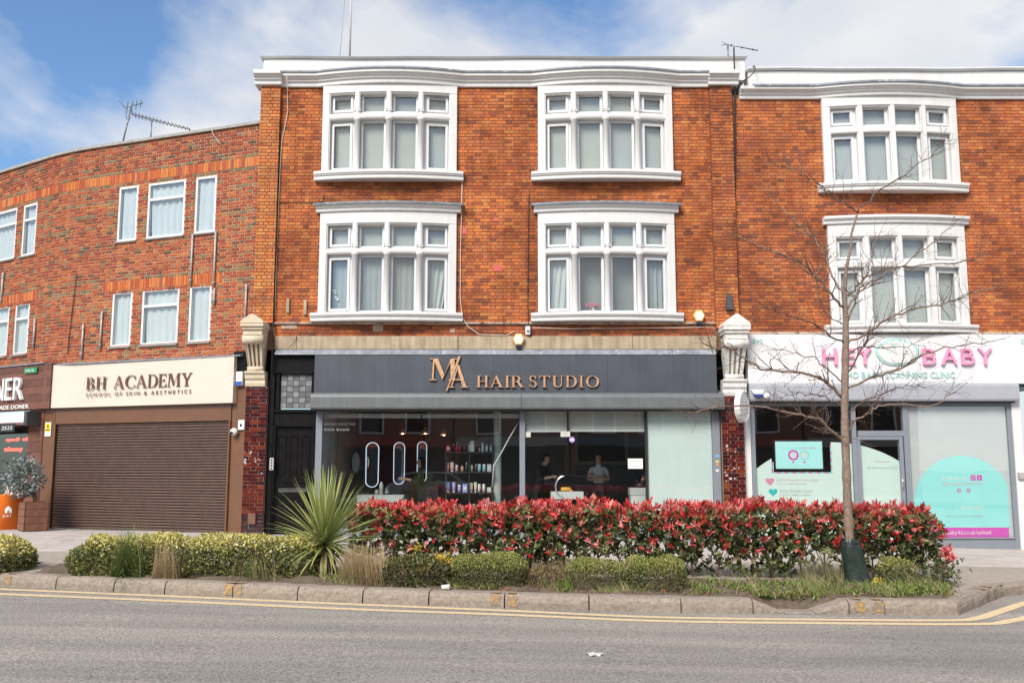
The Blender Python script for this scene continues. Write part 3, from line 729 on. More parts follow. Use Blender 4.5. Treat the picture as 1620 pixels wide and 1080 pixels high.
# granite kerb, every stone a piece
kerb = MB(); _a, _b2 = KP[0], KP[1]
kerb = bpy.data.objects.new('kerb', None); COL.objects.link(kerb); kerb['kind'] = 'structure'
def stone(p, q, h0, h1, w=0.28, marks=None):
    """kerb stone with its front foot from p to q; h0/h1 are the heights of its ends above the road"""
    p, q = Vector(p), Vector(q); d = (q - p); L = math.hypot(d.x, d.y); dx, dy = d.x / L, d.y / L
    nx, ny = -dy, dx
    if ny < 0 and abs(ny) > abs(nx) * .2: nx, ny = -nx, -ny
    m = MB(); k = 7; prof = [(0.0, -0.12), (0.0, 0.45), (0.010, 0.70), (0.028, 0.87), (0.055, 0.965), (0.09, 1.0), (w - .02, 1.0), (w, .92), (w, -0.12)]
    vs, fs = [], []
    for i in range(k + 1):
        t = (0.008 / L) + (1 - 0.016 / L) * i / k; end = 0.9 if i in (0, k) else 1.0
        h = h0 + (h1 - h0) * t
        for n, s in prof:
            jn = random.uniform(-.006, .006); jz = random.uniform(-.005, .005)
            ss = s - (1 - end) * .12 * (s > .5)
            vs.append((p.x + d.x * t + nx * (n + jn), p.y + d.y * t + ny * (n + jn), p.z + d.z * t + ss * h + jz))
    np_ = len(prof)
    for i in range(k):
        for j in range(np_): fs.append((i * np_ + j, i * np_ + (j + 1) % np_, (i + 1) * np_ + (j + 1) % np_, (i + 1) * np_ + j))
    fs += [tuple(range(np_)), tuple(k * np_ + j for j in range(np_ - 1, -1, -1))]
    m.add(vs, fs); o = m.build('kerb_stone', M_KERB, kerb)
    for t in (marks or []):                       # short yellow loading marks painted on the face and top
        y = MB(); a = 0.055 / L
        for s0, s1, n0, n1 in ((.16, .9, -.0055, -.0055), (1.02, 1.02, .045, .19)):
            z0, z1 = (h0 + (h1 - h0) * t) * s0, (h0 + (h1 - h0) * t) * s1
            y.add([(p.x + d.x * (t - a) + nx * n0, p.y + d.y * (t - a) + ny * n0, p.z + d.z * (t - a) + z0 + .003), (p.x + d.x * (t + a) + nx * n0, p.y + d.y * (t + a) + ny * n0, p.z + d.z * (t + a) + z0 + .003),
                   (p.x + d.x * (t + a) + nx * n1, p.y + d.y * (t + a) + ny * n1, p.z + d.z * (t + a) + z1 + .003), (p.x + d.x * (t - a) + nx * n1, p.y + d.y * (t - a) + ny * n1, p.z + d.z * (t - a) + z1 + .003)], [(0, 1, 2, 3)])
        y.build('paint_mark', M_YMARK, o)
KH = 0.168
joints = [-215, -110, -8, 88, 180, 260, 368, 470, 573.6, 678, 798, 932, 1078]
mk = {-8: [.2], 260: [.93], 368: [.07], 678: [.88], 798: [.09]}
for a, b in zip(joints[:-1], joints[1:]): stone(kpt(a), kpt(b), KH, KH, marks=mk.get(a))
stone(kpt(1078), kpt(1192), KH, KH); stone(kpt(1192), kpt(1241), KH, 0.025)
stone(kpt(1241), kpt(1290), 0.025, 0.025); stone(kpt(1290), kpt(1344), 0.025, KH); stone(kpt(1344), kpt(1400), KH, KH, marks=[.3, .86]); stone(kpt(1400), kpt(1516), KH, KH)
_c2 = KC + (KR[0] - KC) * 0.5
stone(KC, _c2, KH, KH); stone(_c2, KR[0], KH, KH, marks=[.3, .6])
_p = KR[0]
for i in range(8):
    _q2 = KR[0] + (KR[1] - KR[0]).normalized() * 0.9 * (i + 1); _q2.z = zr(_q2.x); stone(_p, _q2, KH, KH, 0.2); _p = _q2
# double yellow lines
def ribbon(name, pts, w, material, parent, lift=0.004):
    m = MB(); vs, fs = [], []
    for i, p in enumerate(pts):
        a, b = pts[max(i - 1, 0)], pts[min(i + 1, len(pts) - 1)]; d = (b - a).normalized(); n = Vector((-d.y, d.x, 0)) * (w / 2)
        for q in (p - n, p + n): vs.append((q.x, q.y, zr(q.x) + lift))
    for i in range(len(pts) - 1): fs.append((2 * i, 2 * i + 2, 2 * i + 3, 2 * i + 1))
    m.add(vs, fs); return m.build(name, material, parent)
def smooth_px(pts, k=6):
    out = []
    for i in range(len(pts) - 1):
        p0, p1, p2, p3 = [Vector(pts[max(0, min(len(pts) - 1, j))]) for j in (i - 1, i, i + 1, i + 2)]
        for t in range(k):
            s = t / k; out.append(0.5 * ((2 * p1) + (p2 - p0) * s + (2 * p0 - 5 * p1 + 4 * p2 - p3) * s * s + (-p0 + 3 * p1 - 3 * p2 + p3) * s ** 3))
    out.append(Vector(pts[-1])); return out
near = [(-60, 936.5), (0, 939.3), (270, 950.5), (540, 962.7), (797, 972), (1040, 982), (1300, 985.5), (1541, 987), (1598, 982), (1640, 972), (1700, 950)]
far = [(-60, 929), (0, 931.7), (270, 943), (540, 955), (797, 965.5), (1040, 976.0), (1300, 980), (1480, 981), (1540, 979), (1584, 966), (1625, 953), (1700, 938)]
for l in (near, far): ribbon('yellow_line', [G(p[0], p[1], ROAD_DROP) for p in smooth_px(l, 8)], 0.15, M_YELLOW, road)

# ------------------------------------------------------------------ main brick building
PAL_MAIN = [(c[0] * 1.22, c[1] * 1.19, c[2] * 1.12) for c in [(.46, .140, .042), (.50, .165, .050), (.41, .115, .038), (.36, .100, .040), (.53, .200, .062), (.30, .085, .038), (.22, .075, .040), (.44, .150, .060), (.55, .16, .045), (.40, .13, .05)]]
PAL_PIL = [(.58, .20, .05), (.62, .24, .065), (.52, .16, .045), (.55, .21, .07), (.46, .15, .05), (.60, .17, .045), (.38, .13, .05), (.64, .27, .08), (.5, .19, .06), (.57, .18, .05)]
PAL_LEFT = [(c[0] * .94, c[1] * .98, c[2] * .72) for c in [(.36, .060, .028), (.42, .085, .035), (.30, .045, .025), (.46, .110, .040), (.20, .050, .032), (.12, .055, .042), (.50, .150, .055), (.25, .15, .10), (.17, .125, .09), (.36, .15, .08)]]
M_BRICK_MAIN = attr_mat('orange_brick', 0.9, soot=(0.75, 0.42, 0.60, (.60, .54, .50)), fine=0.36, bump=0.5, speck=(26, 0.745, (.62, .5, .42)), patches=(1.3, 0.34, 0.5, (.72, .68, .66)))
M_BRICK_PIL = attr_mat('pilaster_brick', 0.85, soot=(2.2, 0.34, 0.5, (.6, .55, .52)), fine=0.25, bump=0.4)
M_BRICK_LEFT = attr_mat('red_brick', 0.8, soot=(0.8, 0.30, 0.46, (.7, .66, .64)), fine=0.28, bump=0.4)
M_BRICK_RIGHT = attr_mat('rust_brick', 0.85, soot=(0.65, 0.42, 0.60, (.62, .56, .52)), fine=0.34, bump=0.5, speck=(24, 0.735, (.7, .62, .55)), patches=(1.2, 0.32, 0.5, (.75, .72, .7)))
M_TILE = attr_mat('glazed_brick', 0.18, fine=0.3, bump=0.08, bscale=30, coat=0.5)
def pick_from(wts): 
    ids = list(range(len(wts)))
    return lambda r: random.choices(ids, wts)[0]

building = thing('brick_building', 'three storey orange brick building with four white bow windows over a salon', 'building', (X(780), FAC, -0.05))
uL, uR = X(409, 300), X(1161, 300)               # outer edges of the wall
pilL0, pilL1 = X(408, 320), X(440, 320)
pilR0, pilR1 = X(1126, 320), X(1162, 320)
zband0, zband1 = Z(553), Z(532)                  # stone band over the shops
zbrick_top = Z(137)
# window numbers read off the photograph
wuL, wuR = (X(508, 280) + X(723.5, 280)) / 2, (X(850, 220) + X(1064.5, 220)) / 2
wlL, wlR = (X(503, 500) + X(722, 500)) / 2, (X(849.5, 440) + X(1069.5, 440)) / 2
upper = dict(zs0=Z(287.6), zs1=Z(274.5), zl0=0, zt0=Z(193.5), zt1=Z(183), zh=Z(151.5), ztop=Z(136))
lower = dict(zs0=Z(509.5), zs1=Z(496.5), zl0=0, zt0=Z(404.5), zt1=Z(395), zh=Z(356.5), ztop=Z(337))
holes = []
for uc in (wuL, wuR): holes.append((uc - 1.40, uc + 1.40, upper['zs0'] + .03, 99))
for uc in (wlL, wlR): holes.append((uc - 1.40, uc + 1.40, lower['zs0'] + .03, lower['ztop'] + .05))
wall_holes(map_main, uL, uR, zband0, zbrick_top + .1, [(h[0], h[1], h[2], min(h[3], zbrick_top + .2)) for h in holes], -0.22, -0.012).build('wall', M_MORTAR_MAIN, building)
rects = brick_rects(pilL1, pilR0, zband1, zbrick_top, 0.0735, holes)
def pick_main(r):
    zc = (r[2] + r[3]) / 2
    if zc < Z(512): return random.choices(range(10), [1, 0, 2, 3, 0, 4, 4, 1, 0, 2])[0]
    return random.choices(range(10), [6, 5, 5, 4, 3, 2.5, 1.6, 4, 3, 4])[0]
lay_bricks(building, rects, map_main, pick_main, PAL_MAIN, M_BRICK_MAIN, joint=0.0115)
def map_pil(u, n, z): return (u, FAC - 0.10 - n, z)
for (a, b, zb) in ((pilL0, pilL1, Z(512)), (pilR0, pilR1, Z(520))):
    m = MB(map_main); m.box(a + .012, b - .012, -0.05, 0.088, zb, zbrick_top + .05); pil = m.build('pilaster', M_MORTAR_MAIN, building)
    rs = brick_rects(a, b, zb, zbrick_top, 0.0735, bond='english', S=(b - a) / 2)
    lay_bricks(pil, rs, map_pil, pick_from([5, 3, 4, 4, 3, 4, 1.5, 1, 3, 4]), PAL_PIL if a == pilL0 else PAL_MAIN, M_BRICK_PIL if a == pilL0 else M_BRICK_MAIN, joint=0.015, depth=0.1, single=0, rest='brickwork')
# parapet, coping, cornice with lead
zc0, zc1 = Z(139), Z(119.5)
def cornice_map(centres):
    def mp(u, n, z):
        b = 0
        for c in centres: b = max(b, (BOW + 0.05) * max(0.0, 1 - ((u - c) / 1.6) ** 2))
        return (u, FAC - n - b, z)
    return mp
cm = cornice_map((wuL, wuR))
h = zc1 - zc0
cprof = [(-.2, zc0), (.05, zc0), (.06, zc0 + h * .06), (.06, zc0 + h * .30), (.10, zc0 + h * .36), (.105, zc0 + h * .50), (.15, zc0 + h * .57), (.155, zc0 + h * .64), (.20, zc0 + h * .70), (.205, zc0 + h * .97), (.195, zc1), (-.2, zc1)]
m = MB(cm); m.sweep(pilL1 - .02, pilR0 + .02, cprof, 70); cor = m.build('cornice', M_WHITE, building)
for (a, b) in ((pilL0 - .12, pilL1 + .03), (pilR0 - .03, pilR1 + .13)):  # cornice breaks forward round the pilasters
    m = MB(map_main); m.sweep(a, b, [(n + (0.12 if n > 0 else 0), z + .003) for n, z in cprof], 2); m.build('pilaster_cap', M_WHITE, cor, 0.004)
m = MB(cm); m.sweep(pilL1 - .01, pilR0 + .01, [(-.15, zc1 + .002), (.22, zc1 - .022), (.235, zc1 - .018), (.235, zc1 + .02), (.12, zc1 + .07), (-.15, zc1 + .10)], 70); m.build('lead_flashing', M_LEAD, cor)
zp = Z(93.5, 20.14); zpt = Z(88.3, 20.06)
m = MB(map_main); m.box(X(414, 110), X(1181, 110), -0.55, -0.14, zc1 - .05, zp); par = m.build('parapet', M_WHITE, building)
m = MB(map_main); m.sweep(X(410, 100), X(1183.5, 100), [(-.6, zp), (-.09, zp), (-.06, zp + .03), (-.06, zpt - .01), (-.08, zpt), (-.6, zpt + .02)], 30)
cp = m.build('coping', M_WHITE, par)
for v in cp.data.vertices: v.co.z += 0.012 * math.sin(v.co.x * 1.7) * math.sin(v.co.x * .63 + 1)
m = MB(map_main); m.box(uL + .02, uR - .02, -8, -0.76, 3.4, zp - .05); m.build('roof', M_ROOF, building)
m = MB(map_main); m.box(uL, uL + .04, -8, -0.22, 3.3, zp - .03); m.build('side_wall', M_MORTAR_MAIN, building)
wins = []
for uc, d, hood in ((wuL, upper, None), (wuR, upper, None)):
    wins.append(bow_window(building, uc, hood=hood, dress='blind', **d))
for uc in (wlL, wlR):
    wins.append(bow_window(building, uc, hood=(Z(338), Z(326.5)), dress='upper', **lower))
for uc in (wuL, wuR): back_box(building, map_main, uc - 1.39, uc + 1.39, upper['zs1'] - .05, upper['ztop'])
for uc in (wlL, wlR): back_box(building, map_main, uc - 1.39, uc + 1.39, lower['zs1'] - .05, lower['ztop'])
M_NETDARK = mat('dark_net', (0.36, 0.36, 0.35), 0.9, 0.08, 3)  # darker grey net for the left lower window
w = wins[2]
def wmap(uc): return lambda u, n, z: (u, FAC - n - BOW * max(0, 1 - ((u - uc) / 1.62) ** 2), z)
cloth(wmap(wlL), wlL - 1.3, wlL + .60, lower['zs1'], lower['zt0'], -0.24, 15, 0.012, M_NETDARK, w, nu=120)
cloth(wmap(wlL), wlL + .60, wlL + 1.3, lower['zs1'], lower['zt0'], -0.27, 6, 0.03, M_CURTAIN, w, nu=60, gather=.25)
w = wins[3]
cloth(wmap(wlR), wlR - 1.30, wlR - .66, lower['zs1'], lower['zt0'], -0.24, 6, 0.03, M_CURTAIN, w, nu=60, gather=-.35)
cloth(wmap(wlR), wlR - .66, wlR + .62, lower['zs1'], lower['zt0'], -0.45, 3, 0.01, mat('grey_net', (.30, .31, .31), .9, .06, 3), w, nu=50)
cloth(wmap(wlR), wlR + .85, wlR + 1.3, lower['zs1'], lower['zt0'], -0.24, 4, 0.03, mat('grey_curtain', (.40, .41, .42), .9, .06, 3), w, nu=60)
# rendered ledge, stone band
m = MB(map_main); m.sweep(pilL1, pilR0, [(-.05, Z(513)), (.035, Z(513.2)), (.05, Z(511.5)), (.045, Z(510)), (-.05, Z(509.4))], 1); m.build('ledge', M_RENDER, building)
for (a, b, c, d) in ((445, 470, 514, 520), (590, 606, 514, 524), (712, 720, 520, 526)):
    m = MB(map_main); m.box(X(a, 515), X(b, 515), 0.002, 0.008, Z(d), Z(c)); m.build('mortar_patch', mat('pale_mortar_patch', (.40, .30, .22), .9, .2, 14, .3, 50), building)
m = MB(map_main); st = (435, 470, 725, 1000, 1133)
for a, b in zip(st[:-1], st[1:]):
    m = MB(map_main); m.box(X(a, 540) + .004, X(b, 540) - .004, -.1, 0.06 + random.uniform(-.004, .004), zband0, zband1); m.build('stone_band', M_STONE, building, .008)
# red painted patches and pale scars on the brick
M_REDPATCH = mat('pink_red_paint', (.55, .12, .10), .8, .15, 20)
for (a, b, c, d) in ((780, 793, 419, 429), (781, 789, 345, 350), (731, 738, 361, 370)):
    m = MB(map_main); m.box(X(a), X(b), 0.004, 0.007, Z(d), Z(c)); m.build('paint_patch', M_REDPATCH, building)

# left corbel and glazed-brick pilaster, black entrance door
def corbel(parent, uc, z0, z1, zcap, material, w=0.52, deep=0.42, mp=map_main):
    """scrolled console: base mould z0.., body with three flutes, gabled cap up to z1"""
    H = zcap - z0; b0 = z0 + H * .26
    m = MB(mp); hw = w / 2
    m.sweep(uc - hw * .9, uc + hw * .9, [(-.1, z0), (.14, z0), (.16, z0 + H * .06), (.15, z0 + H * .10), (.19, z0 + H * .14), (.20, z0 + H * .20), (.24, z0 + H * .23), (.24, b0), (-.1, b0)], 1)
    o = m.build('corbel', material, parent, .006)
    m = MB(mp); prof = []
    for i in range(15):
        t = i / 14; n = .12 + deep * .75 * (0.5 - 0.5 * math.cos(math.pi * min(1, t * 1.05))) + .03 * math.sin(t * 7)
        prof.append((n, b0 + (zcap - H * .14 - b0) * t))
    zz = zcap - H * .14
    base_mp = mp; ztap = zcap - H * .14
    m.mp = lambda u, n, z: base_mp(uc + (u - uc) * (.76 + .26 * max(0, min(1, (z - b0) / (ztap - b0)))), n, z)   # the scroll narrows downwards
    for k in range(7):                           # flutes alternate with ribs
        f = k % 2; a, b = uc - hw * .74 + hw * 1.48 * k / 7, uc - hw * .74 + hw * 1.48 * (k + 1) / 7
        m.sweep(a, b, [(-.1, b0)] + [(n - (.10 if f and .06 < (z - b0) / (zz - b0) < .97 else 0), z) for n, z in prof] + [(-.1, zz)], 1)
    m.sweep(uc - hw * .80, uc - hw * .745, [(-.1, b0)] + [(n + .015, z) for n, z in prof] + [(-.1, zz)], 1)
    m.sweep(uc + hw * .745, uc + hw * .80, [(-.1, b0)] + [(n + .015, z) for n, z in prof] + [(-.1, zz)], 1)
    m.build('console', material, o)
    m = MB(mp)
    for zz_, nn_, rr_, kk_ in ((zz - .085, prof[-1][0] - .05, .095, .90), (b0 + .055, .14, .055, .70)):   # rolled ends of the scroll
        MB(mp).tube([(uc - hw * kk_, nn_, zz_), (uc + hw * kk_, nn_, zz_)], rr_, 14).build('scroll', material, o)
    m = MB(mp); nd_ = prof[-1][0]
    m.box(uc - hw * .84, uc + hw * .84, -.1, nd_ + .02, zz, zz + H * .09)
    m.box(uc - hw * .92, uc + hw * .92, -.1, nd_ + .06, zz + H * .09, zcap)
    m.box(uc - hw * 1.02, uc + hw * 1.02, -.1, nd_ + .10, zcap, zcap + (z1 - zcap) * .25)
    q = zcap + (z1 - zcap) * .25
    m.prism([(uc - hw * 1.06, q), (uc + hw * 1.06, q), (uc + hw * .95, q + (z1 - q) * .3), (uc + .03, z1), (uc - .03, z1), (uc - hw * .95, q + (z1 - q) * .3)], -.1, nd_ + .11)
    m.build('cap', material, o, .006)
    return o
corbel(building, X(408, 560), Z(612), Z(503), Z(522), M_CORBEL, w=.47)
PAL_TILE = [tuple(v * .62 for v in c) for c in [(.16, .020, .014), (.10, .014, .014), (.22, .035, .018), (.06, .014, .018), (.28, .050, .020), (.13, .018, .02), (.045, .02, .026), (.34, .075, .025), (.19, .025, .015), (.08, .012, .013)]]
def tiled_pilaster(parent, u0, u1, z0, z1, nf, label=None):
    m = MB(map_main); m.box(u0 + .01, u1 - .01, -.1, nf - .008, z0, z1); m.box(u0 - .06, u1 + .06, -.25, -.101, z0, z1); o = m.build('tiled_pilaster', M_MORTAR_TILE, parent)
    mp = lambda u, n, z: (u, FAC - nf - n, z)
    rs = brick_rects(u0, u1, z0, z1, 0.074, bond='flemish', S=(u1 - u0) * .48, phase=.06)
    def pk(r):
        if r[2] < z0 + .42: return random.choice([6, 6, 3, 6, 1])
        return random.choices(range(10), [6, 5, 4, 4, 2, 5, 1, 1, 5, 4])[0]
    lay_bricks(o, rs, mp, pk, PAL_TILE, M_TILE, joint=.008, depth=.05, single=300, rough=.001)
    return o
tp = tiled_pilaster(building, X(391, 640), X(425, 640), -0.02, Z(612), 0.14)
M_STICKER = mat('torn_sticker', (.46, .45, .42), .8, .3, 30)
def scrap(px, py, s, n, ma, parent):               # a torn scrap of paper stuck flat on the tiles
    k = random.randint(4, 6); a0 = random.uniform(0, 6); MB(map_main).prism([(X(px, py) + s * random.uniform(.5, .9) * math.cos(a0 + 6.283 * i / k), Z(py) + s * random.uniform(.35, .75) * math.sin(a0 + 6.283 * i / k)) for i in range(k)], n, n + .0015).build('sticker', ma, parent)
for i in range(14):
    px, py = random.uniform(388, 418), random.gauss(727, 12); s = random.uniform(.012, .035)
    scrap(px, py, s * 1.1, .143, M_STICKER, tp)
m = MB(map_main); m.box(X(396, 820), X(408, 820), .14, .20, Z(828), Z(811)); m.build('meter_box', mat('rusty_brown_box', (.17, .075, .05), .6, .2, 9), tp, .008)

d0, d1 = X(424.8, 700), X(498, 700)
z_t0, z_t1 = Z(646), Z(592)
door = MB(map_main); door.box(d0, d0 + .10, -.2, .05, -.02, Z(557)); door.box(d1 - .04, d1, -.2, .05, -.02, Z(557))
door.box(d0 + .1, d1 - .04, -.2, .04, Z(590), Z(557)); door.box(d0 + .1, d1 - .04, -.2, .06, Z(652), Z(647.5)); door.box(d0 + .1, d1 - .04, -.2, .02, Z(672), Z(652))
door.box(d0 + .1, X(442, 620), -.2, .0, Z(647), Z(590)); door.box(X(493, 620), d1 - .04, -.2, .0, Z(647), Z(590))
dr = door.build('door', M_BLACK, building, .004)
m = MB(map_main); dl0, dl1 = d0 + .12, d1 - .06; m.box(dl0, dl1, -.14, -.09, 0.0, Z(673))
for (fa, fb, c, e) in ((.08, .30, 752, 688), (.39, .61, 752, 688), (.70, .92, 752, 688), (.10, .9, 775, 762), (.08, .46, 832, 785), (.54, .92, 832, 785)):
    a, b = dl0 + (dl1 - dl0) * fa, dl0 + (dl1 - dl0) * fb
    m.box(a, b, -.09, -.075, Z(e) - .02, Z(e)); m.box(a, b, -.09, -.075, Z(c), Z(c) + .02); m.box(a, a + .02, -.09, -.076, Z(c), Z(e)); m.box(b - .02, b, -.09, -.076, Z(c), Z(e))
m.build('door_leaf', M_BLACK, dr, .004)
for yy, tt in ((673.5, .02), (655.5, .015)):
    m = MB(map_main); m.box(dl0, dl1, -.088, -.03, Z(yy), Z(yy) + tt); m.build('drip_bar', mat('worn_black', (.09, .09, .09), .35, .2, 9), dr)
M_OBSC = mat('obscured_glass', (.24, .245, .24), .25, .25, 6, .3, 50); M_OBSD = mat('obscured_glass_dark', (.15, .153, .155), .2, .25, 6, .3, 50)
a0, a1, b0, b1 = X(443, 620), X(492, 620), Z(645.5), Z(592.5)
for i in range(5):
    for j in range(6):
        m = MB(map_main); e = .006
        m.box(a0 + (a1 - a0) * i / 5 + e, a0 + (a1 - a0) * (i + 1) / 5 - e, -.07, -.06, b0 + (b1 - b0) * j / 6 + e, b0 + (b1 - b0) * (j + 1) / 6 - e)
        m.build('leaded_pane', M_OBSD if (i + j) % 2 or random.random() < .15 else M_OBSC, dr)
m = MB(map_main); m.box(a0, a1, -.1, -.071, b0, b1); m.build('lead_came', mat('lead_came', (.05, .05, .055), .6, .1), dr)
m = MB(map_main); m.box(X(428, 730), X(434, 730), .05, .075, Z(743), Z(724)); m.m = 1
for i in range(4): m.box(X(429.5, 730), X(432.5, 730), .075, .079, Z(741.5 - 4.4 * i), Z(739 - 4.4 * i))
m.build('intercom', [mat('intercom_silver', (.55, .55, .53), .4, .05), M_GASKET], dr)
m = MB(map_main); m.box(dl0 + .1, dl1 - .1, -.09, -.075, Z(778), Z(772)); m.build('letterbox', mat('worn_black', (.09,) * 3), dr)

# shopfront of the salon
shop = MB(map_main)
s0, s1 = X(499, 700), X(1139, 700); zt, zb = Z(650), zg(0) + .02
shop.box(s0, X(509.5, 700), -.1, .02, -.25, zt); shop.box(X(822, 700), X(830.6, 700), -.1, .018, -.25, zt); shop.box(X(1127, 700), s1, -.1, .02, -.25, zt)
shop.box(s0, s1, -.1, .015, zt, zt + .3); shop.box(s0, s1, -.1, .016, -.28, .12)
sf = shop.build('shopfront', M_GREYALU, building, .003)
def pane(parent, u0, u1, z0, z1, n, material=None, mp=map_main):
    m = MB(mp); m.box(u0, u1, n - .005, n + .005, z0, z1); return m.build('pane', material or M_SHOPGLASS, parent)
pc = [X(p, 720) for p in (509.5, 666, 822)]
for a, b in zip(pc[:-1], pc[1:]): pane(sf, a + .003, b - .003, .12, zt, -.03)
pane(sf, X(830.6, 720), X(898.5, 720), .12, zt, -.03); pane(sf, X(899.5, 720), X(971.5, 720), .12, zt, -.035); pane(sf, X(972.3, 720), X(1021, 720), .12, zt, -.03)
M_FROST = mat('frosted_film', (.68, .79, .75), .35, .04, 2)
m = MB(map_main); m.box(X(1025, 720), X(1127, 720), -.055, -.04, .12, zt); m.build('frosted_panel', M_FROST, sf); pane(sf, X(1025, 720), X(1127, 720), .12, zt, -.03)
MB(map_main).box(X(1021, 720), X(1025, 720), -.08, -.0, .12, zt).build('pane_edge', M_GASKET, sf); MB(map_main).box(X(897.5, 660), X(900, 660), -.06, -.015, Z(681), zt).build('pane_edge', M_GASKET, sf)
# raised roller blinds behind the glass
for (a, b, c) in ((831, 897, 680.5), (900, 1020, 680)):
    m = MB(map_main); k = 9; zz0, zz1 = Z(c), zt
    for i in range(k): m.box(X(a, 665), X(b, 665), -.13 - .006 * (i % 2), -.10, zz0 + (zz1 - zz0) * i / k + .002, zz0 + (zz1 - zz0) * (i + 1) / k - .004)
    m.m = 1; m.box(X(a, 665), X(b, 665), -.135, -.09, zz0 - .03, zz0)
    m.build('raised_blind', [mat('white_blind', (.62, .63, .6), .8, .05), M_PLASTIC], sf)
m = MB(map_main)
for a, b in ((511, 665), (667, 821)): m.box(X(a, 657), X(b, 657), -.16, -.09, Z(660.5), Z(654))
m.build('blind_cassette', mat('grey_white_tube', (.45, .47, .46), .5, .05), sf)
pts = [P(820, 668, 20.15), P(806, 692, 20.17), P(793, 716, 20.2), P(781, 736, 20.2), P(779, 770, 20.2)]
MB().tube(pts, .013, 6).build('blind_cord', M_PLASTIC, sf)
pts = [P(886 - 15 * math.cos(R(a)) + 8, 770 + 17.5 * math.sin(R(a)), 19.93) for a in range(-85, 86, 10)]
MB().tube(pts, .017, 8).build('door_handle', M_CHROME, sf)
# lead over the fascia and the shutter box
m = MB(map_main); ll = (437, 500, 698, 800, 925, 1062, 1131)
for i, (a, b) in enumerate(zip(ll[:-1], ll[1:])):
    m = MB(map_main); dz = random.uniform(-.012, .012)
    m.sweep(X(a, 556) + .003, X(b, 556) - .003, [(-.1, Z(553)), (.07, Z(553.5)), (.15, Z(560) + dz), (.155, Z(562)), (.145, Z(562)), (-.1, Z(556))], 1); m.build('lead_flashing', M_LEAD, building)
bx0, bx1 = X(496.5, 640), X(1140.5, 640)
for a, b in ((bx0, X(824, 640)), (X(824.6, 640), bx1)):
    m = MB(map_main); m.sweep(a, b, [(-.1, Z(648.5)), (.34, Z(648.5)), (.36, Z(646)), (.36, Z(630)), (.33, Z(625.5)), (.28, Z(623)), (-.1, Z(622.5))], 1); m.build('shutter_box', M_SHUTTERBOX, building)
m = MB(map_main); m.box(bx0 + .05, bx1 - .05, .06, .30, Z(651), Z(649)); m.build('shutter_slot', M_GASKET, building)

# sign of the salon
M_COPPER = mat('polished_copper', (.93, .50, .28), 0.34, .22, 16, .3, 7, metal=.72)
sign = thing('shop_sign', 'slate grey fascia sign with raised copper letters reading MA HAIR STUDIO', 'sign', (X(815, 600), FAC - .1, Z(623)))
for a, b in zip((499.5, 960, 1131.5)[:-1], (499.5, 960, 1131.5)[1:]):
    m = MB(map_main); m.box(X(a, 590) + .001, X(b, 590) - .001, -.1, .14, Z(623.5), Z(561.5)); m.build('panel', M_FASCIA, sign, .002)
serif_word(sign, 'HAIR', map_main, X(754.5, 605), X(828.5, 605), Z(613.6), Z(595.5) - Z(613.6), .145, .19, M_COPPER)
serif_word(sign, 'STUDIO', map_main, X(836.5, 605), X(946.5, 605), Z(613.6), Z(595.5) - Z(613.6), .145, .19, M_COPPER, gap=.16)
serif_word(sign, 'M', map_main, X(680.5, 590), X(724.5, 590), Z(602.5), Z(568.5) - Z(602.5), .145, .19, M_COPPER)
serif_word(sign, 'A', map_main, X(711.5, 600), X(741.5, 600), Z(614), Z(578.5) - Z(614), .145, .196, M_COPPER)
m = MB(map_main); m.prism([(X(706.5, 619), Z(619.5)), (X(708.5, 619), Z(619.5)), (X(729.5, 566), Z(565)), (X(726, 566), Z(565))], .145, .202); m.build('letter_stroke', M_COPPER, sign)

# ------------------------------------------------------------------ curved red brick parade on the left
parade = thing('brick_parade', 'curved red brick parade with plain white casement windows and a concrete coping', 'building', tuple(map_left(3.0, -.1, -.05)))
sEnd = LW(-190, 400)[0]
zshop = LW(370, 563)[1]                          # top of the shop fronts
ztopL = LW(400, 198)[1]
winL = [  # px0, px1, py0, py1, style
    (-38, 24, 336, 412, 'wide'), (35, 56, 328, 406, 'top'), (186.5, 216.5, 296, 381, 'one'), (233, 291.5, 285.5, 376.5, 'top'), (308.5, 341, 277.5, 365.6, 'one'),
    (-40, 12, 487, 564, 'wide'), (22, 44, 482, 562, 'top'), (176, 207, 462, 549, 'one'), (223.5, 281.5, 456.5, 544, 'top'), (298.5, 332.5, 451, 540, 'one')]
wl_rects = []
for (a, b, c, d, st) in winL:
    sc, z0 = LW((a + b) / 2, d); _, z1 = LW((a + b) / 2, c)
    sa, sb = LW(b, (c + d) / 2)[0], LW(a, (c + d) / 2)[0]
    wl_rects.append((sa, sb, z0, z1, st))
# line up sills and heads of each storey
for grp in (range(0, 5), range(5, 10)):
    z0 = sum(wl_rects[i][2] for i in grp) / 5; z1 = sum(wl_rects[i][3] for i in grp) / 5
    for i in grp: wl_rects[i] = (wl_rects[i][0], wl_rects[i][1], z0, z1, wl_rects[i][4])
zU1, zL1 = wl_rects[0][3], wl_rects[5][3]
hl = [(r[0], r[1], r[2], r[3]) for r in wl_rects]
CH = .0752
snap = lambda z: zshop + round((z - zshop) / CH) * CH
bU, bL = snap(zU1 + .075), snap(zL1 + .075)
bandU = (0.0, sEnd, bU, bU + 3 * CH); sl = LW(352, 440)[0]; bandL = (sl, sl + int((LW(158, 455)[0] - sl) / .075) * .075, bL, bL + 3 * CH); sl2 = LW(60, 470)[0]; bandL2 = (sl2, sEnd, bL, bL + 3 * CH)
wall_holes(map_left, 0, sEnd, zshop - .3, ztopL, hl, -.25, -.011, .25).build('wall', M_MORTAR_LEFT, parade)
hb = hl + [bandU, bandL, bandL2]
rects = brick_rects(0, sEnd, zshop, ztopL, .0752, hb)
olive_rows = set()
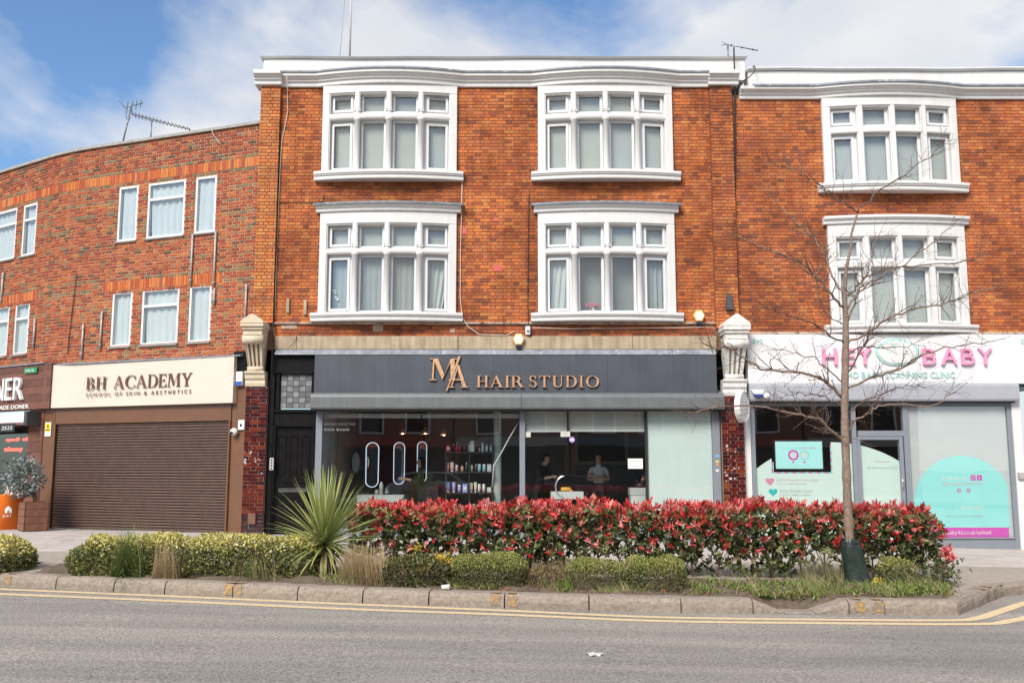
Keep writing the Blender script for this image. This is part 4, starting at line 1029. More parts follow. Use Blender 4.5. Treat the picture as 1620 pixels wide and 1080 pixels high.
for zz in (zU1 + .04, zU1 + .33, zU1 - .32, zU1 - .62, zU1 - .92, zL1 + .04, zL1 + .33, zL1 - .35):
    olive_rows.add(int((zz - zshop) / .0752))
def pick_left(r):
    if r[4] in olive_rows and random.random() < .62: return random.choice([7, 8, 8, 9, 7])
    w = [6, 6, 5, 4, 2.6, .9, 1.6, .6, .4, .8] if r[1] - r[0] > .15 else [4, 4, 3, 4, 2.5, 1.2, 2.5, 2.2, 1.4, 3.2]
    if r[2] > bandU[3]: w = [4, 3, 5, 2.5, 5, 2.2, .8, .6, .6, .8]
    return random.choices(range(10), w)[0]
lay_bricks(parade, rects, map_left, pick_left, PAL_LEFT, M_BRICK_LEFT, joint=.020)
PAL_SOL = [(.50, .12, .03), (.56, .17, .04), (.44, .09, .03), (.38, .07, .03), (.30, .09, .05), (.58, .2, .06)]
sold = []
for (a, b, c, d) in (bandU, bandL, bandL2):
    k = int((b - a) / .075)
    for i in range(k):
        s = a + i * .075
        if not any(h[0] < s + .037 < h[1] and h[2] < (c + d) / 2 < h[3] for h in hl): sold.append((s, s + .075, c, d, 0))
lay_bricks(parade, sold, map_left, pick_from([5, 4, 4, 2, 1, 3]), PAL_SOL, M_BRICK_LEFT, joint=.010, single=0, rest='soldier_course', name='soldier_brick')
k = int(sEnd / .9)
for i in range(k + 1):
    m = MB(map_left); a, b = i * .9 + .004, min(sEnd, (i + 1) * .9) - .004
    dz = random.uniform(-.006, .006)
    if b > a: m.sweep(a, b, [(-.35, ztopL), (.05, ztopL), (.055, ztopL + .06 + dz), (-.35, ztopL + .075 + dz)], 4); m.build('coping', M_COPING, parade)
m = MB(map_left); m.box(0.1, sEnd, -7, -.8, 3.3, ztopL - .12, 24); m.build('roof', M_ROOF, parade)
M_LCURT = mat('bluish_net', (.70, .70, .71), .9, .06, 3)
for (sa, sb, z0, z1, st) in wl_rects:
    m = MB(map_left); t = .05
    def fr(a, b, c, d, t, n0, n1):
        m.box(a, a + t, n0, n1, c, d); m.box(b - t, b, n0, n1, c, d); m.box(a + t, b - t, n0, n1 - .002, c, c + t); m.box(a + t, b - t, n0, n1 - .002, d - t, d)
    fr(sa, sb, z0, z1, t, -.075, -.012)
    zt_ = z0 + (z1 - z0) * .70
    cells = [(sa + t, sb - t, z0 + t, z1 - t)]
    if st in ('top', 'wide'):
        m.box(sa + t, sb - t, -.075, -.008, zt_ - .03, zt_ + .03)
        cells = [(sa + t, sb - t, z0 + t, zt_ - .03), (sa + t, sb - t, zt_ + .03, z1 - t)]
    w = m.build('window', M_UPVC, parade, .003)
    for c in cells: pane(w, c[0], c[1], c[2], c[3], -.04, M_GLASS, map_left)
    cloth(map_left, sa, sb, z0, z1, -.105, max(2.3, (sb - sa) / .2) + random.uniform(-.4, .4), .024, M_LCURT, w, nu=60, gather=random.choice([0, .08, -.1]))
    m = MB(map_left); m.sweep(sa - .03, sb + .03, [(-.1, z0 - .05), (.03, z0 - .05), (.05, z0 - .03), (.05, z0 - .012), (-.02, z0 + .004), (-.1, z0 + .004)], 1); m.build('sill', M_COPING, w)
    back_box(parade, map_left, sa - .02, sb + .02, z0 - .02, z1 + .02, -.25, -.6)

# iron stubs and cables on the parade wall
for i, (px, y0, y1, where) in enumerate(((305, 370, 451, 'from the top floor sill nearest the corbel'), (341.5, 366, 455, 'right of the top floor windows'), (339.5, 456, 482, 'a short piece over the first curtained window'),
        (390, 449, 512, 'close to the stone corbel'), (161.5, 493, 553, 'left of the three curtained windows'), (132, 512, 567, 'beside the thin black cable'), (55.5, 504, 550, 'over the kebab shop'), (5, 431, 480, 'at the edge of the view'))):
    s, z1 = LW(px, y0, .03); _, z0 = LW(px, y1, .03)
    p = map_left(s, .03, z0); t = thing('iron_pipe', 'grey iron pipe on the red brick, ' + where, 'pipe', p, 'iron pipes on the red brick parade')
    MB().tube([map_left(s, .03, z0), map_left(s, .03, (z0 + z1) / 2), map_left(s, .032, z1)], .024, 7).build('tube', M_GALV, t)
    m = MB(map_left)
    for zz in (z0 + .12, z1 - .12): m.box(s - .035, s + .035, 0, .058, zz - .012, zz + .012)
    m.build('bracket', M_GALV, t)
def cable(label, pts, r, material, group='cables on the walls', n=5):
    o = MB().tube(pts, r, n).build('cable', material); props(o, label, 'cable', group); return o
def lwp(px, py, n=.02): s, z = LW(px, py, n); return map_left(s, n, z)
cable('thin black cable hanging down the red brick left of the curtained windows', [lwp(121, 435), lwp(117, 470), lwp(113, 500), lwp(109, 535), lwp(107, 560)], .009, M_CABLE)
cable('pale cable drooping from the concrete coping beside the orange brick pier', [lwp(334, 203, .08), lwp(338, 214), lwp(346, 225), lwp(350, 229)], .008, M_WCABLE)
def fw(px, py, n=.02): return P(px, py, FAC - n)
cable('black drainage cable running down beside the left brick pier', [fw(443, 138, .04), fw(442, 200, .05), fw(438.5, 310, .05), fw(437, 390, .05), fw(434, 440, .05), fw(432, 500, .05), fw(431, 548, .2), fw(430, 590, .1)], .016, M_CABLE)
cable('long white cable hanging from the cornice down the brick pier', [fw(453.5, 118, .3), fw(455, 145), fw(455.5, 175), fw(452, 195), fw(446, 222), fw(443.5, 260), fw(441, 320), fw(438, 390), fw(436, 450), fw(435, 500)], .009, M_WCABLE)
cable('short black cable crossing the brick to the left lead hood', [fw(442, 321), fw(470, 320), fw(497, 321), fw(510, 318), fw(513, 308)], .008, M_CABLE)
cable('white cable falling from the left upper sill past the lower window to the band', [fw(731, 288, .03), fw(730.5, 330, .03), fw(728.5, 400, .03), fw(728, 470, .03), fw(731, 500, .08), fw(740, 516, .06), fw(758, 529, .07), fw(785, 530, .07), fw(800, 531, .07), fw(815, 523, .05)], .009, M_WCABLE)
cable('black cable running down the brick beside the second lower window', [fw(837, 305), fw(836, 350), fw(835.5, 420), fw(835, 480), fw(836, 515, .05), fw(841, 530, .07)], .008, M_CABLE)
cable('thin pale cable strung along the dirty ledge between the two alarm boxes', [fw(842, 518, .06), fw(900, 520, .06), fw(1000, 519, .06), fw(1080, 518, .06), fw(1128, 517, .16)], .007, M_WCABLE)
cable('black cable bundle running down the brick joint beside the right pier', [fw(1161, 75, .1), fw(1163, 150, .04), fw(1163, 250, .04), fw(1162.5, 320, .04), fw(1164, 380, .04), fw(1167, 440, .04), fw(1168, 505, .06), fw(1152, 520, .1), fw(1140, 535, .25)], .018, M_CABLE)
cable('black cable looping over the step between the two white cornices', [fw(1176, 128, .3), fw(1185, 122, .3), fw(1192, 116, .3), fw(1195, 108, .2), fw(1193, 104, .0), fw(1190, 108, -.1)], .011, M_CABLE)
cable('thin black wires dangling from the ledge over the right end of the band', [fw(1112, 512, .2), fw(1118, 525, .1), fw(1124, 545, .08), fw(1128, 560, .16)], .006, M_CABLE)
cable('thin dark cable sagging over the band beside the left corbel', [fw(470, 533, .07), fw(462, 545, .1), fw(455, 552, .16), fw(440, 553, .18), fw(434, 546, .14)], .006, M_CABLE)
for i, (px, y0, y1, s) in enumerate(((456, 473, 495, 'nearer the left pier'), (483.5, 475, 498, 'nearer the white window'))):
    o = MB(map_main).box(X(px, 480) - .03, X(px, 480) + .03, 0, .05, Z(y1), Z(y0)).build('wall_stub', M_STONE); props(o, 'short pale vertical stub on the brick over the black door, ' + s, 'bracket', 'pale stubs on the brick')

# alarm boxes, cameras, little fittings
def hex_alarm(px, py, n, s, label):
    c = P(px, py, FAC - n); t = thing('alarm_box', label, 'alarm box', c)
    mp = lambda u, nn, z: (c.x + u * s, c.y - nn * s, c.z + z * s)
    hx = [(.13 * math.cos(R(60 * i)), .145 * math.sin(R(60 * i))) for i in range(6)]
    MB(mp).prism(hx, -.04, .05).build('housing', mat('amber_plastic', (.70, .42, .10), .45, .06), t, .012)
    MB(mp).prism([(u * .82, z * .82) for u, z in hx], .05, .062).build('face', mat('cream_plastic', (.78, .70, .52), .4, .04), t, .004)
    MB(mp).box(-.06, .06, .062, .066, -.045, .045).build('plate', M_PLASTIC, t)
    MB(mp).box(-.06, .06, -.02, .055, -.19, -.128).build('strobe', mat('dark_blue_strobe', (.02, .025, .06), .25, .1), t, .01)
    return t
hex_alarm(820.5, 537, .10, 1.0, 'yellow hexagonal alarm box above the middle of the grey salon sign')
t = hex_alarm(1105.5, 500, .04, 1.0, 'yellow hexagonal alarm box on the brick beside the right lower window')
c = P(835, 523, FAC - .06); t = thing('junction_box', 'small white junction box with a cable loop above the hexagonal alarm box', 'junction box', c)
MB().box(c.x - .05, c.x + .05, c.y - .05, c.y + .05, c.z - .09, c.z + .09).build('case', M_PLASTIC, t, .01)
MB().ball((c.x, c.y - .06, c.z - .01), .03).build('dial', mat('grey_plastic', (.25, .25, .26), .4, .05), t)
MB().tube([(c.x + .1 * math.cos(R(a)), c.y - .02, c.z + .13 * math.sin(R(a))) for a in range(-80, 200, 20)], .008, 5).build('cable_loop', M_CABLE, t)
c = P(1153.5, 478, FAC - .12); t = thing('wall_lantern', 'black wedge shaped light fitting on the right brick pier', 'wall light', c)
MB().sweep(c.x - .07, c.x + .07, [(0, 0)], 1) if False else None
m = MB(); m.add([(c.x + a * w_, c.y + b * dd, c.z + z) for z, w_, dd in ((-.17, .075, .09), (.14, .055, .05), (.17, .04, .03)) for a, b in ((-1, -1), (1, -1), (1, 1), (-1, 1))],
                [(0, 1, 2, 3), (8, 9, 10, 11)] + [(k * 4 + j, k * 4 + (j + 1) % 4, k * 4 + 4 + (j + 1) % 4, k * 4 + 4 + j) for k in (0, 1) for j in range(4)])
m.build('case', mat('charcoal_plastic', (.05, .055, .06), .5, .1), t, .008)
MB().box(c.x - .04, c.x + .04, c.y - .02, c.y + .10, c.z - .05, c.z + .06).build('bracket', M_CABLE, t)
def wall_box(name, label, cat, s, z, w, h, n0, n1, parts):
    t = thing(name, label, cat, map_left(s, n0, z - h / 2)); mm = MB(map_left); mm.box(s - w / 2, s + w / 2, n0, n1, z - h / 2, z + h / 2); mm.build('case', M_PLASTIC, t, .012)
    for nm, a, b, c, d, ma in parts: MB(map_left).box(s + a * w, s + b * w, n1, n1 + .006, z + c * h, z + d * h).build(nm, ma, t)
    return t

# academy shop front
s_r, s_l = LW(383, 700)[0], LW(72, 700)[0]
M_BROWN = mat('brown_coated_steel', (.155, .072, .035), .42, .08, 4); M_SHUT = mat('brown_shutter', (.100, .058, .042), .45, .12, 5)
M_CREAM = mat('cream_sign_panel', (.64, .57, .48), .5, .04, 1.5); M_LET = mat('dark_brown_letters', (.13, .05, .03), .45, .1, 9)
academy = MB(map_left)
st_r = LW(364, 750)[0]; st_l = LW(85, 750)[0]; zsh = LW(225, 668)[1]; zsb = LW(225, 642)[1]; zst = LW(225, 572)[1]
zbase = -.03
academy.box(-.05, st_r, -.12, .02, zbase, LW(378, 560)[1]); academy.box(st_l, s_l, -.12, .06, zbase, zsb)
academy.box(st_r, st_l, -.12, .05, zsh, zsb); academy.box(st_r + .0, st_r + .04, .02, .07, zbase, zsh); academy.box(st_l - .04, st_l, .06, .07, zbase, zsh)
af = academy.build('shopfront', M_BROWN, parade, .004)
nsl = 38; zz0 = 0.0
for i in range(nsl):
    m = MB(map_left); a = zz0 + (zsh - zz0) * i / nsl; b = zz0 + (zsh - zz0) * (i + 1) / nsl; h = b - a
    m.sweep(st_r + .04, st_l - .04, [(-.03, a), (-.008, a + h * .04), (.006, a + h * .3), (.006, a + h * .62), (-.004, a + h * .86), (-.03, a + h * .93)], 1); m.build('shutter_slat', M_SHUT, af)
MB(map_left).box(st_r, st_l, -.06, -.031, zz0, zsh).build('shutter_back', M_DARK, af)
MB(map_left).sweep(0.25, s_l + .05, [(-.1, zst + .06), (.05, zst + .05), (.17, zst + .02), (.17, zst - .0), (-.1, zst - .0)], 6).build('lead_flashing', M_LEAD, parade)
MB(map_left).box(-.1, LW(378, 560)[0] + .1, -.1, .05, LW(378, 592)[1], LW(378, 560)[1] + .05).build('black_end_panel', M_BLACK, parade)
asign = thing('shop_sign', 'cream fascia sign reading BH ACADEMY over the closed brown shutter', 'sign', map_left((st_r + st_l) / 2, .1, zsb))
g0, g1 = LW(369, 605, .16)[0], LW(81.5, 610, .16)[0]
m = MB(map_left); m.box(g0, g1, -.1, .16, zsb + .002, zst, 1); m.build('panel', M_CREAM, asign, .003)
def map_sign(u, n, z): s = g1 - u; p, q = map_left(g0, 0, 0), map_left(g1, 0, 0); x, y, a = lpath(s); return map_left(s, n, z)
def gu(px, py=605): return g1 - LW(px, py, .17)[0]
def gz(px, py): return LW(px, py, .17)[1]
serif_word(asign, 'BH', map_sign, gu(136), gu(168), gz(152, 615.8), gz(152, 596.5) - gz(152, 615.8), .163, .171, M_LET, gap=.14)
serif_word(asign, 'ACADEMY', map_sign, gu(179.5), gu(303.5), gz(240, 612.5), gz(240, 592) - gz(240, 612.5), .163, .171, M_LET, gap=.05)
sans(asign, 'SCHOOL OF SKIN & AESTHETICS', map_sign, gu(136, 622), gu(302, 622), gz(220, 624.5), gz(220, 618.5) - gz(220, 624.5), .163, .172, M_LET, gap=.62, space=.75, name='lettering')
s, z = LW(380.5, 599, .06); wall_box('alarm_box', 'white alarm box with a blue lower edge beside the cream sign', 'alarm box', s, z, .17, .30, .05, .12, [('blue_strip', -.46, .46, -.48, -.2, mat('alarm_blue', (.03, .10, .45), .4, .05))])
s, z = LW(381.5, 672, .06); wall_box('sensor_box', 'white square sensor box with a dark centre beside the shutter', 'sensor', s, z, .16, .21, .02, .07, [('sensor_window', -.16, .16, -.16, .12, M_GASKET)])
s, z = LW(371, 683, .08); p = map_left(s, .1, z); t = thing('security_camera', 'white dome camera on the brown frame under the square sensor box', 'camera', p)
MB().ball(p, .085, 12).build('dome', M_PLASTIC, t); p2 = map_left(s, .18, z - .02); MB().ball(p2, .035, 8).build('lens', M_GASKET, t)
MB().tube([map_left(s, .02, z), map_left(s, .1, z)], .05, 8).build('mount', M_PLASTIC, t)

# kebab shop at the left edge
M_WOOD = mat('brown_cladding', (.125, .048, .030), .55, .22, 7, .2, 60); M_WOOD2 = mat('brown_cladding_light', (.17, .065, .040), .55, .2, 7, .2, 60)
s_k = LW(47, 720)[0]; s_e = LW(-160, 700)[0]; zf0, zf1 = LW(40, 649)[1], LW(40, 580)[1]
kb = MB(map_left); kb.box(s_l, s_k, -.12, .06, zbase, zf0); kf = kb.build('shopfront', M_WOOD, parade, .003)
nb = 11
for i in range(nb):
    m = MB(map_left); a, b = zbase + (zf0 - zbase) * i / nb + .004, zbase + (zf0 - zbase) * (i + 1) / nb - .004; m.box(s_l + .02, s_k, .06, .075, a, b); m.build('plank', M_WOOD if i % 2 else M_WOOD2, kf)
MB(map_left).box(s_k, s_e, -.1, .0, zbase, .55).build('stall_riser', mat('dark_red_riser', (.20, .03, .03), .5, .1), kf)
pane(kf, s_k + .02, s_e, .55, LW(20, 670)[1], -.02, None, map_left)
MB(map_left).box(s_k, s_e, -.95, -.9, zbase, zf0).build('back_wall', M_DARK, kf)
ksign = thing('shop_sign', 'brown timber kebab shop sign with raised white letters ending in NER', 'sign', map_left(s_k, .2, zf0))
se0 = LW(82, 615, .2)[0]
for i in range(6):
    m = MB(map_left); a, b = zf0 + (zf1 - zf0) * i / 6 + .003, zf0 + (zf1 - zf0) * (i + 1) / 6 - .003
    m.box(se0 + .05, s_e, -.1, .2, a, b, 6); m.build('plank', M_WOOD if i % 2 else M_WOOD2, ksign)
m = MB(map_left); m.box(s_l - .05, se0 + .05, -.1, .19, zf0, zf1); m.build('end_panel', M_WOOD2, ksign)
MB(map_left).box(s_l - .06, s_e, -.1, .23, zf1, zf1 + .03, 6).build('top_flashing', M_LEAD, ksign)
def ku(px, py=615): return s_e - LW(px, py, .22)[0]
def map_k(u, n, z): return map_left(s_e - u, n, z)
def kz(px, py): return LW(px, py, .22)[1]
sans(ksign, 'DONER', map_k, ku(-46), ku(38), kz(20, 632.5), kz(20, 595.5) - kz(20, 632.5), .203, .27, M_PLASTIC, gap=.12, single=True, bold=.05)
sans(ksign, 'HOMEMADE DONER', map_k, ku(-28, 642), ku(45, 642), kz(22, 646.5), kz(22, 640) - kz(22, 646.5), .203, .22, M_PLASTIC, gap=.14, name='lettering')
hs = thing('halal_sign', 'small green HALAL plaque at the top of the timber sign', 'sign', map_left(LW(48, 590)[0], .2, kz(48, 590)))
MB(map_k).box(ku(39, 586), ku(58.5, 586), .2, .23, kz(48, 590), kz(48, 581.5)).build('plate', mat('halal_green', (.02, .25, .09), .4, .05), hs)
sans(hs, 'HALAL', map_k, ku(41.5, 586), ku(55.5, 586), kz(48, 588), kz(48, 583.3) - kz(48, 588), .231, .236, M_PLASTIC, name='lettering')
aw = thing('awning', 'folded white awning cassette over the kebab shop window', 'awning', map_left(s_k + .3, .3, LW(10, 670)[1]))
za0, za1 = LW(20, 672, .3)[1], LW(20, 652, .3)[1]
MB(map_left).sweep(LW(46, 660, .3)[0], s_e, [(0, za0 + .06), (.28, za0), (.42, za0 + .05), (.42, za0 + .12), (.2, za1), (0, za1)], 4).build('cassette', M_PLASTIC, aw)
MB(map_left).box(LW(51, 660, .3)[0], LW(46, 660, .3)[0], 0, .43, za0 - .02, za1).build('end_cap', mat('charcoal_plastic', (.05, .055, .06)), aw)
MB(map_left).box(LW(22, 682, .4)[0], s_e, .38, .395, LW(10, 683, .4)[1], LW(10, 671, .4)[1]).build('valance', mat('black_valance', (.02, .02, .022), .6, .1), aw)
sans(aw, '2525', lambda u, n, z: map_left(s_e - u, n, z), s_e - LW(2, 676, .4)[0], s_e - LW(19, 676, .4)[0], LW(10, 679.5, .4)[1], LW(10, 673.5, .4)[1] - LW(10, 679.5, .4)[1], .396, .4, M_PLASTIC, name='lettering', slant=.15)
M_NEON = mat('red_neon', (.5, .02, .02), .4, 0, emit=(1, .05, .03), estr=2.2)
ns = thing('neon_sign', 'red glowing handwritten neon words inside the kebab shop window', 'neon sign', map_left(s_k + .5, -.1, LW(15, 712)[1]))
for (a, b, c, d, tx) in ((-12, 8, 697, 692, 'open 10'), (13, 32, 697, 692, 'till in'), (-14, 14, 713, 706, 'takeaway'), (22, 32, 713, 706, 'ad')):
    sans(ns, tx, map_k, ku(a, 700), ku(b, 700), LW(10, c)[1], LW(10, d)[1] - LW(10, c)[1], -.12, -.10, M_NEON, gap=.1, name='tube_lettering', slant=.25)
ws = thing('warning_notice', 'small yellow and white warning notice on the timber pier', 'notice', map_left(LW(67, 690)[0], .08, LW(67, 690)[1]))
a, b = ku(62.5, 680), ku(72, 680); q0, q1 = LW(67, 690, .08)[1], LW(67, 668, .08)[1]
MB(map_k).box(a, b, .077, .082, q0, q1).build('plate', M_PLASTIC, ws)
MB(map_k).box(a + .015, b - .015, .082, .084, q0 + (q1 - q0) * .32, q1 - .02).build('yellow_field', mat('sign_yellow', (.75, .60, .03), .5, .03), ws)
uc = (a + b) / 2; MB(map_k).prism([(uc - .035, q0 + (q1 - q0) * .62), (uc + .035, q0 + (q1 - q0) * .62), (uc, q0 + (q1 - q0) * .88)], .084, .086).build('triangle', M_GASKET, ws)
MB(map_k).box(a + .025, b - .025, .084, .0855, q0 + (q1 - q0) * .42, q0 + (q1 - q0) * .5).build('text_bar', M_GASKET, ws)

# ------------------------------------------------------------------ right-hand brick building with the clinic
rb = thing('brick_building', 'rust brick building behind the bare tree with white bow windows over a clinic', 'building', (X(1400), FAC, -.3))
r0, r1 = X(1162, 300), X(1162, 300) + 8.2
ru1 = (X(1302, 260) + X(1516, 260)) / 2 ; rl1 = (X(1311, 450) + X(1529, 450)) / 2
rup = dict(zs0=Z(306), zs1=Z(292.5), zl0=0, zt0=Z(214), zt1=Z(203.5), zh=Z(172), ztop=Z(154.5))
rlo = dict(zs0=Z(527.5), zs1=Z(515.5), zl0=0, zt0=Z(425), zt1=Z(414.5), zh=Z(377), ztop=Z(356.5))
ctr = [ru1, ru1 + 4.72]
zr_top, zr_bot = Z(157), Z(526)
holes = []
for uc in ctr: holes.append((uc - 1.40, uc + 1.40, rup['zs0'] + .03, 99))
for uc in (rl1, rl1 + 4.72): holes.append((uc - 1.40, uc + 1.40, rlo['zs0'] - .2, rlo['ztop'] + .05))
wall_holes(map_main, r0, r1, zr_bot - .2, zr_top + .1, [(h[0], h[1], h[2], min(h[3], zr_top + .2)) for h in holes], -.22, -.012).build('wall', M_MORTAR_MAIN, rb)
lay_bricks(rb, brick_rects(r0, r1, zr_bot, zr_top, .0735, holes, phase=.1), map_main, pick_from([6, 3, 6, 6, 1.5, 4, 2.5, 4, 2, 4]), PAL_MAIN, M_BRICK_RIGHT, joint=.0115)
rc0, rc1 = Z(158), Z(141); h = rc1 - rc0
rprof = [(-.2, rc0), (.05, rc0), (.06, rc0 + h * .06), (.06, rc0 + h * .30), (.10, rc0 + h * .36), (.105, rc0 + h * .50), (.15, rc0 + h * .57), (.155, rc0 + h * .64), (.20, rc0 + h * .70), (.205, rc0 + h * .97), (.195, rc1), (-.2, rc1)]
cmr = cornice_map(ctr)
m = MB(cmr); m.sweep(X(1169, 150), r1, rprof, 70); cor = m.build('cornice', M_WHITE, rb)
m = MB(cmr); m.sweep(X(1190, 150), r1, [(-.15, rc1 + .002), (.22, rc1 - .022), (.235, rc1 - .018), (.235, rc1 + .02), (.12, rc1 + .07), (-.15, rc1 + .10)], 70); m.build('lead_flashing', M_LEAD, cor)
zp2, zpt2 = Z(112.5, 20.14), Z(106, 20.06)
m = MB(map_main); m.box(X(1186, 110), r1, -.55, -.14, rc1 - .05, zp2); par = m.build('parapet', M_WHITE, rb)
m = MB(map_main); m.sweep(X(1184.5, 110), r1, [(-.6, zp2), (-.09, zp2), (-.06, zp2 + .03), (-.06, zpt2), (-.6, zpt2 + .02)], 20); cp = m.build('coping', M_WHITE, par)
for v in cp.data.vertices: v.co.z += .012 * math.sin(v.co.x * 1.9 + 2) * math.sin(v.co.x * .7)
MB(map_main).box(r0, r1, -8, -.8, 3.3, zp2 - .1).build('roof', M_ROOF, rb)
for k in range(2):
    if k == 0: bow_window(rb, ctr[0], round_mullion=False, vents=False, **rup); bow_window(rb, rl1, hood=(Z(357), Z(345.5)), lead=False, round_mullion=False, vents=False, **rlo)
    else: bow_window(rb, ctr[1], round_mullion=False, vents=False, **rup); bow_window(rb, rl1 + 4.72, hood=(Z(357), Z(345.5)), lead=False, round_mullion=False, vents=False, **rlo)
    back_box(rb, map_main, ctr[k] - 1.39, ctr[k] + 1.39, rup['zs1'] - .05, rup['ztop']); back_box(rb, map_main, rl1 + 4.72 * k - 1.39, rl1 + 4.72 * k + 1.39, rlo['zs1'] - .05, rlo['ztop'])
MB(map_main).sweep(X(1180, 525), r1, [(-.1, Z(531)), (.10, Z(531)), (.12, Z(529)), (.10, Z(526)), (-.1, Z(525))], 1).build('ledge', M_RENDER, rb)
corbel(rb, X(1158, 560), Z(627), Z(503), Z(527), mat('white_painted_stone', (.74, .72, .68), .65, .10, 6, .15, 40, streak=.15, spots=((.42, .36, .28), 7, .62)), w=.55)
tp2 = tiled_pilaster(rb, X(1141, 710), X(1176, 710), -.22, Z(627), .14)
cols = [(.7, .7, .68), (.2, .55, .7), (.7, .5, .1), (.75, .75, .72), (.6, .3, .5)]
for i in range(16):
    px, py = random.uniform(1141, 1166), random.gauss(733, 18); s = random.uniform(.015, .05)
    scrap(px, py, s, .143, M_STICKER if i % 3 else mat('sticker_%d' % (i % 5), tuple(v * .7 for v in cols[i % 5]), .7, .1), tp2)
for i, (py, c) in enumerate(((719, (.15, .45, .75)), (728, (.65, .55, .1)), (733, (.6, .25, .1)), (742, (.75, .7, .72)))):
    MB(map_main).box(X(1132, py), X(1137, py), .021, .0225, Z(py + 3.5), Z(py)).build('sticker', mat('frame_sticker_%d' % i, c, .6, .1), sf)
# clinic shop front
cb = MB(map_main); zc_t = Z(641); zc_b = zg(9) - .03
cb.box(X(1176, 720), X(1187.5, 720), -.1, .05, zc_b - .1, Z(634)); white_post = cb.build('white_post', M_WHITE, rb)
cb = MB(map_main); cb.box(X(1188, 720), X(1195.5, 720), -.1, .02, zc_b, zc_t); cb.box(X(1350, 740), X(1357, 740), -.1, .021, zc_b, zc_t); cb.box(X(1432, 740), X(1440.5, 740), -.1, .021, zc_b, zc_t)
cb.box(X(1598, 740), X(1612, 740), -.1, .02, zc_b, Z(634)); cb.box(X(1188, 640), X(1598, 740), -.1, .018, Z(642), Z(636)); cb.box(X(1440.5, 855), X(1598, 740), -.1, .022, zc_b - .2, Z(853)); cb.box(X(1195.5, 855), X(1350, 740), -.1, .022, zc_b - .2, Z(853))
cb.box(X(1440.5, 855), X(1598, 740), .0, .045, Z(852), Z(849.5)); cb.box(X(1357, 685), X(1432, 685), -.1, .02, Z(690), Z(681))
cf = cb.build('shopfront', M_GREYALU, rb, .003)
dd = MB(map_main); a, b = X(1358, 760), X(1431, 760); tt = .10
dd.box(a, a + tt * .7, -.07, .03, zc_b, Z(690.5)); dd.box(b - tt * .8, b, -.07, .03, zc_b, Z(690.5)); dd.box(a, b, -.07, .028, Z(695.5), Z(690.5)); dd.box(a, b, -.07, .028, zc_b, zc_b + .15)
cd = dd.build('door', M_GREYALU, cf, .003)
pane(cf, a + .07, b - .08, zc_b + .15, Z(695.5), -.02); pane(cf, X(1195.5, 740), X(1350, 740), Z(853), Z(642), -.02); pane(cf, X(1357, 660), X(1432, 660), Z(681), Z(642), -.02); pane(cf, X(1440.5, 740), X(1598, 740), Z(850), Z(642), -.02)
MB().tube([P(1427, 757, 19.93), P(1428, 757, 19.9), P(1428.5, 770, 19.9), P(1427.5, 770, 19.93)], .012, 6).build('door_handle', M_CHROME, cf)
cs = thing('shop_sign', 'white clinic fascia with pink letters reading HEY BABY behind the tree', 'sign', (X(1400, 600), FAC - .15, Z(608)))
for a, b in ((1180, 1530), (1530, 1700)): MB(map_main).box(X(a, 570) + .002, X(b, 570) - .002, -.1, .16, Z(607.5), Z(530.5)).build('panel', mat('white_sign_panel', (.70, .69, .69), .35, .02, 1.5), cs, .003)
MB(map_main).sweep(X(1182, 620), X(1604, 620), [(-.1, Z(635)), (.2, Z(635)), (.22, Z(632)), (.22, Z(611)), (.19, Z(608)), (-.1, Z(608))], 1).build('shutter_box', mat('pale_grey_box', (.36, .37, .40), .45, .05), rb)
MB(map_main).box(X(1190, 640), X(1600, 640), .05, .17, Z(637.5), Z(635.3)).build('shutter_slot', M_GASKET, rb)
M_PINK = mat('pink_acrylic', (.80, .30, .47), .3, .03, 3); M_MINT = mat('mint_acrylic', (.38, .62, .58), .35, .03, 3)
def m16(u, n, z): return map_main(u, n + .16, z)
for ch, a, b in (('H', 1296, 1318.5), ('E', 1327.5, 1347), ('Y', 1352, 1373), ('B', 1453.5, 1473), ('A', 1482, 1507), ('B', 1514, 1534), ('Y', 1540, 1562)):
    sans(cs, ch, m16, X(a, 565), X(b, 565), Z(578.5), Z(551) - Z(578.5), .01, .07, M_PINK, single=True)
    q = [(X(a, 565), Z(578.5)), (X(b, 565), Z(551))]
# cloud badge with a ring outline and a face of dots
cu, cz = X(1414, 560), Z(560)
pts = []
for i in range(64):
    t = 2 * math.pi * i / 64; r = 1 + .07 * abs(math.sin(2.5 * t + .5)); pts.append((cu + .43 * r * math.cos(t), cz + (.29 * r * math.sin(t) if math.sin(t) > 0 else .25 * r * math.sin(t))))
MB(m16).prism(pts, .002, .03).build('badge_edge', M_MINT, cs); MB(m16).prism([(cu + (u - cu) * .88, cz + (z - cz) * .86) for u, z in pts], .03, .045).build('badge_face', M_WHITE, cs)
mk_ = MB(m16)
for du, dz in ((-.16, .0), (.14, .0)): mk_.prism([(cu + du + .025 * math.cos(R(a)), cz + dz + .02 * math.sin(R(a))) for a in range(0, 360, 45)], .045, .049)
mk_.prism([(cu - .04, cz - .1), (cu, cz - .13), (cu + .04, cz - .1), (cu, cz - .115)], .045, .049); mk_.build('badge_marks', M_MINT, cs)
v_, f_ = _arc(cu - .02, cz + .15, .09, .05, .065, .03, -30, 270, 14); mm = MB(m16); mm.add(*extrude_flat(v_, f_, .045, .049)); mm.build('badge_curl', M_MINT, cs)
sans(cs, '4D BABY SCANNING CLINIC', m16, X(1338, 595), X(1505, 595), Z(599), Z(589) - Z(599), .004, .02, M_MINT, gap=.14, name='lettering')
sans(cs, '840', m16, X(1187.5, 541), X(1203, 541), Z(545), Z(537.5) - Z(545), .004, .016, M_MINT, gap=.12, name='lettering')
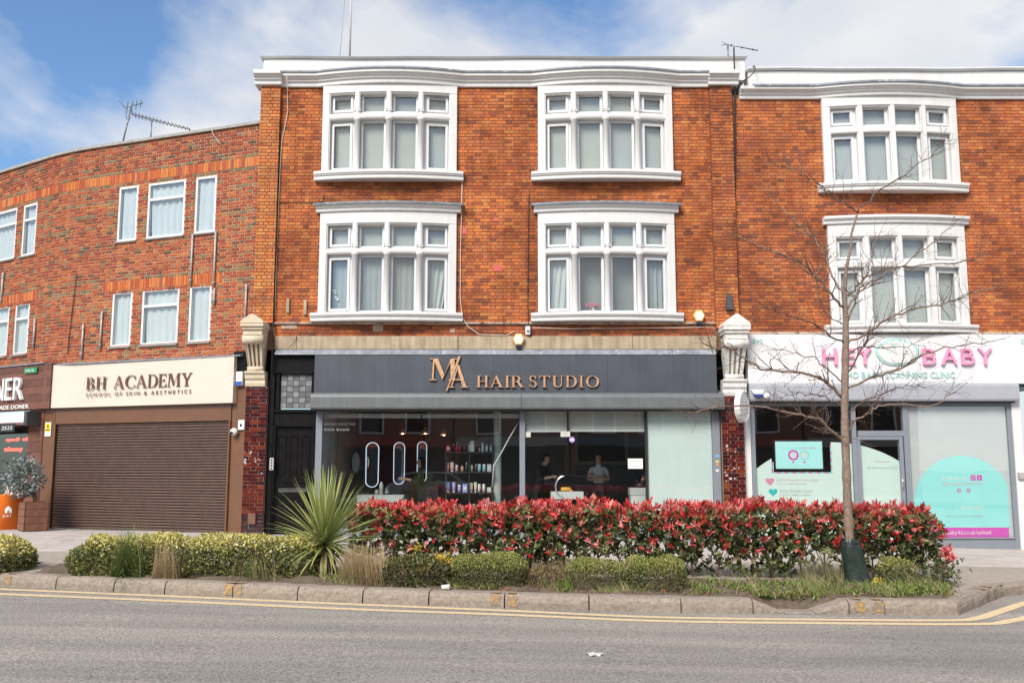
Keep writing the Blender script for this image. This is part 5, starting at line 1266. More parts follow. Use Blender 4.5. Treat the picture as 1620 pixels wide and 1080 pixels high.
sans(cs, '020', m16, X(1608, 541), X(1628, 541), Z(545), Z(537.5) - Z(545), .004, .016, M_MINT, gap=.12, name='lettering')
# window films of the clinic (vinyl on the inside of the glass)
fl = thing('window_film', 'mint and turquoise vinyl graphics on the clinic window glass', 'window film', (X(1400, 800), FAC + .03, zc_b + .2))
M_MINTF = mat('pale_mint_vinyl', (.72, .86, .79), .5, .03, 2); M_TEAL = mat('turquoise_vinyl', (.33, .80, .77), .5, .03, 2); M_MAG = mat('magenta_vinyl', (.72, .06, .48), .5, .03, 2); M_FILM = mat('grey_frosted_vinyl', (.60, .61, .61), .4, .04, 2)
def clip_circle(uc, zc, r, u0, u1, z0, n0, n1, nm, ma, cap=None):
    top = []
    for i in range(41):
        u = u0 + (u1 - u0) * i / 40; q = r * r - (u - uc) ** 2
        z = zc + (math.sqrt(q) if q > 0 else -9); z = max(z0 + .001, min(z, cap or 99)); top.append((u, z))
    m = MB(map_main); vs = [(u, n1, z) for u, z in top] + [(u, n1, z0) for u, z in top] + [(u, n0, z) for u, z in top] + [(u, n0, z0) for u, z in top]; fs = []
    for i in range(40): fs += [(i, i + 1, 42 + i, 41 + i), (82 + i, 83 + i, 124 + i, 123 + i), (i, i + 1, 83 + i, 82 + i)]
    m.add(vs, fs); return m.build(nm, ma, fl)
mu, mz, mr = X(1322, 800), Z(902), X(1522, 800) - X(1322, 800)
zf_ = Z(850)
tv = (X(1222.5, 740), X(1317.5, 740))
clip_circle(mu, mz, mr, X(1196, 740), tv[0] - .01, zf_, -.034, -.03, 'mint_film', M_MINTF)
clip_circle(mu, mz, mr, tv[0] - .01, tv[1] - .01, zf_, -.034, -.03, 'mint_film', M_MINTF, cap=Z(747.5))
clip_circle(mu, mz, mr, tv[1] - .01, X(1349.5, 740), zf_, -.034, -.03, 'mint_film', M_MINTF)
clip_circle(mu, mz, mr, X(1362.5, 740), X(1427, 740), zc_b + .15, -.034, -.03, 'mint_film', M_MINTF)
MB(map_main).box(X(1441, 740), X(1598, 740), -.046, -.042, Z(850), Z(643)).build('frosted_film', M_FILM, fl)
clip_circle(mu, mz, mr * .8, X(1441, 740), X(1475, 740), zf_, -.040, -.036, 'mint_film', M_MINTF)
tu, tz, tr = X(1526, 800), Z(800), X(1605, 800) - X(1526, 800)
clip_circle(tu, tz - .0, tr, tu - tr * .999, X(1597.5, 800), Z(834), -.034, -.030, 'turquoise_film', M_TEAL)
MB(map_main).box(X(1441, 842), X(1597.5, 842), -.0345, -.0305, Z(849.8), Z(834)).build('magenta_band', M_MAG, fl)
k = 8                                             # dashed pink and turquoise border round the screen opening
for i in range(15):
    a = tv[0] + (tv[1] - tv[0]) * i / 15; MB(map_main).box(a, a + (tv[1] - tv[0]) / 15, -.029, -.027, Z(748.5), Z(746.5)).build('border_dash', M_PINK if i % 2 else M_TEAL, fl)
for i in range(8):
    z0_ = Z(746.5) + (Z(703) - Z(746.5)) * i / 8; dz = (Z(703) - Z(746.5)) / 8
    MB(map_main).box(tv[1] - .03, tv[1], -.029, -.027, z0_, z0_ + dz).build('border_dash', M_PINK if i % 2 else M_TEAL, fl)
    if i < 3: MB(map_main).box(tv[0], tv[0] + .03, -.029, -.027, z0_, z0_ + dz).build('border_dash', M_TEAL if i % 2 else M_PINK, fl)
M_GREYTXT = mat('grey_print', (.42, .48, .45), .6, 0); M_PINKTXT = mat('pale_pink_print', (.66, .52, .56), .6, 0)
def heart(u, z, s, ma):
    pl = [(u + s * 16 * math.sin(t) ** 3 / 17, z + s * (13 * math.cos(t) - 5 * math.cos(2 * t) - 2 * math.cos(3 * t) - math.cos(4 * t)) / 17) for t in [2 * math.pi * i / 32 for i in range(32)]]
    MB(map_main).prism(pl, -.029, -.027).build('heart', ma, fl)
heart(X(1218.5, 760), Z(761), .098, M_PINK); heart(X(1223.5, 778), Z(778), .098, mat('teal_print', (.05, .55, .52), .5, 0)); heart(X(1219.5, 796), Z(796), .098, M_PINK)
def ft(tx, a, b, y, hpx, ma, n=-.028, **k): sans(fl, tx, map_main, X(a, y), X(b, y), Z(y), Z(y - hpx) - Z(y), n, n + .002, ma, name='lettering', **k)
ft('Early Reassurance Scans', 1229.5, 1296, 760.5, 4.5, M_PINKTXT); ft('from 7 weeks onwards', 1230, 1277, 766, 3, M_PINKTXT); ft('Early Gender Scans', 1235, 1286, 778, 4.5, M_GREYTXT); ft('from 14 weeks onwards', 1235, 1284, 783.5, 3, M_GREYTXT); ft('Growth Scans', 1234, 1262, 795, 4.5, M_PINKTXT)
ft('Welcome', 1385, 1407, 731, 3.5, M_PINKTXT, slant=.3); ft('4D Ultrasound Clinic', 1372, 1420, 741, 3.5, M_GREYTXT)
M_WPRINT = mat('white_print', (.82, .82, .82), .5, 0)
ft('Follow us:', 1492, 1533, 758.5, 6, M_WPRINT); ft('@heybaby4denfield', 1492.5, 1555.5, 767, 5.5, M_PINKTXT)
ft('Scan me!', 1521, 1556, 805, 8, M_WPRINT, slant=.35); ft('Gift Vouchers Available', 1498, 1556, 817.5, 4, M_GREYTXT); ft('heybaby4d.co.uk/enfield', 1488, 1569, 845, 6.5, M_WPRINT)
for uu, kind in ((1540.5, 'ring'), (1550.5, 'f')):
    MB(map_main).box(X(uu - 4, 755), X(uu + 4, 755), -.029, -.027, Z(759.5), Z(751)).build('icon', M_MAG, fl)
    if kind == 'ring': ring(map_main, X(uu, 755), Z(755.2), .02, .032, -.027, -.025, 14).build('icon_mark', M_WPRINT, fl)
    else: ft('f', uu - 1.5, uu + 1.8, 759, 6, M_WPRINT, n=-.027)
for uu in (1518, 1533): ring(map_main, X(uu, 775), Z(775.5), .022, .042, -.029, -.027, 14).build('icon', M_MAG, fl)
# wall screen in the clinic window
c0 = P(1264, 742, 20.12); tvt = thing('wall_screen', 'flat screen showing a mint social media notice in the clinic window', 'screen', c0)
def mtv(u, n, z): return (u, 20.12 - n, z)
su0, su1, sz0, sz1 = X(1227, 720, 20.12), X(1301, 720, 20.12), Z(741, 20.12), Z(698, 20.12)
MB(mtv).box(su0 - .03, su1 + .03, -.05, .0, sz0 - .03, sz1 + .03).build('bezel', M_GASKET, tvt, .005)
MB(mtv).box(su0, su1, .0, .003, sz0, sz1).build('display', mat('lit_screen', (.2, .5, .47), .3, 0, emit=(.60, .86, .82), estr=.26), tvt)
for uu, cc in ((1255, M_MAG), (1272.5, M_TEAL)):
    ring(mtv, X(uu, 719, 20.12), Z(719.5, 20.12), .075, .11, .003, .006, 20).build('icon_ring', cc, tvt); disc(mtv, X(uu, 719, 20.12), Z(719.5, 20.12), .07, .003, .005, 18).build('icon_disc', mat('pale_print', (.7, .78, .76), .5, 0), tvt)
    MB(mtv).box(X(uu - 1.4, 730, 20.12), X(uu + 1.4, 730, 20.12), .003, .005, Z(732, 20.12), Z(729.3, 20.12)).build('icon', M_MAG, tvt)
sans(tvt, 'FOLLOW US ON', mtv, X(1236, 709, 20.12), X(1262, 709, 20.12), Z(709.5, 20.12), .035, .003, .005, M_TEAL, name='lettering'); sans(tvt, 'SOCIAL MEDIA', mtv, X(1264, 709, 20.12), X(1290.5, 709, 20.12), Z(709.5, 20.12), .035, .003, .005, M_MAG, name='lettering')
sans(tvt, '@heybaby4denfield', mtv, X(1248, 736, 20.12), X(1281, 736, 20.12), Z(737, 20.12), .03, .003, .005, M_TEAL, name='lettering')
# round projecting sign, dome camera on the clinic, edge of the next shop
c = P(1174, 643.5, 19.55); ps = thing('projecting_sign', 'round white projecting sign over the glazed brick pier', 'sign', c)
rot = Matrix.Rotation(R(58), 4, 'Z')
def mdisc(u, n, z): v = rot @ Vector((u, n, z)); return (c.x + v.x, c.y + v.y, c.z + v.z)
disc(mdisc, 0, 0, .31, -.05, .05, 32).build('disc', M_PLASTIC, ps, .012); ring(mdisc, 0, 0, .285, .318, -.06, .06, 32).build('rim', mat('off_white_rim', (.68, .68, .66), .4, .03), ps)
MB().tube([(c.x, c.y + .1, c.z + .28), (c.x, FAC - .12, c.z + .28)], .018, 8).build('bracket', M_GALV, ps)
c = P(1212.5, 626, FAC - .28); t = thing('security_camera', 'small white camera under the clinic sign at its corbel end', 'camera', c)
MB().ball(c, .065, 10).build('dome', M_PLASTIC, t); MB().tube([c, (c.x, FAC - .2, c.z + .02)], .03, 6).build('mount', M_PLASTIC, t)
c = P(1199, 623, FAC - .26); t = thing('blue_bracket', 'white alarm bracket with a blue curved underside beside the clinic camera', 'alarm box', c)
MB().sweep(c.x - .12, c.x + .10, [(0, 0)], 1) if False else None
m = MB(lambda u, n, z: (c.x + u, c.y - n, c.z + z)); m.prism([(-.14, .08), (.12, .08), (.10, -.01), (-.09, -.01)], -.04, .05); m.build('body', M_PLASTIC, t, .01)
m = MB(lambda u, n, z: (c.x + u, c.y - n, c.z + z)); m.prism([(-.10, -.012), (.10, -.012), (.07, -.06), (-.05, -.06)], -.04, .048); m.build('strobe', mat('alarm_navy', (.02, .05, .25), .4, .05), t, .006)
MB(map_main).box(X(1605, 740), X(1619, 740), -.1, .05, zc_b, Z(610)).build('white_column', M_WHITE, rb)
m = MB(map_main); m.box(X(1616, 740) + .02, r1, -.06, .0, Z(736), Z(612)); m.build('next_window', M_SHOPGLASS, rb)
MB(map_main).box(X(1615.5, 740), r1, -.08, .01, zc_b - .1, Z(737)).build('next_stall_riser', M_WHITE, rb)
m = MB(map_main); m.box(X(1608, 755), X(1622, 755), .05, .11, Z(757), Z(747)); m.build('shutter_lock', M_GALV, rb)

# ------------------------------------------------------------------ aerials and mast
def yagi(label, base, mast_h, boom, nel, el, tilt=0.0, lean=0.0, refl=.30, off=.35):
    t = thing('tv_aerial', label, 'aerial', base); b = Vector(base)
    top = b + Vector((lean, 0, mast_h)); MB().tube([b, top], .022, 6).build('mast', M_AERIAL, t)
    d = Vector(boom); MB().tube([top - d * off, top + d * (1 - off)], .014, 5).build('boom', M_AERIAL, t)
    side = d.cross(Vector((0, 0, 1))).normalized() if abs(d.normalized().z) < .9 else Vector((1, 0, 0))
    up = side.cross(d).normalized()
    for i in range(nel):
        p = top - d * off + d * (i + .5) / nel; r = el * (1.25 - .6 * i / nel)
        MB().tube([p - side * r - up * r * .55, p + side * r + up * r * .55], .011, 4).build('element', M_AERIAL, t)
    p = top - d * off
    for s in (-1, 1): MB().tube([p, p + up * refl * s - d.normalized() * .10], .009, 4).build('reflector', M_AERIAL, t)
    return t
b = P(238.5, 216, 23.5); tp_ = P(238.5, 189, 23.5)
yagi('long horizontal television aerial on the left parade roof', (b.x, b.y, b.z - .3), tp_.z - b.z + .3, P(299, 194, 23.0) - P(208, 171, 24.2), 16, .08)
b = P(192, 222, 24.5); tp_ = P(208, 168, 24.5)
yagi('leaning pole with a small crooked aerial on the left parade roof', (b.x, b.y, b.z - .3), tp_.z - b.z + .3, Vector((.35, .3, .25)), 4, .16, lean=tp_.x - b.x)
b = P(553, 92, 24.0); t = thing('roof_mast', 'tall thin mast rising from the roof behind the white parapet', 'mast', (b.x, b.y, b.z - .4))
MB().tube([(b.x, b.y, b.z - .4), (b.x + .01, b.y, b.z + 2.6)], [.03, .022], 7).build('pole', mat('pale_pole', (.5, .46, .45), .5, .1), t)
MB().tube([P(537.5, 92, 24), P(542, 40, 24), P(547, -20, 24)], .006, 4).build('guy_wire', M_AERIAL, t)
b = P(1152, 92, 21.5); tp_ = P(1151.5, 71, 21.5)
yagi('small tilted aerial above the right end of the white parapet', (b.x, b.y, b.z - .2), tp_.z - b.z + .2, (P(1201, 80, 21.5) - P(1150, 70, 21.5)), 3, .03, refl=.05, off=.06)
m = MB(map_left)

# ------------------------------------------------------------------ salon and clinic interiors
room = MB(); rx0, rx1 = X(500, 700), X(1139, 700)
def boxroom(name, x0, x1, y0, y1, z0, z1, mats_):
    f = MB().box(x0, x1, y0, y1, z0 - .05, z0).build(name + '_floor', mats_[0]); f['kind'] = 'structure'
    c = MB().box(x0, x1, y0, y1, z1, z1 + .05).build(name + '_ceiling', mats_[1]); c['kind'] = 'structure'
    b = MB().box(x0, x1, y1, y1 + .05, z0, z1).build(name + '_back_wall', mats_[2]); b['kind'] = 'structure'
    for a in (x0 - .05, x1):
        w = MB().box(a, a + .05, y0, y1, z0, z1).build(name + '_side_wall', mats_[3]); w['kind'] = 'structure'
M_SFLOOR = mat('salon_floor', (.42, .39, .36), .4, .15, 5); M_SWALL = mat('salon_grey_wall', (.55, .57, .57), .8, .06, 2); M_SBACK = mat('salon_dark_wall', (.22, .22, .23), .7, .1, 2); M_CEIL = mat('dark_ceiling', (.22, .22, .23), .8, .05)
boxroom('salon', rx0 - .05, rx1 + .02, 20.12, 25.2, .02, 2.98, (M_SFLOOR, M_CEIL, M_SBACK, M_SWALL))
boxroom('clinic', X(1188, 700), X(1604, 700), 20.14, 23.6, zc_b + .02, 2.75, (M_SFLOOR, M_CEIL, mat('clinic_back', (.30, .24, .21), .8, .2, 1), mat('clinic_side', (.2, .2, .19), .8, .05)))
def IX(px, py, y): return P(px, py, y)
# red feature panel and the framed price board on the back wall
o = MB().box(IX(600, 700, 25.1).x, IX(672, 700, 25.1).x, 25.12, 25.19, 0.1, 2.9).build('wall_panel', mat('dark_red_panel', (.12, .03, .03), .6, .1)); props(o, 'dark red wall panel at the back of the salon behind the mirrors', 'panel')
fb = thing('picture_frame', 'large dark framed board on the salon wall behind the standing figure', 'frame', (IX(952, 730, 24.9).x, 25.1, IX(952, 730, 24.9).z))
a, b, c, d = IX(915, 700, 25).x, IX(989, 700, 25).x, IX(950, 729, 25).z, IX(950, 682, 25).z
MB().box(a, b, 25.12, 25.18, c, d).build('board', mat('chalk_board', (.09, .085, .085), .5, .1), fb)
m = MB(); t = .09
m.box(a - t, a, 25.08, 25.19, c - t, d + t); m.box(b, b + t, 25.08, 25.19, c - t, d + t); m.box(a, b, 25.08, 25.19, c - t, c); m.box(a, b, 25.08, 25.19, d, d + t); m.build('frame_edge', mat('pale_frame', (.42, .37, .30), .5, .1), fb)
# lit oval mirrors on a partition
M_RING = mat('mirror_light', (.8, .85, .9), .4, 0, emit=(.72, .85, 1.0), estr=.5); M_MIRROR = mat('mirror_glass', (.85, .87, .88), .03, 0, metal=1.0)
mi_y = [21.8, 22.4, 22.9]
for i, (px, hw_, y0, y1) in enumerate(((589, 10.5, 699, 770.5), (631.5, 9.0, 699, 766), (667.5, 7.8, 698, 762))):
    y = mi_y[i]; c = P(px, (y0 + y1) / 2, y); hz = (P(px, y0, y).z - P(px, y1, y).z) / 2; hw = hw_ * y / 1510
    t = thing('mirror', ['oval lit mirror nearest the spiky plant in the salon window', 'middle one of the three oval lit mirrors in the salon', 'oval lit mirror behind the seated dark haired person'][i], 'mirror', (c.x, y, c.z - hz), 'oval mirrors in the salon')
    def stad(k, y=y): 
        pl = []; w_, h_ = hw * k, hz - hw + hw * k
        for j in range(28):
            an = 2 * math.pi * j / 28; zo = (hz - hw) if math.sin(an) >= 0 else -(hz - hw); pl.append((c.x + w_ * math.cos(an), c.z + zo + w_ * math.sin(an)))
        return pl
    o_, i_ = stad(1.0), stad(.90); m = MB(lambda u, n, z, y=y: (u, y - n, z))
    vs = [p for pr in zip(o_, i_) for p in pr]; k = len(o_); V, Fs = extrude_flat(vs, [(2 * j, (2 * j + 2) % (2 * k), (2 * j + 3) % (2 * k), 2 * j + 1) for j in range(k)], 0, .03); m.add(V, Fs); m.build('light_ring', M_RING, t)
    m = MB(lambda u, n, z, y=y: (u, y - n, z)); m.prism(i_, 0, .012); m.build('mirror_face', M_MIRROR, t)
    m = MB(lambda u, n, z, y=y: (u, y - n, z)); m.prism(stad(.97), -.03, -.001); m.build('backing', M_DARK, t)
    MB().tube([(c.x, y + .02, c.z - hz), (c.x, y + .02, .05)], .02, 6).build('post', M_DARK, t)
for i, (px, py) in enumerate(((637, 683), (673, 683), (702, 685))):
    c = P(px, py, 23.0); t = thing('pendant_lamp', ['small copper pendant lamp nearest the salon side wall', 'middle small copper pendant lamp in the salon', 'small copper pendant lamp nearest the product shelves'][i], 'lamp', (c.x, c.y, c.z), 'copper pendant lamps')
    MB().lathe(c, [(.03, .09), (.07, .05), (.085, -.04), (.08, -.045)], 12).build('shade', M_COPPER, t); MB().ball((c.x, c.y, c.z - .02), .035).build('bulb', mat('warm_bulb', (1, .6, .3), .4, 0, emit=(1, .62, .34), estr=22), t)
    MB().tube([(c.x, c.y, c.z + .09), (c.x, c.y, 2.95)], .005, 4).build('flex', M_CABLE, t)
# round mirror/hoop, pillar
o = None
c = P(563, 731, 21.3); t = thing('hoop_mirror', 'dark round hoop mirror against the salon side wall by the spiky plant', 'mirror', (c.x, c.y, c.z - .3))
def mh(u, n, z): v = Matrix.Rotation(R(-55), 4, 'Z') @ Vector((u, n, z)); return (c.x + v.x, c.y + v.y, c.z + v.z)
ring(mh, 0, 0, .23, .27, -.02, .02, 28).build('rim', M_GASKET, t); disc(mh, 0, 0, .23, -.005, .005, 24).build('mirror_face', M_MIRROR, t)
c = P(787, 720, 21.0); t = thing('salon_column', 'pale round column standing inside the salon window', 'column', (c.x, c.y, .02)); MB().lathe((c.x, c.y, 0), [(.085, .02), (.085, 2.95)], 18).build('shaft', mat('pale_mint_paint', (.50, .56, .54), .6, .05), t); MB().lathe((c.x, c.y, 0), [(.11, .02), (.11, .12), (.086, .13)], 18).build('foot', M_PLASTIC, t)
# product shelves and every product
sy = 20.8; su0, su1 = IX(705, 740, sy).x, IX(780, 740, sy).x; sm = IX(742, 740, sy).x
shelf = thing('shelf_unit', 'black metal shelf unit holding rows of hair products in the salon', 'shelves', ((su0 + su1) / 2, sy, .02))
M_SHELF = mat('black_shelf', (.03, .03, .032), .5, .1)
rows = [P(742, yy, sy).z for yy in (714.5, 746, 778.5, 806)]
for z in rows: MB().box(su0, su1, sy - .12, sy + .18, z - .025, z).build('shelf_board', M_SHELF, shelf)
for u in (su0, sm, su1 - .02):
    for y in (sy - .12, sy + .16): MB().box(u, u + .02, y, y + .02, .02, rows[0] - .025).build('upright', M_SHELF, shelf)
prods = {0: ('top', [('box', 709, 8, 11, (.42, .03, .04)), ('bottle', 717, 4, 13, (.10, .02, .03)), ('bottle', 722.5, 4, 15, (.62, .03, .07)), ('tin', 727, 4.5, 11, (.34, .04, .08)), ('tin', 735, 4.5, 11, (.32, .03, .06)), ('jar', 742.5, 5, 12, (.42, .58, .50)), ('box', 747, 7, 17, (.55, .60, .52)), ('bottle', 754, 3, 12, (.05, .04, .04)), ('tin', 758.5, 4, 9, (.55, .45, .35)), ('box', 763.5, 4.5, 14, (.45, .50, .46)), ('dropper', 770, 4.5, 12, (.50, .68, .70)), ('dropper', 776.5, 4.5, 12, (.52, .70, .72))]),
         1: ('second', [('bottle', 709, 3.5, 15, (.65, .32, .28)), ('tube', 715.5, 7, 15, (.68, .45, .42)), ('jar', 722.5, 5, 11, (.70, .52, .46)), ('tin', 731.5, 5, 11, (.66, .38, .28)), ('bottle', 738, 4, 15, (.10, .09, .09)), ('tin', 746.5, 4, 13, (.55, .52, .5)), ('bottle', 753, 4.5, 12, (.12, .06, .06)), ('jar', 758.5, 5.5, 12, (.32, .62, .66)), ('jar', 766, 5.5, 12, (.34, .60, .66)), ('box', 774, 7, 12, (.55, .52, .56))]),
         2: ('third', [('tube', 709.5, 6, 16, (.22, .30, .62)), ('tube', 718.5, 6, 16, (.32, .38, .68)), ('jar', 727, 5.5, 12, (.40, .40, .68)), ('box', 736, 8, 13, (.26, .36, .72)), ('tube', 746, 5, 15, (.62, .64, .48)), ('tube', 752.5, 5, 16, (.66, .66, .52)), ('jar', 758.5, 5, 13, (.70, .62, .55)), ('jar', 765.5, 5.5, 13, (.70, .62, .56)), ('box', 774, 7, 8, (.45, .58, .50))]),
         3: ('lowest', [('jar', 711, 7, 8, (.05, .42, .35)), ('jar', 720, 6, 9, (.06, .45, .36)), ('box', 730, 7, 7, (.10, .35, .40)), ('tube', 750, 5, 9, (.45, .60, .55)), ('jar', 757, 5, 8, (.40, .60, .50))])}
ordn = ['first', 'second', 'third', 'fourth', 'fifth', 'sixth', 'seventh', 'eighth', 'ninth', 'tenth', 'eleventh', 'twelfth']
for rw, (rn, items) in prods.items():
    for k, (kind, px, wpx, hpx, colr) in enumerate(items):
        s = sy / 1512; x = P(px, 740, sy).x; w_, h_ = wpx * s / 2 * .95, hpx * s; z = rows[rw] + .001; y = sy - .02 + random.uniform(-.04, .03)
        nm = {'box': 'product_box', 'bottle': 'product_bottle', 'tin': 'spray_tin', 'jar': 'product_jar', 'dropper': 'dropper_bottle', 'tube': 'product_tube'}[kind]
        t = thing(nm, '%s from the left on the %s salon shelf, a small %s' % (ordn[k], rn, nm.replace('_', ' ')), kind, (x, y, z), 'hair products on the salon shelves')
        ma = mat('product_%d_%d' % (rw, k), colr, .35, .05, 9); lab = mat('product_label', (.7, .7, .68), .5, .05)
        if kind == 'box':
            MB().box(x - w_, x + w_, y - .03, y + .03, z, z + h_).build('carton', ma, t, .003); MB().box(x - w_ * .6, x + w_ * .6, y - .033, y - .03, z + h_ * .3, z + h_ * .7).build('print', lab, t)
        elif kind == 'tube':
            MB().lathe((x, y, z), [(w_ * .55, 0), (w_ * .58, h_ * .18), (w_ * .9, h_ * .22), (w_, h_ * .6), (w_ * 1.02, h_)], 10).build('body', ma, t); MB().lathe((x, y, z), [(w_ * .62, 0), (w_ * .62, h_ * .17)], 10).build('cap', lab, t)
        else:
            nk = {'bottle': .3, 'tin': .6, 'jar': .8, 'dropper': .25}[kind]
            MB().lathe((x, y, z), [(w_ * .2, 0), (w_, .003), (w_, h_ * .68), (w_ * .8, h_ * .76), (w_ * nk, h_ * .80), (w_ * nk, h_ * .82)], 10).build('body', ma, t)
            MB().lathe((x, y, z), [(w_ * nk * 1.15, h_ * .80), (w_ * nk * 1.15, h_ * .99), (.001, h_)], 10).build('cap', lab if kind != 'tin' else M_GASKET, t)
# furniture
def desk(label, px0, px1, pyt, y, dep, name='styling_desk', ma=None, cat='desk'):
    a, b = P(px0, pyt, y).x, P(px1, pyt, y).x; z = P(px0, pyt, y).z; t = thing(name, label, cat, ((a + b) / 2, y, .02)); ma = ma or mat('pale_worktop', (.5, .54, .52), .4, .05)
    MB().box(a, b, y - dep / 2, y + dep / 2, z - .16, z).build('top', ma, t, .005)
    for u in (a + .03, b - .08): MB().box(u, u + .05, y - dep / 2 + .05, y + dep / 2 - .05, .02, z - .16).build('leg', M_SHELF, t)
    return t, z
dk, dz = desk('pale salon worktop below the oval mirrors', 567, 640, 782, 21.3, .4)
for i, (px, h_, colr, lb) in enumerate(((603, 20, (.62, .62, .58), 'tall pale cylinder standing on the worktop under the mirrors'), (612, 12, (.12, .12, .12), 'dark spray bottle on the worktop under the mirrors'), (596, 8, (.35, .4, .4), 'short grey pot on the worktop under the mirrors'))):
    p = P(px, 781.5, 21.3); s = 21.3 / 1512; t = thing('tool_pot', lb, 'pot', (p.x, 21.3, dz)); MB().lathe((p.x, 21.3, dz + .001), [(.01, 0), (.045, .002), (.045, h_ * s * .8), (.03, h_ * s * .85), (.03, h_ * s), (.001, h_ * s)], 10).build('body', mat('pot_%d' % i, colr, .4, .05), t); MB().lathe((p.x, 21.3, dz), [(.046, h_ * s * .2), (.047, h_ * s * .25), (.047, h_ * s * .45), (.046, h_ * s * .5)], 10).build('band', M_GALV, t)
def salon_chair(label, px, y, rz):
    x = P(px, 780, y).x; t = thing('salon_chair', label, 'chair', (x, y, .02), 'salon chairs'); Mx = Matrix.Rotation(rz, 4, 'Z')
    def mc(u, v, z): q = Mx @ Vector((u, v, z)); return (x + q.x, y + q.y, z)
    M_L = mat('black_leather', (.02, .02, .022), .35, .2, 9)
    MB(mc).box(-.27, .27, -.25, .25, .42, .54).build('seat', M_L, t, .03); MB(mc).box(-.26, .26, .2, .29, .54, .98).build('backrest', M_L, t, .03)
    for s in (-1, 1): MB(mc).box(s * .27, s * .33, -.22, .26, .62, .70).build('armrest', M_L, t, .015)
    MB(mc).lathe((0, 0, 0), [(.27, .02), (.26, .05), (.04, .07), (.035, .42)], 14).build('pedestal', M_CHROME, t)
salon_chair('black salon chair facing the first oval mirror', 622, 21.6, .3); salon_chair('black salon chair in front of the product shelf unit', 690, 21.3, 2.6); salon_chair('low dark salon chair behind the main glass division', 852, 21.7, -.4)
t2, tz_ = desk('small white side table behind the curved door handle', 871, 922, 777, 20.9, .5, 'side_table', mat('white_top', (.62, .65, .63), .4, .04), 'table')
dw, dwz = desk('white drawer cabinet beside the frosted window panel', 995, 1024, 771, 21.2, .4, 'drawer_cabinet', mat('white_top', (.62, .65, .63)), 'cabinet')
a, b = P(996, 771, 21.2).x, P(1023, 771, 21.2).x
MB().box(a, b, 21.01, 21.39, .03, dwz - .165).build('carcass', mat('white_top', (.62, .65, .63)), dw)
for i in range(4): z = .05 + i * (dwz - .22) / 4; MB().box(a + .02, b - .02, 20.995, 21.01, z, z + (dwz - .22) / 4 - .02).build('drawer', M_PLASTIC, dw)
p = P(1013, 770, 21.2); t = thing('brush_pot', 'pot of dark brushes on the white drawer cabinet', 'pot', (p.x, 21.2, dwz)); MB().lathe((p.x, 21.2, dwz + .001), [(.01, 0), (.08, .002), (.09, .1), (.085, .1), (.07, .01)], 12).build('pot', M_SHELF, t)
for i in range(7): MB().tube([(p.x, 21.2, dwz + .02), (p.x + random.uniform(-.1, .14), 21.2 + random.uniform(-.05, .05), dwz + random.uniform(.18, .3))], .012, 5).build('brush', M_SHELF if i % 3 else M_COPPER, t)
p = P(896, 775, 20.85); t = thing('hair_dryer', 'orange hair dryer lying on the white side table', 'hair dryer', (p.x, 20.85, tz_)); M_OR = mat('orange_plastic', (.75, .36, .04), .4, .05)
MB().lathe((p.x - .12, 20.85, tz_ + .05), [(.03, 0), (.045, .02), (.045, .16), (.035, .22), (.03, .22)], 12, axis='x').build('barrel', M_OR, t); MB().tube([(p.x + .05, 20.85, tz_ + .04), (p.x + .09, 20.77, tz_ + .02), (p.x + .12, 20.71, tz_ + .015)], .02, 8).build('handle', M_OR, t)
# notices on the glass
def notice(label, px0, px1, py0, py1, n, ma, lines=0):
    t = thing('paper_notice', label, 'notice', (X((px0 + px1) / 2, py1), FAC - n, Z(py1))); MB(map_main).box(X(px0, py0), X(px1, py0), n, n + .002, Z(py1), Z(py0)).build('sheet', ma, t)
    for i in range(lines):
        z = Z(py0 + (py1 - py0) * (i + 1.2) / (lines + 1.5)); MB(map_main).box(X(px0 + 4, py0), X(px1 - 4 - 2 * (i % 2), py0), n + .002, n + .003, z - .008, z + .008).build('text_line', mat('grey_print', (.42, .48, .45)), t)
notice('white paper notice taped to the salon glass by the frosted panel', 993.5, 1017, 725, 741, -.024, M_PLASTIC, 3)
notice('small pale card at the top of the salon door pane', 887, 902, 682, 690.5, -.024, mat('card', (.6, .58, .52), .7, .1), 2)
notice('narrow pale card in the corner of the salon door pane', 831.5, 839.5, 683, 691, -.024, mat('card', (.6, .58, .52)), 2)
t = thing('round_sticker', 'round purple sticker on the salon glass door', 'sticker', (X(905, 695), FAC + .02, Z(699))); disc(map_main, X(905, 695), Z(695), .06, -.024, -.022, 20).build('disc', mat('purple_print', (.42, .30, .62), .5, .03), t); MB(map_main).box(X(902.5, 695), X(907.5, 695), -.022, -.0212, Z(695.8), Z(694.2)).build('word_bar', M_WPRINT, t)
sans(sf, 'DELIVERY COLLECTION', lambda u, n, z: map_main(u, n, z), X(513, 668), X(562, 668), Z(672), .05, -.0245, -.0235, mat('faint_print', (.34, .35, .36), .6, 0), name='lettering'); sans(sf, '020 8360', map_main, X(513, 678), X(552, 678), Z(681), .05, -.0245, -.0235, mat('faint_print', (.34, .35, .36)), name='lettering')
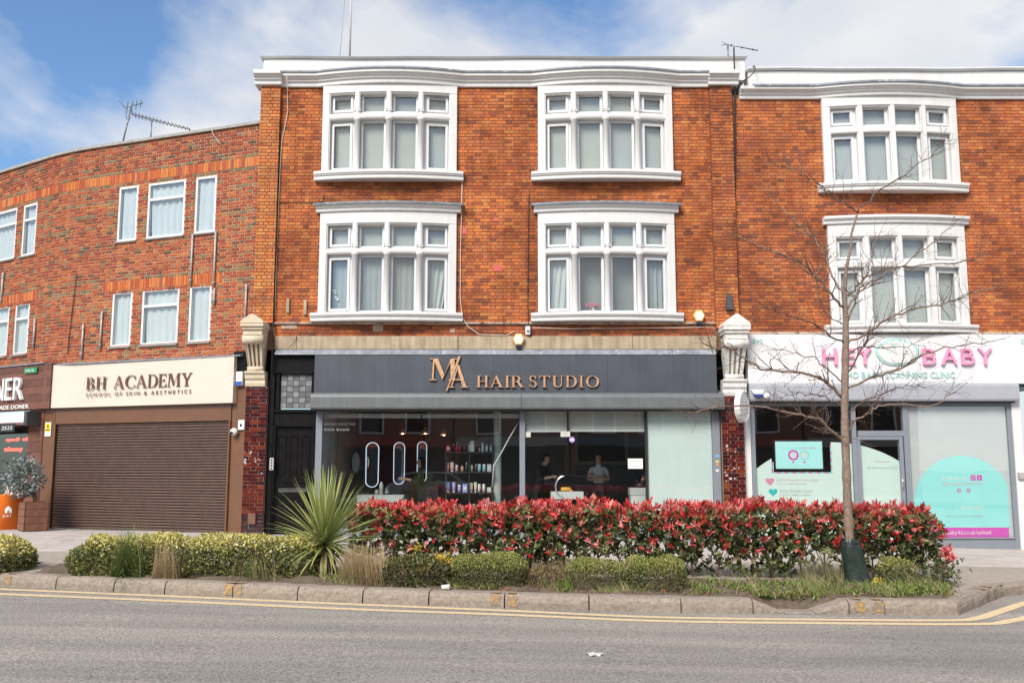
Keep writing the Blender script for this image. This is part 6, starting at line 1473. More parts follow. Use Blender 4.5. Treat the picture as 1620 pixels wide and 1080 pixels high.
# flowers upstairs
p = P(939, 487, 20.12); t = thing('flower_vase', 'pink flowers in a vase on the sill of the right lower window', 'flowers', (p.x, p.y, lower['zs1'] + .03))
MB().lathe((p.x, p.y, lower['zs1'] + .02), [(.03, 0), (.05, .05), (.03, .12), (.04, .14)], 10).build('vase', M_PLASTIC, t)
for i in range(26):
    q = (p.x + random.gauss(0, .09), p.y - .02 + random.gauss(0, .025), lower['zs1'] + .19 + random.gauss(0, .03)); MB().ball(q, random.uniform(.018, .034), 6).build('bloom', mat('pink_petal', (.72, .16, .22), .6, .15, 20), t)
for i in range(14):
    q = Vector((p.x + random.gauss(0, .04), p.y - .02, lower['zs1'] + .1)); MB().tube([(p.x, p.y, lower['zs1'] + .1), q + Vector((random.gauss(0, .05), 0, .07))], .006, 4).build('stem', mat('flower_green', (.10, .22, .05), .6, .1), t)
p = P(530, 480, 20.1); t = thing('flower_vase', 'white orchid behind the side pane of the left lower window', 'flowers', (p.x, p.y, lower['zs1'] + .03)); MB().lathe((p.x, p.y, lower['zs1'] + .02), [(.03, 0), (.05, .08), (.05, .1)], 8).build('pot', M_PLASTIC, t)
for i in range(10): q = P(526 + i * 1.1 + random.uniform(-2, 2), 458 + i * 2 + random.uniform(-3, 3), 20.1); MB().ball(q, .028, 6, (1, .5, .8)).build('bloom', M_WPRINT, t)
MB().tube([(p.x, p.y, lower['zs1'] + .1), P(533, 468, 20.1), P(527, 458, 20.1)], .005, 4).build('stem', mat('flower_green', (.10, .22, .05)), t)
p = P(595, 487, 20.1); t = thing('pot_plant', 'green pot plant behind the middle panes of the left lower window', 'plant', (p.x, p.y, lower['zs1'] + .03)); MB().lathe((p.x, p.y, lower['zs1'] + .02), [(.05, 0), (.07, .07), (.06, .07)], 10).build('pot', mat('grey_pot', (.2, .19, .19), .6, .1), t)
for i in range(22):
    a = random.uniform(0, 6.28); MB().tube([(p.x, p.y, lower['zs1'] + .07), (p.x + .06 * math.cos(a), p.y + .02 * math.sin(a), lower['zs1'] + .16), (p.x + .12 * math.cos(a), p.y + .03 * math.sin(a), lower['zs1'] + random.uniform(.12, .24))], [.006, .012, .002], 4).build('leaf', mat('flower_green', (.10, .22, .05)), t)

# people in the salon
def person(label, loc, height, rz, pose, top, bottom, hair, skin=(.50, .30, .21), long_hair=False, sleeve=True, bend=0.0):
    J, E, Rd, Zn = [], [], [], []
    def j(p, r, z, par=None):
        J.append(p); Rd.append(r); Zn.append(z)
        if par is not None: E.append((par, len(J) - 1))
        return len(J) - 1
    by = lambda z: -bend * max(0, z - .95) ** 1.3
    pel = j((0, 0, .95), .130, 'b'); bel = j((0, by(1.1), 1.10), .118, 't', pel); ch = j((0, by(1.28), 1.28), .14, 't', bel); nb = j((0, by(1.45), 1.45), .075, 't', ch)
    ne = j((0, by(1.5) - .01, 1.52), .052, 's', nb); hd = j((0, by(1.6) - .03, 1.60), .074, 's', ne); ht = j((0, by(1.68) - .02, 1.68), .082, 's', hd); j((0, by(1.72) - .01, 1.735), .05, 's', ht)
    j((0, by(1.6) - .125, 1.615), .012, 's', hd)
    for s in (-1, 1):
        hp = j((s * .09, 0, .88), .095, 'b', pel); kn = j((s * .10, -.01, .50), .06, 'b', hp); an = j((s * .10, .02, .09), .042, 'b', kn); j((s * .12, -.14, .045), .035, 'f', an)
        sh = j((s * .17, by(1.4), 1.40), .062, 't', ch); a = 't' if sleeve else 's'
        if pose == 'folded': el = (s * .25, -.04, 1.13); wr = (-s * .05, -.20, 1.17 + .03 * s); pm = (-s * .13, -.19, 1.19 + .03 * s); fd = Vector((-s * .07, .03, .02))
        elif pose == 'reach': el = (s * .26, -.16 + by(1.2), 1.16); wr = (s * .16, -.40 + by(1.2), 1.22); pm = (s * .13, -.48 + by(1.2), 1.23); fd = Vector((-s * .02, -.08, .0))
        else: el = (s * .25, .0, 1.12); wr = (s * .24, -.10, .88); pm = (s * .235, -.12, .80); fd = Vector((0, -.03, -.075))
        e = j(el, .045, 't' if sleeve else 's', sh); w = j(wr, .029, 's', e); pmi = j(pm, .033, 's', w)
        for k, (o_, l) in enumerate(((-.03, .85), (-.01, 1.0), (.012, .95), (.03, .75))):
            b = Vector(pm) + fd * l; j((b.x + (o_ if pose == 'down' else 0), b.y, b.z + (0 if pose == 'down' else o_)), .0085, 's', pmi)
        th = Vector(pm) + Vector((-s * .035, -.03, .02)); j(tuple(th), .010, 's', pmi)
    me = bpy.data.meshes.new('person'); me.from_pydata(J, E, []); o = bpy.data.objects.new('person', me); COL.objects.link(o)
    md = o.modifiers.new('skin', 'SKIN'); md.use_smooth_shade = True
    for i, r in enumerate(Rd): me.skin_vertices[0].data[i].radius = (r, r * (.78 if Zn[i] == 't' and i < 4 else 1)); me.skin_vertices[0].data[i].use_root = (i == 0)
    sb = o.modifiers.new('sub', 'SUBSURF'); sb.levels = 2; sb.render_levels = 2
    dg = bpy.context.evaluated_depsgraph_get(); dg.update()
    nm = bpy.data.meshes.new_from_object(o.evaluated_get(dg)); bpy.data.objects.remove(o)
    slots = ['s', 't', 'b', 'f']
    for ma in (mat('skin_%.2f' % skin[0], skin, .5, .05), top, bottom, mat('black_shoe', (.02, .02, .02), .4, .1)): nm.materials.append(ma)
    JJ = np.array(J)
    for p in nm.polygons:
        c = np.array(p.center); k = int(np.argmin(((JJ - c) ** 2).sum(1) - (np.array(Rd) ** 2))); p.material_index = slots.index(Zn[k]); p.use_smooth = True
    t = thing('person', label, 'person', loc); t.rotation_euler = (0, 0, rz); t.scale = (height / 1.77,) * 3
    bo = bpy.data.objects.new('body', nm); COL.objects.link(bo); bo.parent = t
    hm = MB(); cy, cz = by(1.66) - .005, 1.675
    vs, fs = [], []; n_, k_ = 14, 7
    for i in range(n_):
        a = 2 * math.pi * i / n_
        for q in range(k_):
            drop = (.16 if math.sin(a) > -.2 else .035) + (.22 if long_hair and math.sin(a) > -.1 else 0); ph = q / (k_ - 1) * (1.0 if math.sin(a) > -.35 else .62)
            rr = .097 * math.sin(min(1, ph * 1.25) * math.pi / 2) + .0005; zz = .095 * math.cos(min(1, ph * 1.15) * math.pi / 2) - max(0, ph - .45) * drop
            vs.append((rr * math.cos(a), cy + rr * 1.1 * math.sin(a), cz + zz))
    for i in range(n_):
        for q in range(k_ - 1): a, b = i * k_ + q, ((i + 1) % n_) * k_ + q; fs.append((a, b, b + 1, a + 1))
    mh_ = bpy.data.meshes.new('hair'); mh_.from_pydata(vs, [], fs); mh_.polygons.foreach_set('use_smooth', [True] * len(fs)); ho = link_mesh('hair', mh_, t, mat('hair_%.3f' % hair[0], hair, .5, .2, 30))
    for s in (-1, 1):
        em = MB(); em.ball((s * .03, by(1.64) - .098, 1.645), .011, 6); me_ = bpy.data.meshes.new('eye'); me_.from_pydata(em.v, [], em.f); link_mesh('eye', me_, t, M_GASKET)
    return t
M_BLKTOP = mat('black_clothing', (.02, .02, .022), .8, .1); M_WHTTOP = mat('white_tshirt', (.62, .62, .62), .8, .05, 6); M_JEAN = mat('dark_trousers', (.035, .04, .05), .8, .1)
person('person in a white t-shirt standing with folded arms inside the salon', (P(947, 760, 21.9).x, 21.9, .02), 1.69, -.15, 'folded', M_WHTTOP, M_JEAN, (.03, .02, .015), sleeve=False)
person('dark haired person in black beside the third oval mirror', (P(666, 760, 21.5).x, 21.5, .02), 1.60, -1.3, 'reach', M_BLKTOP, M_BLKTOP, (.02, .013, .01), long_hair=True)
person('person in black bending forward behind the salon door pane', (P(852, 760, 21.6).x, 21.6, .02), 1.66, .9, 'reach', M_BLKTOP, M_BLKTOP, (.02, .014, .01), bend=.35)

# ------------------------------------------------------------------ houses across the road (seen only in the panes)
hb_ = {}
def terrace_house(x, lab):
    t = thing('terrace_house', lab, 'house', (x, -17, -.3), 'houses across the road')
    MB().box(x - 3.45, x + 3.45, -24, -17.2, -.4, 6.2).build('wall', mat('far_brick', (.26, .13, .09), .9, .2, 3), t)
    m = MB(); m.add([(x - 3.6, -17, 6.2), (x + 3.6, -17, 6.2), (x + 3.6, -24.2, 6.2), (x - 3.6, -24.2, 6.2), (x - 3.6, -20.6, 8.9), (x + 3.6, -20.6, 8.9)], [(0, 1, 5, 4), (2, 3, 4, 5), (0, 4, 3), (1, 2, 5)]); m.build('roof', mat('far_tiles', (.12, .08, .07), .9, .2, 5), t)
    m = MB(); m.add([(x - 2.6, -16.9, 5.6), (x - .2, -16.9, 5.6), (x - 1.4, -16.9, 7.9), (x - 2.6, -19.5, 5.6), (x - .2, -19.5, 5.6), (x - 1.4, -19.5, 7.9)], [(0, 1, 2), (0, 2, 5, 3), (1, 4, 5, 2)]); m.build('gable', mat('far_tiles', (.12, .08, .07)), t)
    for u in (-2.2, .6):
        MB().box(x + u, x + u + 1.5, -17.2, -17.12, 3.4, 5.2).build('window', M_UPVC, t); MB().box(x + u + .12, x + u + 1.38, -17.12, -17.1, 3.52, 5.08).build('pane', M_DARK, t)
    MB().box(x - 3.1, x + 3.1, -17.2, -17.1, -.2, 2.6).build('shop_window', M_DARK, t); MB().box(x - 3.3, x + 3.3, -17.2, -16.95, 2.65, 3.2).build('fascia', mat('far_fascia_%d' % (int(x) % 3), [(.4, .38, .35), (.12, .2, .25), (.35, .08, .06)][int(x) % 3], .6, .1), t)
def parked_car(x, y, rz, col, lab):
    t = thing('parked_car', lab, 'car', (x, y, zr(x)), 'cars parked behind the viewer'); z0 = zr(x)
    def mcar(u, n, z): return (x + u, y + n, z0 + z)
    paint = mat('car_paint_%.2f' % col[0], col, .25, .03, 3, coat=.8)
    lo = [(-2.1, .32), (2.1, .32), (2.16, .62), (2.05, .86), (1.2, .98), (-1.75, 1.0), (-2.1, .92), (-2.16, .6)]; MB(mcar).prism(lo, -.86, .86).build('body', paint, t, .06)
    MB(mcar).prism([(1.25, .97), (.55, 1.40), (-.9, 1.45), (-1.55, 1.32), (-1.85, .99)], -.70, .70).build('cabin', paint, t, .07)
    for n0, n1 in ((-.715, -.70), (.70, .715)):
        MB(mcar).prism([(1.02, 1.02), (.5, 1.34), (-.2, 1.38), (-.2, 1.02)], n0, n1).build('side_window', M_DARK, t); MB(mcar).prism([(-.28, 1.02), (-.28, 1.38), (-.88, 1.39), (-1.4, 1.28), (-1.5, 1.02)], n0, n1).build('side_window', M_DARK, t)
    for u in (-1.3, 1.32):
        for n in (-.80, .80):
            wh = MB(mcar).lathe((u, n, .31), [(.001, -.1), (.31, -.1), (.31, .1), (.001, .1)], 20, axis='y').build('wheel', M_GASKET, t); MB(mcar).lathe((u, n + (.105 if n > 0 else -.105), .31), [(.001, 0), (.19, 0), (.2, .005)], 14, axis='y').build('hub_cap', M_GALV, wh)
    for n in (-.6, .6): MB(mcar).box(2.08, 2.17, n - .16, n + .16, .62, .74).build('headlight', M_PLASTIC, t)
parked_car(-3.4, -3.2, 0, (.42, .43, .45), 'silver parked car mirrored in the salon window behind the oval mirrors'); parked_car(3.2, -3.3, 0, (.10, .11, .13), 'dark parked car mirrored in the salon glass door')
for i in range(7): terrace_house(-21 + i * 7.0, 'gabled brick terrace house across the road, reflected in the shop glass')
pv = sheet('far_pavement', [[(x, y, zr(x) + .12) for y in (-18, -13)] for x in (-40, -20, -5.4, 20, 40)], M_PATH)

# ------------------------------------------------------------------ planting
M_LEAF = attr_mat('leaf', .42, fine=.2, bump=0, transl=.22, spec=.45)
M_LEAFMATT = attr_mat('matt_leaf', .7, fine=.2, bump=0, transl=.2, spec=.3)
M_BARK = mat('grey_bark', (.235, .165, .125), .9, .35, 22, 1.0, 45, spots=((.42, .35, .28), 26, .57))
M_TWIG = mat('twig_bark', (.13, .08, .062), .85, .25, 20, .3, 80)
M_STRAW = mat('straw_stalk', (.42, .32, .17), .85, .25, 30)
M_STEM = mat('hedge_stem', (.10, .06, .045), .85, .25, 30)
def unit(v): return v / np.maximum(np.linalg.norm(v, axis=1, keepdims=True), 1e-9)
T_LEAF = np.array([(0, 0, 0), (.38, 0, -.05), (.74, 0, -.02), (1, 0, .04), (.34, .5, .07), (.70, .42, .08), (.34, -.5, .07), (.70, -.42, .08)])
F_LEAF = [(0, 1, 4), (1, 2, 5, 4), (2, 3, 5), (0, 6, 1), (1, 6, 7, 2), (2, 7, 3)]
T_DIA = np.array([(0, 0, 0), (.5, .5, .06), (1, 0, 0), (.5, -.5, .06)]); F_DIA = [(0, 3, 2, 1)]
def leaves(name, parent, pos, axis, L, W, col, material, tmpl='leaf', up=None, kind=None):
    T, Fc = (T_LEAF, F_LEAF) if tmpl == 'leaf' else (T_DIA, F_DIA)
    n = len(pos); axis = unit(axis); rnd = RNG.normal(size=(n, 3)) * .6 + (np.array((0, -.35, .8)) if up is None else up)
    side = unit(np.cross(rnd, axis)); nr = np.cross(axis, side); k = len(T)
    L = np.broadcast_to(L, (n,)); W = np.broadcast_to(W, (n,))
    V = pos[:, None, :] + axis[:, None, :] * (T[None, :, 0:1] * L[:, None, None]) + side[:, None, :] * (T[None, :, 1:2] * W[:, None, None]) + nr[:, None, :] * (T[None, :, 2:3] * L[:, None, None])
    V = V.reshape(-1, 3) - np.array(root_loc(parent)) if parent is not None else V.reshape(-1, 3)
    base = (np.arange(n) * k)[:, None]
    me = bpy.data.meshes.new(name)
    lens = [len(f) for f in Fc]; flat = np.concatenate([np.array(f) for f in Fc])
    lv = (base + flat[None, :]).ravel().astype(np.int32); tot = np.tile(np.array(lens, dtype=np.int32), n); st = np.concatenate([[0], np.cumsum(tot)[:-1]]).astype(np.int32)
    me.vertices.add(len(V)); me.vertices.foreach_set('co', V.astype(np.float32).ravel())
    me.loops.add(len(lv)); me.loops.foreach_set('vertex_index', lv)
    me.polygons.add(len(tot)); me.polygons.foreach_set('loop_start', st)
    me.update(calc_edges=True)
    ca = me.color_attributes.new('Col', 'FLOAT_COLOR', 'POINT'); C = np.ones((len(V), 4), dtype=np.float32); C[:, :3] = np.repeat(col, k, axis=0); ca.data.foreach_set('color', C.ravel())
    me.materials.append(material)
    o = bpy.data.objects.new(name, me); COL.objects.link(o)
    if parent is not None: o.parent = parent
    if kind: o['kind'] = kind
    return o
def pal(cols, n, wts=None, jit=.15):
    c = np.array(cols); i = RNG.choice(len(c), n, p=None if wts is None else np.array(wts) / sum(wts)); return np.clip(c[i] * (1 + RNG.normal(size=(n, 1)) * jit), 0.004, 1)
def rdir(n): return unit(RNG.normal(size=(n, 3)))
zgv = np.vectorize(zg)

# planting bed
bx = [P(92, 905, 13.6).x + i * (P(1520, 905, 13.2).x - P(92, 905, 13.6).x) / 200 for i in range(201)]
def soil_z(x, t): return zg(x) - .022 + .05 * math.sin(math.pi * t) + .02 * math.sin(x * 5 + t * 9) + .012 * math.sin(x * 13 + t * 21)
soil = sheet('soil', [[(x, kerb_y(x) + .25 + 1.75 * t + (.0 if x < KC.x else .3), soil_z(x, t) - gap_dip(x) * max(0, 1 - t * 3.2)) for t in [j / 10 for j in range(11)]] for x in bx], M_SOIL)
sheet('soil', [[(x, kerb_y(x) + .25, zr(x) - .05), (x, kerb_y(x) + .25, soil_z(x, 0) - gap_dip(x))] for x in bx if x < KC.x], M_SOIL, 'structure')
soil2 = sheet('soil', [[(x, kerb_y(x) + .2 + 1.4 * t, soil_z(x, t)) for t in [j / 6 for j in range(7)]] for x in [P(-260, 900, 13.6).x + i * .2 for i in range(15)] if x < P(36, 900, 13.6).x], M_SOIL)

# photinia hedge
HY = 14.05
hx0, hx1 = P(560, 850, HY).x, P(1476, 850, HY).x
hedge = thing('hedge', 'long hedge with glossy green leaves and bright red young shoots along the kerb bed', 'hedge', ((hx0 + hx1) / 2, HY, zg((hx0 + hx1) / 2)))
def htop(x):
    t = np.clip((x - hx0) / (hx1 - hx0), 0, 1)
    return .80 + .022 * np.sin(x * 2.1) + .018 * np.sin(x * 5.3 + 1) + .02 * np.sin(x * 11.0) - .22 * np.clip((t - .945) / .055, 0, 1) ** 1.6 - .10 * np.clip((.035 - t) / .035, 0, 1)
def whorls(cx, cy, cz, ax, nl, L, W, spread, cols, name, wts=None, kind=None):
    n = len(cx); P_ = np.repeat(np.stack([cx, cy, cz], 1), nl, 0); A = np.repeat(ax, nl, 0)
    o = np.cross(A, rdir(len(A))); o = unit(o); sp = RNG.uniform(spread[0], spread[1], (len(A), 1)); d = A * np.cos(sp) + o * np.sin(sp)
    P_ = P_ + A * RNG.uniform(-.035, .012, (len(A), 1))
    ln = RNG.uniform(L[0], L[1], len(A)); col = pal(cols, n, wts, .12); col = np.repeat(col, nl, 0) * (1 + RNG.normal(size=(n * nl, 1)) * .15)
    return leaves(name, hedge, P_, d, ln, ln * RNG.uniform(W[0], W[1], len(A)), np.clip(col, .003, 1), M_LEAF, up=o * .2 + A * 1.0, kind=kind)
REDS = [(.72, .085, .080), (.77, .15, .14), (.55, .045, .050), (.82, .25, .23), (.64, .17, .09), (.40, .036, .036), (.84, .34, .31)]
GRN = [(.12, .155, .055), (.17, .21, .078), (.24, .27, .11), (.085, .11, .042), (.33, .34, .17), (.22, .18, .085)]
n = 860; x = RNG.uniform(hx0, hx1, n); y = HY + RNG.uniform(-.46, .45, n); z = htop(x) + RNG.uniform(-.10, .035, n) - .10 * ((y - HY) / .46) ** 4
A = unit(np.stack([RNG.normal(size=n) * .35, (y - HY) * .9 + RNG.normal(size=n) * .3 - .12, np.ones(n)], 1))
z += np.where(RNG.uniform(0, 1, n) < .14, RNG.uniform(.02, .07, n), 0); whorls(x, y, z, A, 8, (.045, .135), (.20, .34), (.12, .9), REDS, 'red_shoots', [5, 5, 4, 4, 3, 3, 2], 'stuff')
n = 420; x = RNG.uniform(hx0, hx1, n); y = HY + RNG.uniform(-.48, .3, n); z = htop(x) - RNG.uniform(.03, .16, n); A = unit(np.stack([RNG.normal(size=n) * .6, -.5 + RNG.normal(size=n) * .5, .5 + RNG.normal(size=n) * .4], 1))
whorls(x, y, z, A, 6, (.05, .11), (.34, .5), (.3, 1.3), [(.19, .23, .08), (.27, .29, .12), (.34, .27, .12), (.13, .16, .055)], 'upper_green_leaves', kind='stuff')
n = 330; x = RNG.uniform(hx0, hx1, n); v = RNG.uniform(0, 1, n) ** .62; z = .13 + v * (htop(x) - .16); y = HY - .36 - .13 * np.sin(v * 3) + RNG.normal(size=n) * .05
A = unit(np.stack([RNG.normal(size=n) * .55, -np.ones(n), RNG.normal(size=n) * .4 + .35], 1))
whorls(x, y, z, A, 7, (.05, .10), (.26, .36), (.35, 1.2), REDS, 'red_side_shoots', [4, 4, 5, 3, 3, 4, 1], 'stuff')
n = 3300; x = RNG.uniform(hx0, hx1, n); v = RNG.uniform(0, 1, n) ** .78; z = -.16 + v * (htop(x) + .11); y = HY + RNG.uniform(-.47, .44, n) * (.62 + .38 * v)
A = unit(np.stack([RNG.normal(size=n) * .7, -.8 + RNG.normal(size=n) * .6, RNG.normal(size=n) * .5 + .2], 1))
keep = RNG.uniform(0, 1, n) < np.where(z < .15, .70 + .3 * np.sin(x * 3.7), 1.0); x, y, z, A = x[keep], y[keep], z[keep], A[keep]
whorls(x, y, z, A, 6, (.065, .115), (.38, .52), (.4, 1.45), GRN, 'green_leaves', [4, 5, 4, 3, 2, 2], 'stuff')
n = 70; x = RNG.uniform(hx0, hx1, n); x[: 34] = RNG.uniform(P(1050, 850, HY).x, hx1, 34)                # budding flower heads
y = HY - .36 + RNG.normal(size=n) * .09; z = htop(x) - RNG.uniform(.02, .20, n)
P_ = np.repeat(np.stack([x, y, z], 1), 60, 0) + RNG.normal(size=(n * 60, 3)) * np.array((.042, .036, .020)); leaves('flower_heads', hedge, P_, rdir(n * 60), .016, .014, pal([(.44, .20, .10), (.36, .13, .07), (.50, .30, .18), (.30, .17, .07)], n * 60), M_LEAFMATT, 'dia', kind='stuff')
for px in (575, 620, 640, 690, 715, 742, 790, 835, 868, 885, 905, 948, 985, 1010, 1056, 1092, 1130, 1170, 1190, 1215, 1262, 1300, 1375, 1405, 1430, 1455):
    x0 = P(px, 910, HY).x; m = MB(); y0 = HY + random.uniform(-.2, .15); zb = zg(x0) - .05
    fork = Vector((x0 + random.uniform(-.06, .06), y0, zb + random.uniform(.18, .32))); m.tube([(x0, y0, zb), (x0 + .01, y0, zb + .1), fork], [.016, .013, .012], 6)
    for k in range(6):
        e = fork + Vector((random.uniform(-.2, .2), random.uniform(-.3, .2), random.uniform(.2, .5))); mid = (fork + e) / 2 + Vector((random.uniform(-.03, .03), random.uniform(-.03, .03), -.02)); m.tube([fork, mid, e], [.009, .007, .004], 5)
    m.build('stem', M_STEM, hedge)
# small photinia at the end of the bed
_h = hedge; c = P(1487, 895, 13.35)
hedge = thing('shrub', 'small red tipped shrub at the kerb corner beyond the long hedge', 'shrub', (c.x, c.y, zg(c.x) - .05))
n = 40; x = c.x + .12 + RNG.normal(size=n) * .06; y = c.y + RNG.normal(size=n) * .07; z = c.z + .10 + RNG.normal(size=n) * .05
whorls(x[:14], y[:14], z[:14], unit(RNG.normal(size=(14, 3)) * .4 + np.array((.2, -.2, 1))), 8, (.06, .10), (.24, .32), (.3, 1.0), REDS[:4], 'red_shoots', kind='stuff')
n = 120; x = c.x + RNG.normal(size=n) * .15; y = c.y + RNG.normal(size=n) * .12; z = c.z - .10 + RNG.normal(size=n) * .11
whorls(x, y, z, unit(RNG.normal(size=(n, 3)) * .6 + np.array((0, -.5, .5))), 6, (.03, .065), (.4, .5), (.4, 1.4), [(.10, .13, .04), (.16, .18, .06), (.07, .09, .03)], 'green_leaves', kind='stuff')
for k in range(4): MB().tube([(c.x + random.uniform(-.08, .1), c.y, zg(c.x) - .06), (c.x + random.uniform(-.1, .1), c.y, c.z - .15), (c.x + random.uniform(-.15, .15), c.y, c.z)], [.011, .009, .004], 5).build('stem', M_STEM, hedge)
hedge = _h

# clipped shrubs: leaves spread through a lumpy hull
def bush(name, label, cat, x0, x1, y0, y1, z1, n, size, tops, lows, split=.62, group=None, sharp=4.0, asp=.62, lump=.10, gaps=.0, tm='dia', stems=5, seed=0.0):
    xc, yc = (x0 + x1) / 2, (y0 + y1) / 2; zb = zg(xc) - .05; t = thing(name, label, cat, (xc, yc, zb), group)
    a, b, h = (x1 - x0) / 2, (y1 - y0) / 2, z1 - zb
    u = RNG.uniform(-1, 1, n * 3); v = RNG.uniform(-1, 1, n * 3); w = RNG.uniform(0, 1, n * 3)
    lx = xc + u * a
    lum = 1 + lump * (np.sin(lx * 6.1 + seed) * .5 + np.sin(v * 5 + lx * 3 + seed) * .3 + np.sin(w * 8 + lx * 9 + seed) * .35)
    q = (np.abs(u) ** sharp + np.abs(v) ** 3 + np.abs(w) ** 3.2) / lum ** 3
    ok = (q < 1.0) & (q > RNG.uniform(.0, .95, n * 3) ** .5 * .85)
    if gaps: ok &= (np.sin(lx * 17 + seed) + np.sin(w * 13 + v * 9 + lx * 5) + RNG.normal(size=n * 3) * .6) > -1.6 + gaps
    i = np.flatnonzero(ok)[:n]; u, v, w, q = u[i], v[i], w[i], q[i]; k = len(i)
    pos = np.stack([xc + u * a, yc + v * b, zb + w * h], 1); out = unit(np.stack([u * .8, v, w * 1.1 - .2], 1)); ax = unit(out + RNG.normal(size=(k, 3)) * .7)
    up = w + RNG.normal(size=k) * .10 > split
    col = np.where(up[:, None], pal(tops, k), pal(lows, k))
    L = size * RNG.uniform(.7, 1.3, k); leaves('foliage', t, pos, ax, L, L * asp, col, M_LEAFMATT if tm == 'dia' else M_LEAF, tm, up=out * 1.2, kind='stuff')
    tw = MB()                                    # stray twigs and seed stalks breaking the clipped outline
    for s in range(int(10 + 9 * a)):
        sx = xc + random.uniform(-.95, .95) * a; sy_ = yc + random.uniform(-.9, .5) * b; hz = h * random.uniform(.75, 1.16); tw.tube([(sx, sy_, zb + h * .3), (sx + random.uniform(-.03, .03), sy_ - .03, zb + hz * .75), (sx + random.uniform(-.08, .08), sy_ - random.uniform(0, .08), zb + hz)], [.004, .0035, .002], 4)
    o_ = tw.build('stray_stalks', random.choice([M_STRAW, M_STEM]), t); o_['kind'] = 'stuff'
    for s in range(stems):
        sx = xc + random.uniform(-.8, .8) * a; MB().tube([(sx, yc, zb), (sx + random.uniform(-.05, .05), yc + random.uniform(-.1, .1), zb + h * .4), (sx + random.uniform(-.1, .1), yc, zb + h * .75)], [.01, .008, .003], 5).build('stem', M_STEM, t)
    return t
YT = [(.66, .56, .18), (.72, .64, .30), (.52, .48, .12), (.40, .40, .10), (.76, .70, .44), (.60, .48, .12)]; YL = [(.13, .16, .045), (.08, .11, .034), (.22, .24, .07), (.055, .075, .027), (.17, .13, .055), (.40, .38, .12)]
ex = [P(p, 890, 12.75).x for p in (102, 240, 380, 512)]
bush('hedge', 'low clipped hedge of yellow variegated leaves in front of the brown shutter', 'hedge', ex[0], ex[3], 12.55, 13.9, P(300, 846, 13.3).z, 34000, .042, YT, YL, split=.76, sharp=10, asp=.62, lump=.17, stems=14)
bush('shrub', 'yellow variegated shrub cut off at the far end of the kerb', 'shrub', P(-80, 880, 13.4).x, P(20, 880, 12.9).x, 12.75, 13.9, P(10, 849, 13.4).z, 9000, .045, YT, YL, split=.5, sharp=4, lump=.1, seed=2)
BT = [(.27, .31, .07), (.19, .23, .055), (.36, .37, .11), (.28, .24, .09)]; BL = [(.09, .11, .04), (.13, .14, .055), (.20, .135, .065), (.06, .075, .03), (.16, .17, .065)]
def bb(p0, p1, py, **k): return dict(x0=P(p0, 900, 12.5).x, x1=P(p1, 900, 12.5).x, z1=P((p0 + p1) / 2, py, 12.5).z, **k)
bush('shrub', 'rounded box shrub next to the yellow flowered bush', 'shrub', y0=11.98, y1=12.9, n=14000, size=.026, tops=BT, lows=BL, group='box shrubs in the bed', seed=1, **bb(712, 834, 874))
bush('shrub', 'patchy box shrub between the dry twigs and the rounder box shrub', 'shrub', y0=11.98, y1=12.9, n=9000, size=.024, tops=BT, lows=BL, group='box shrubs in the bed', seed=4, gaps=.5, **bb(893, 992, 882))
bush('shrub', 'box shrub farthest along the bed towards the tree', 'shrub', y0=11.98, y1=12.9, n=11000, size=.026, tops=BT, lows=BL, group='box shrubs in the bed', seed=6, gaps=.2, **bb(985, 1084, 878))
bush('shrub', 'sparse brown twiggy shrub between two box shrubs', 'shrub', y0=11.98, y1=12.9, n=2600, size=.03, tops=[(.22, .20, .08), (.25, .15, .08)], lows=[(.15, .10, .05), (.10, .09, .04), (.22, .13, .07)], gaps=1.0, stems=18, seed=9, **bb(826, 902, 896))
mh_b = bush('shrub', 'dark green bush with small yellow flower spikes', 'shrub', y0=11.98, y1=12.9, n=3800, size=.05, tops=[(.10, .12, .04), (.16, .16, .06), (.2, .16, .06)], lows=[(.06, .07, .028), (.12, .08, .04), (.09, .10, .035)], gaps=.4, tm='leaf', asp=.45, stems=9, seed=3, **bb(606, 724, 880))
pp = []
for (px, py, k) in ((659, 866, 60), (695, 882, 80), (703, 880, 60), (665, 894, 60), (672, 900, 50), (676, 890, 30), (712, 886, 40)):
    c = P(px, py, 12.3); pp.append(np.array(c)[None] + RNG.normal(size=(k, 3)) * np.array((.028, .025, .03)))
pp = np.concatenate(pp); leaves('yellow_flowers', mh_b, pp, rdir(len(pp)), .022, .018, pal([(.75, .50, .03), (.68, .44, .05), (.8, .6, .1)], len(pp)), M_LEAFMATT, 'dia', kind='stuff')
bush('shrub', 'grey green small shrub beside the red tipped end shrub', 'shrub', y0=13.0, y1=13.6, n=3000, size=.03, tops=BT, lows=BL, gaps=.6, seed=8, stems=6, **bb(1432, 1482, 892))
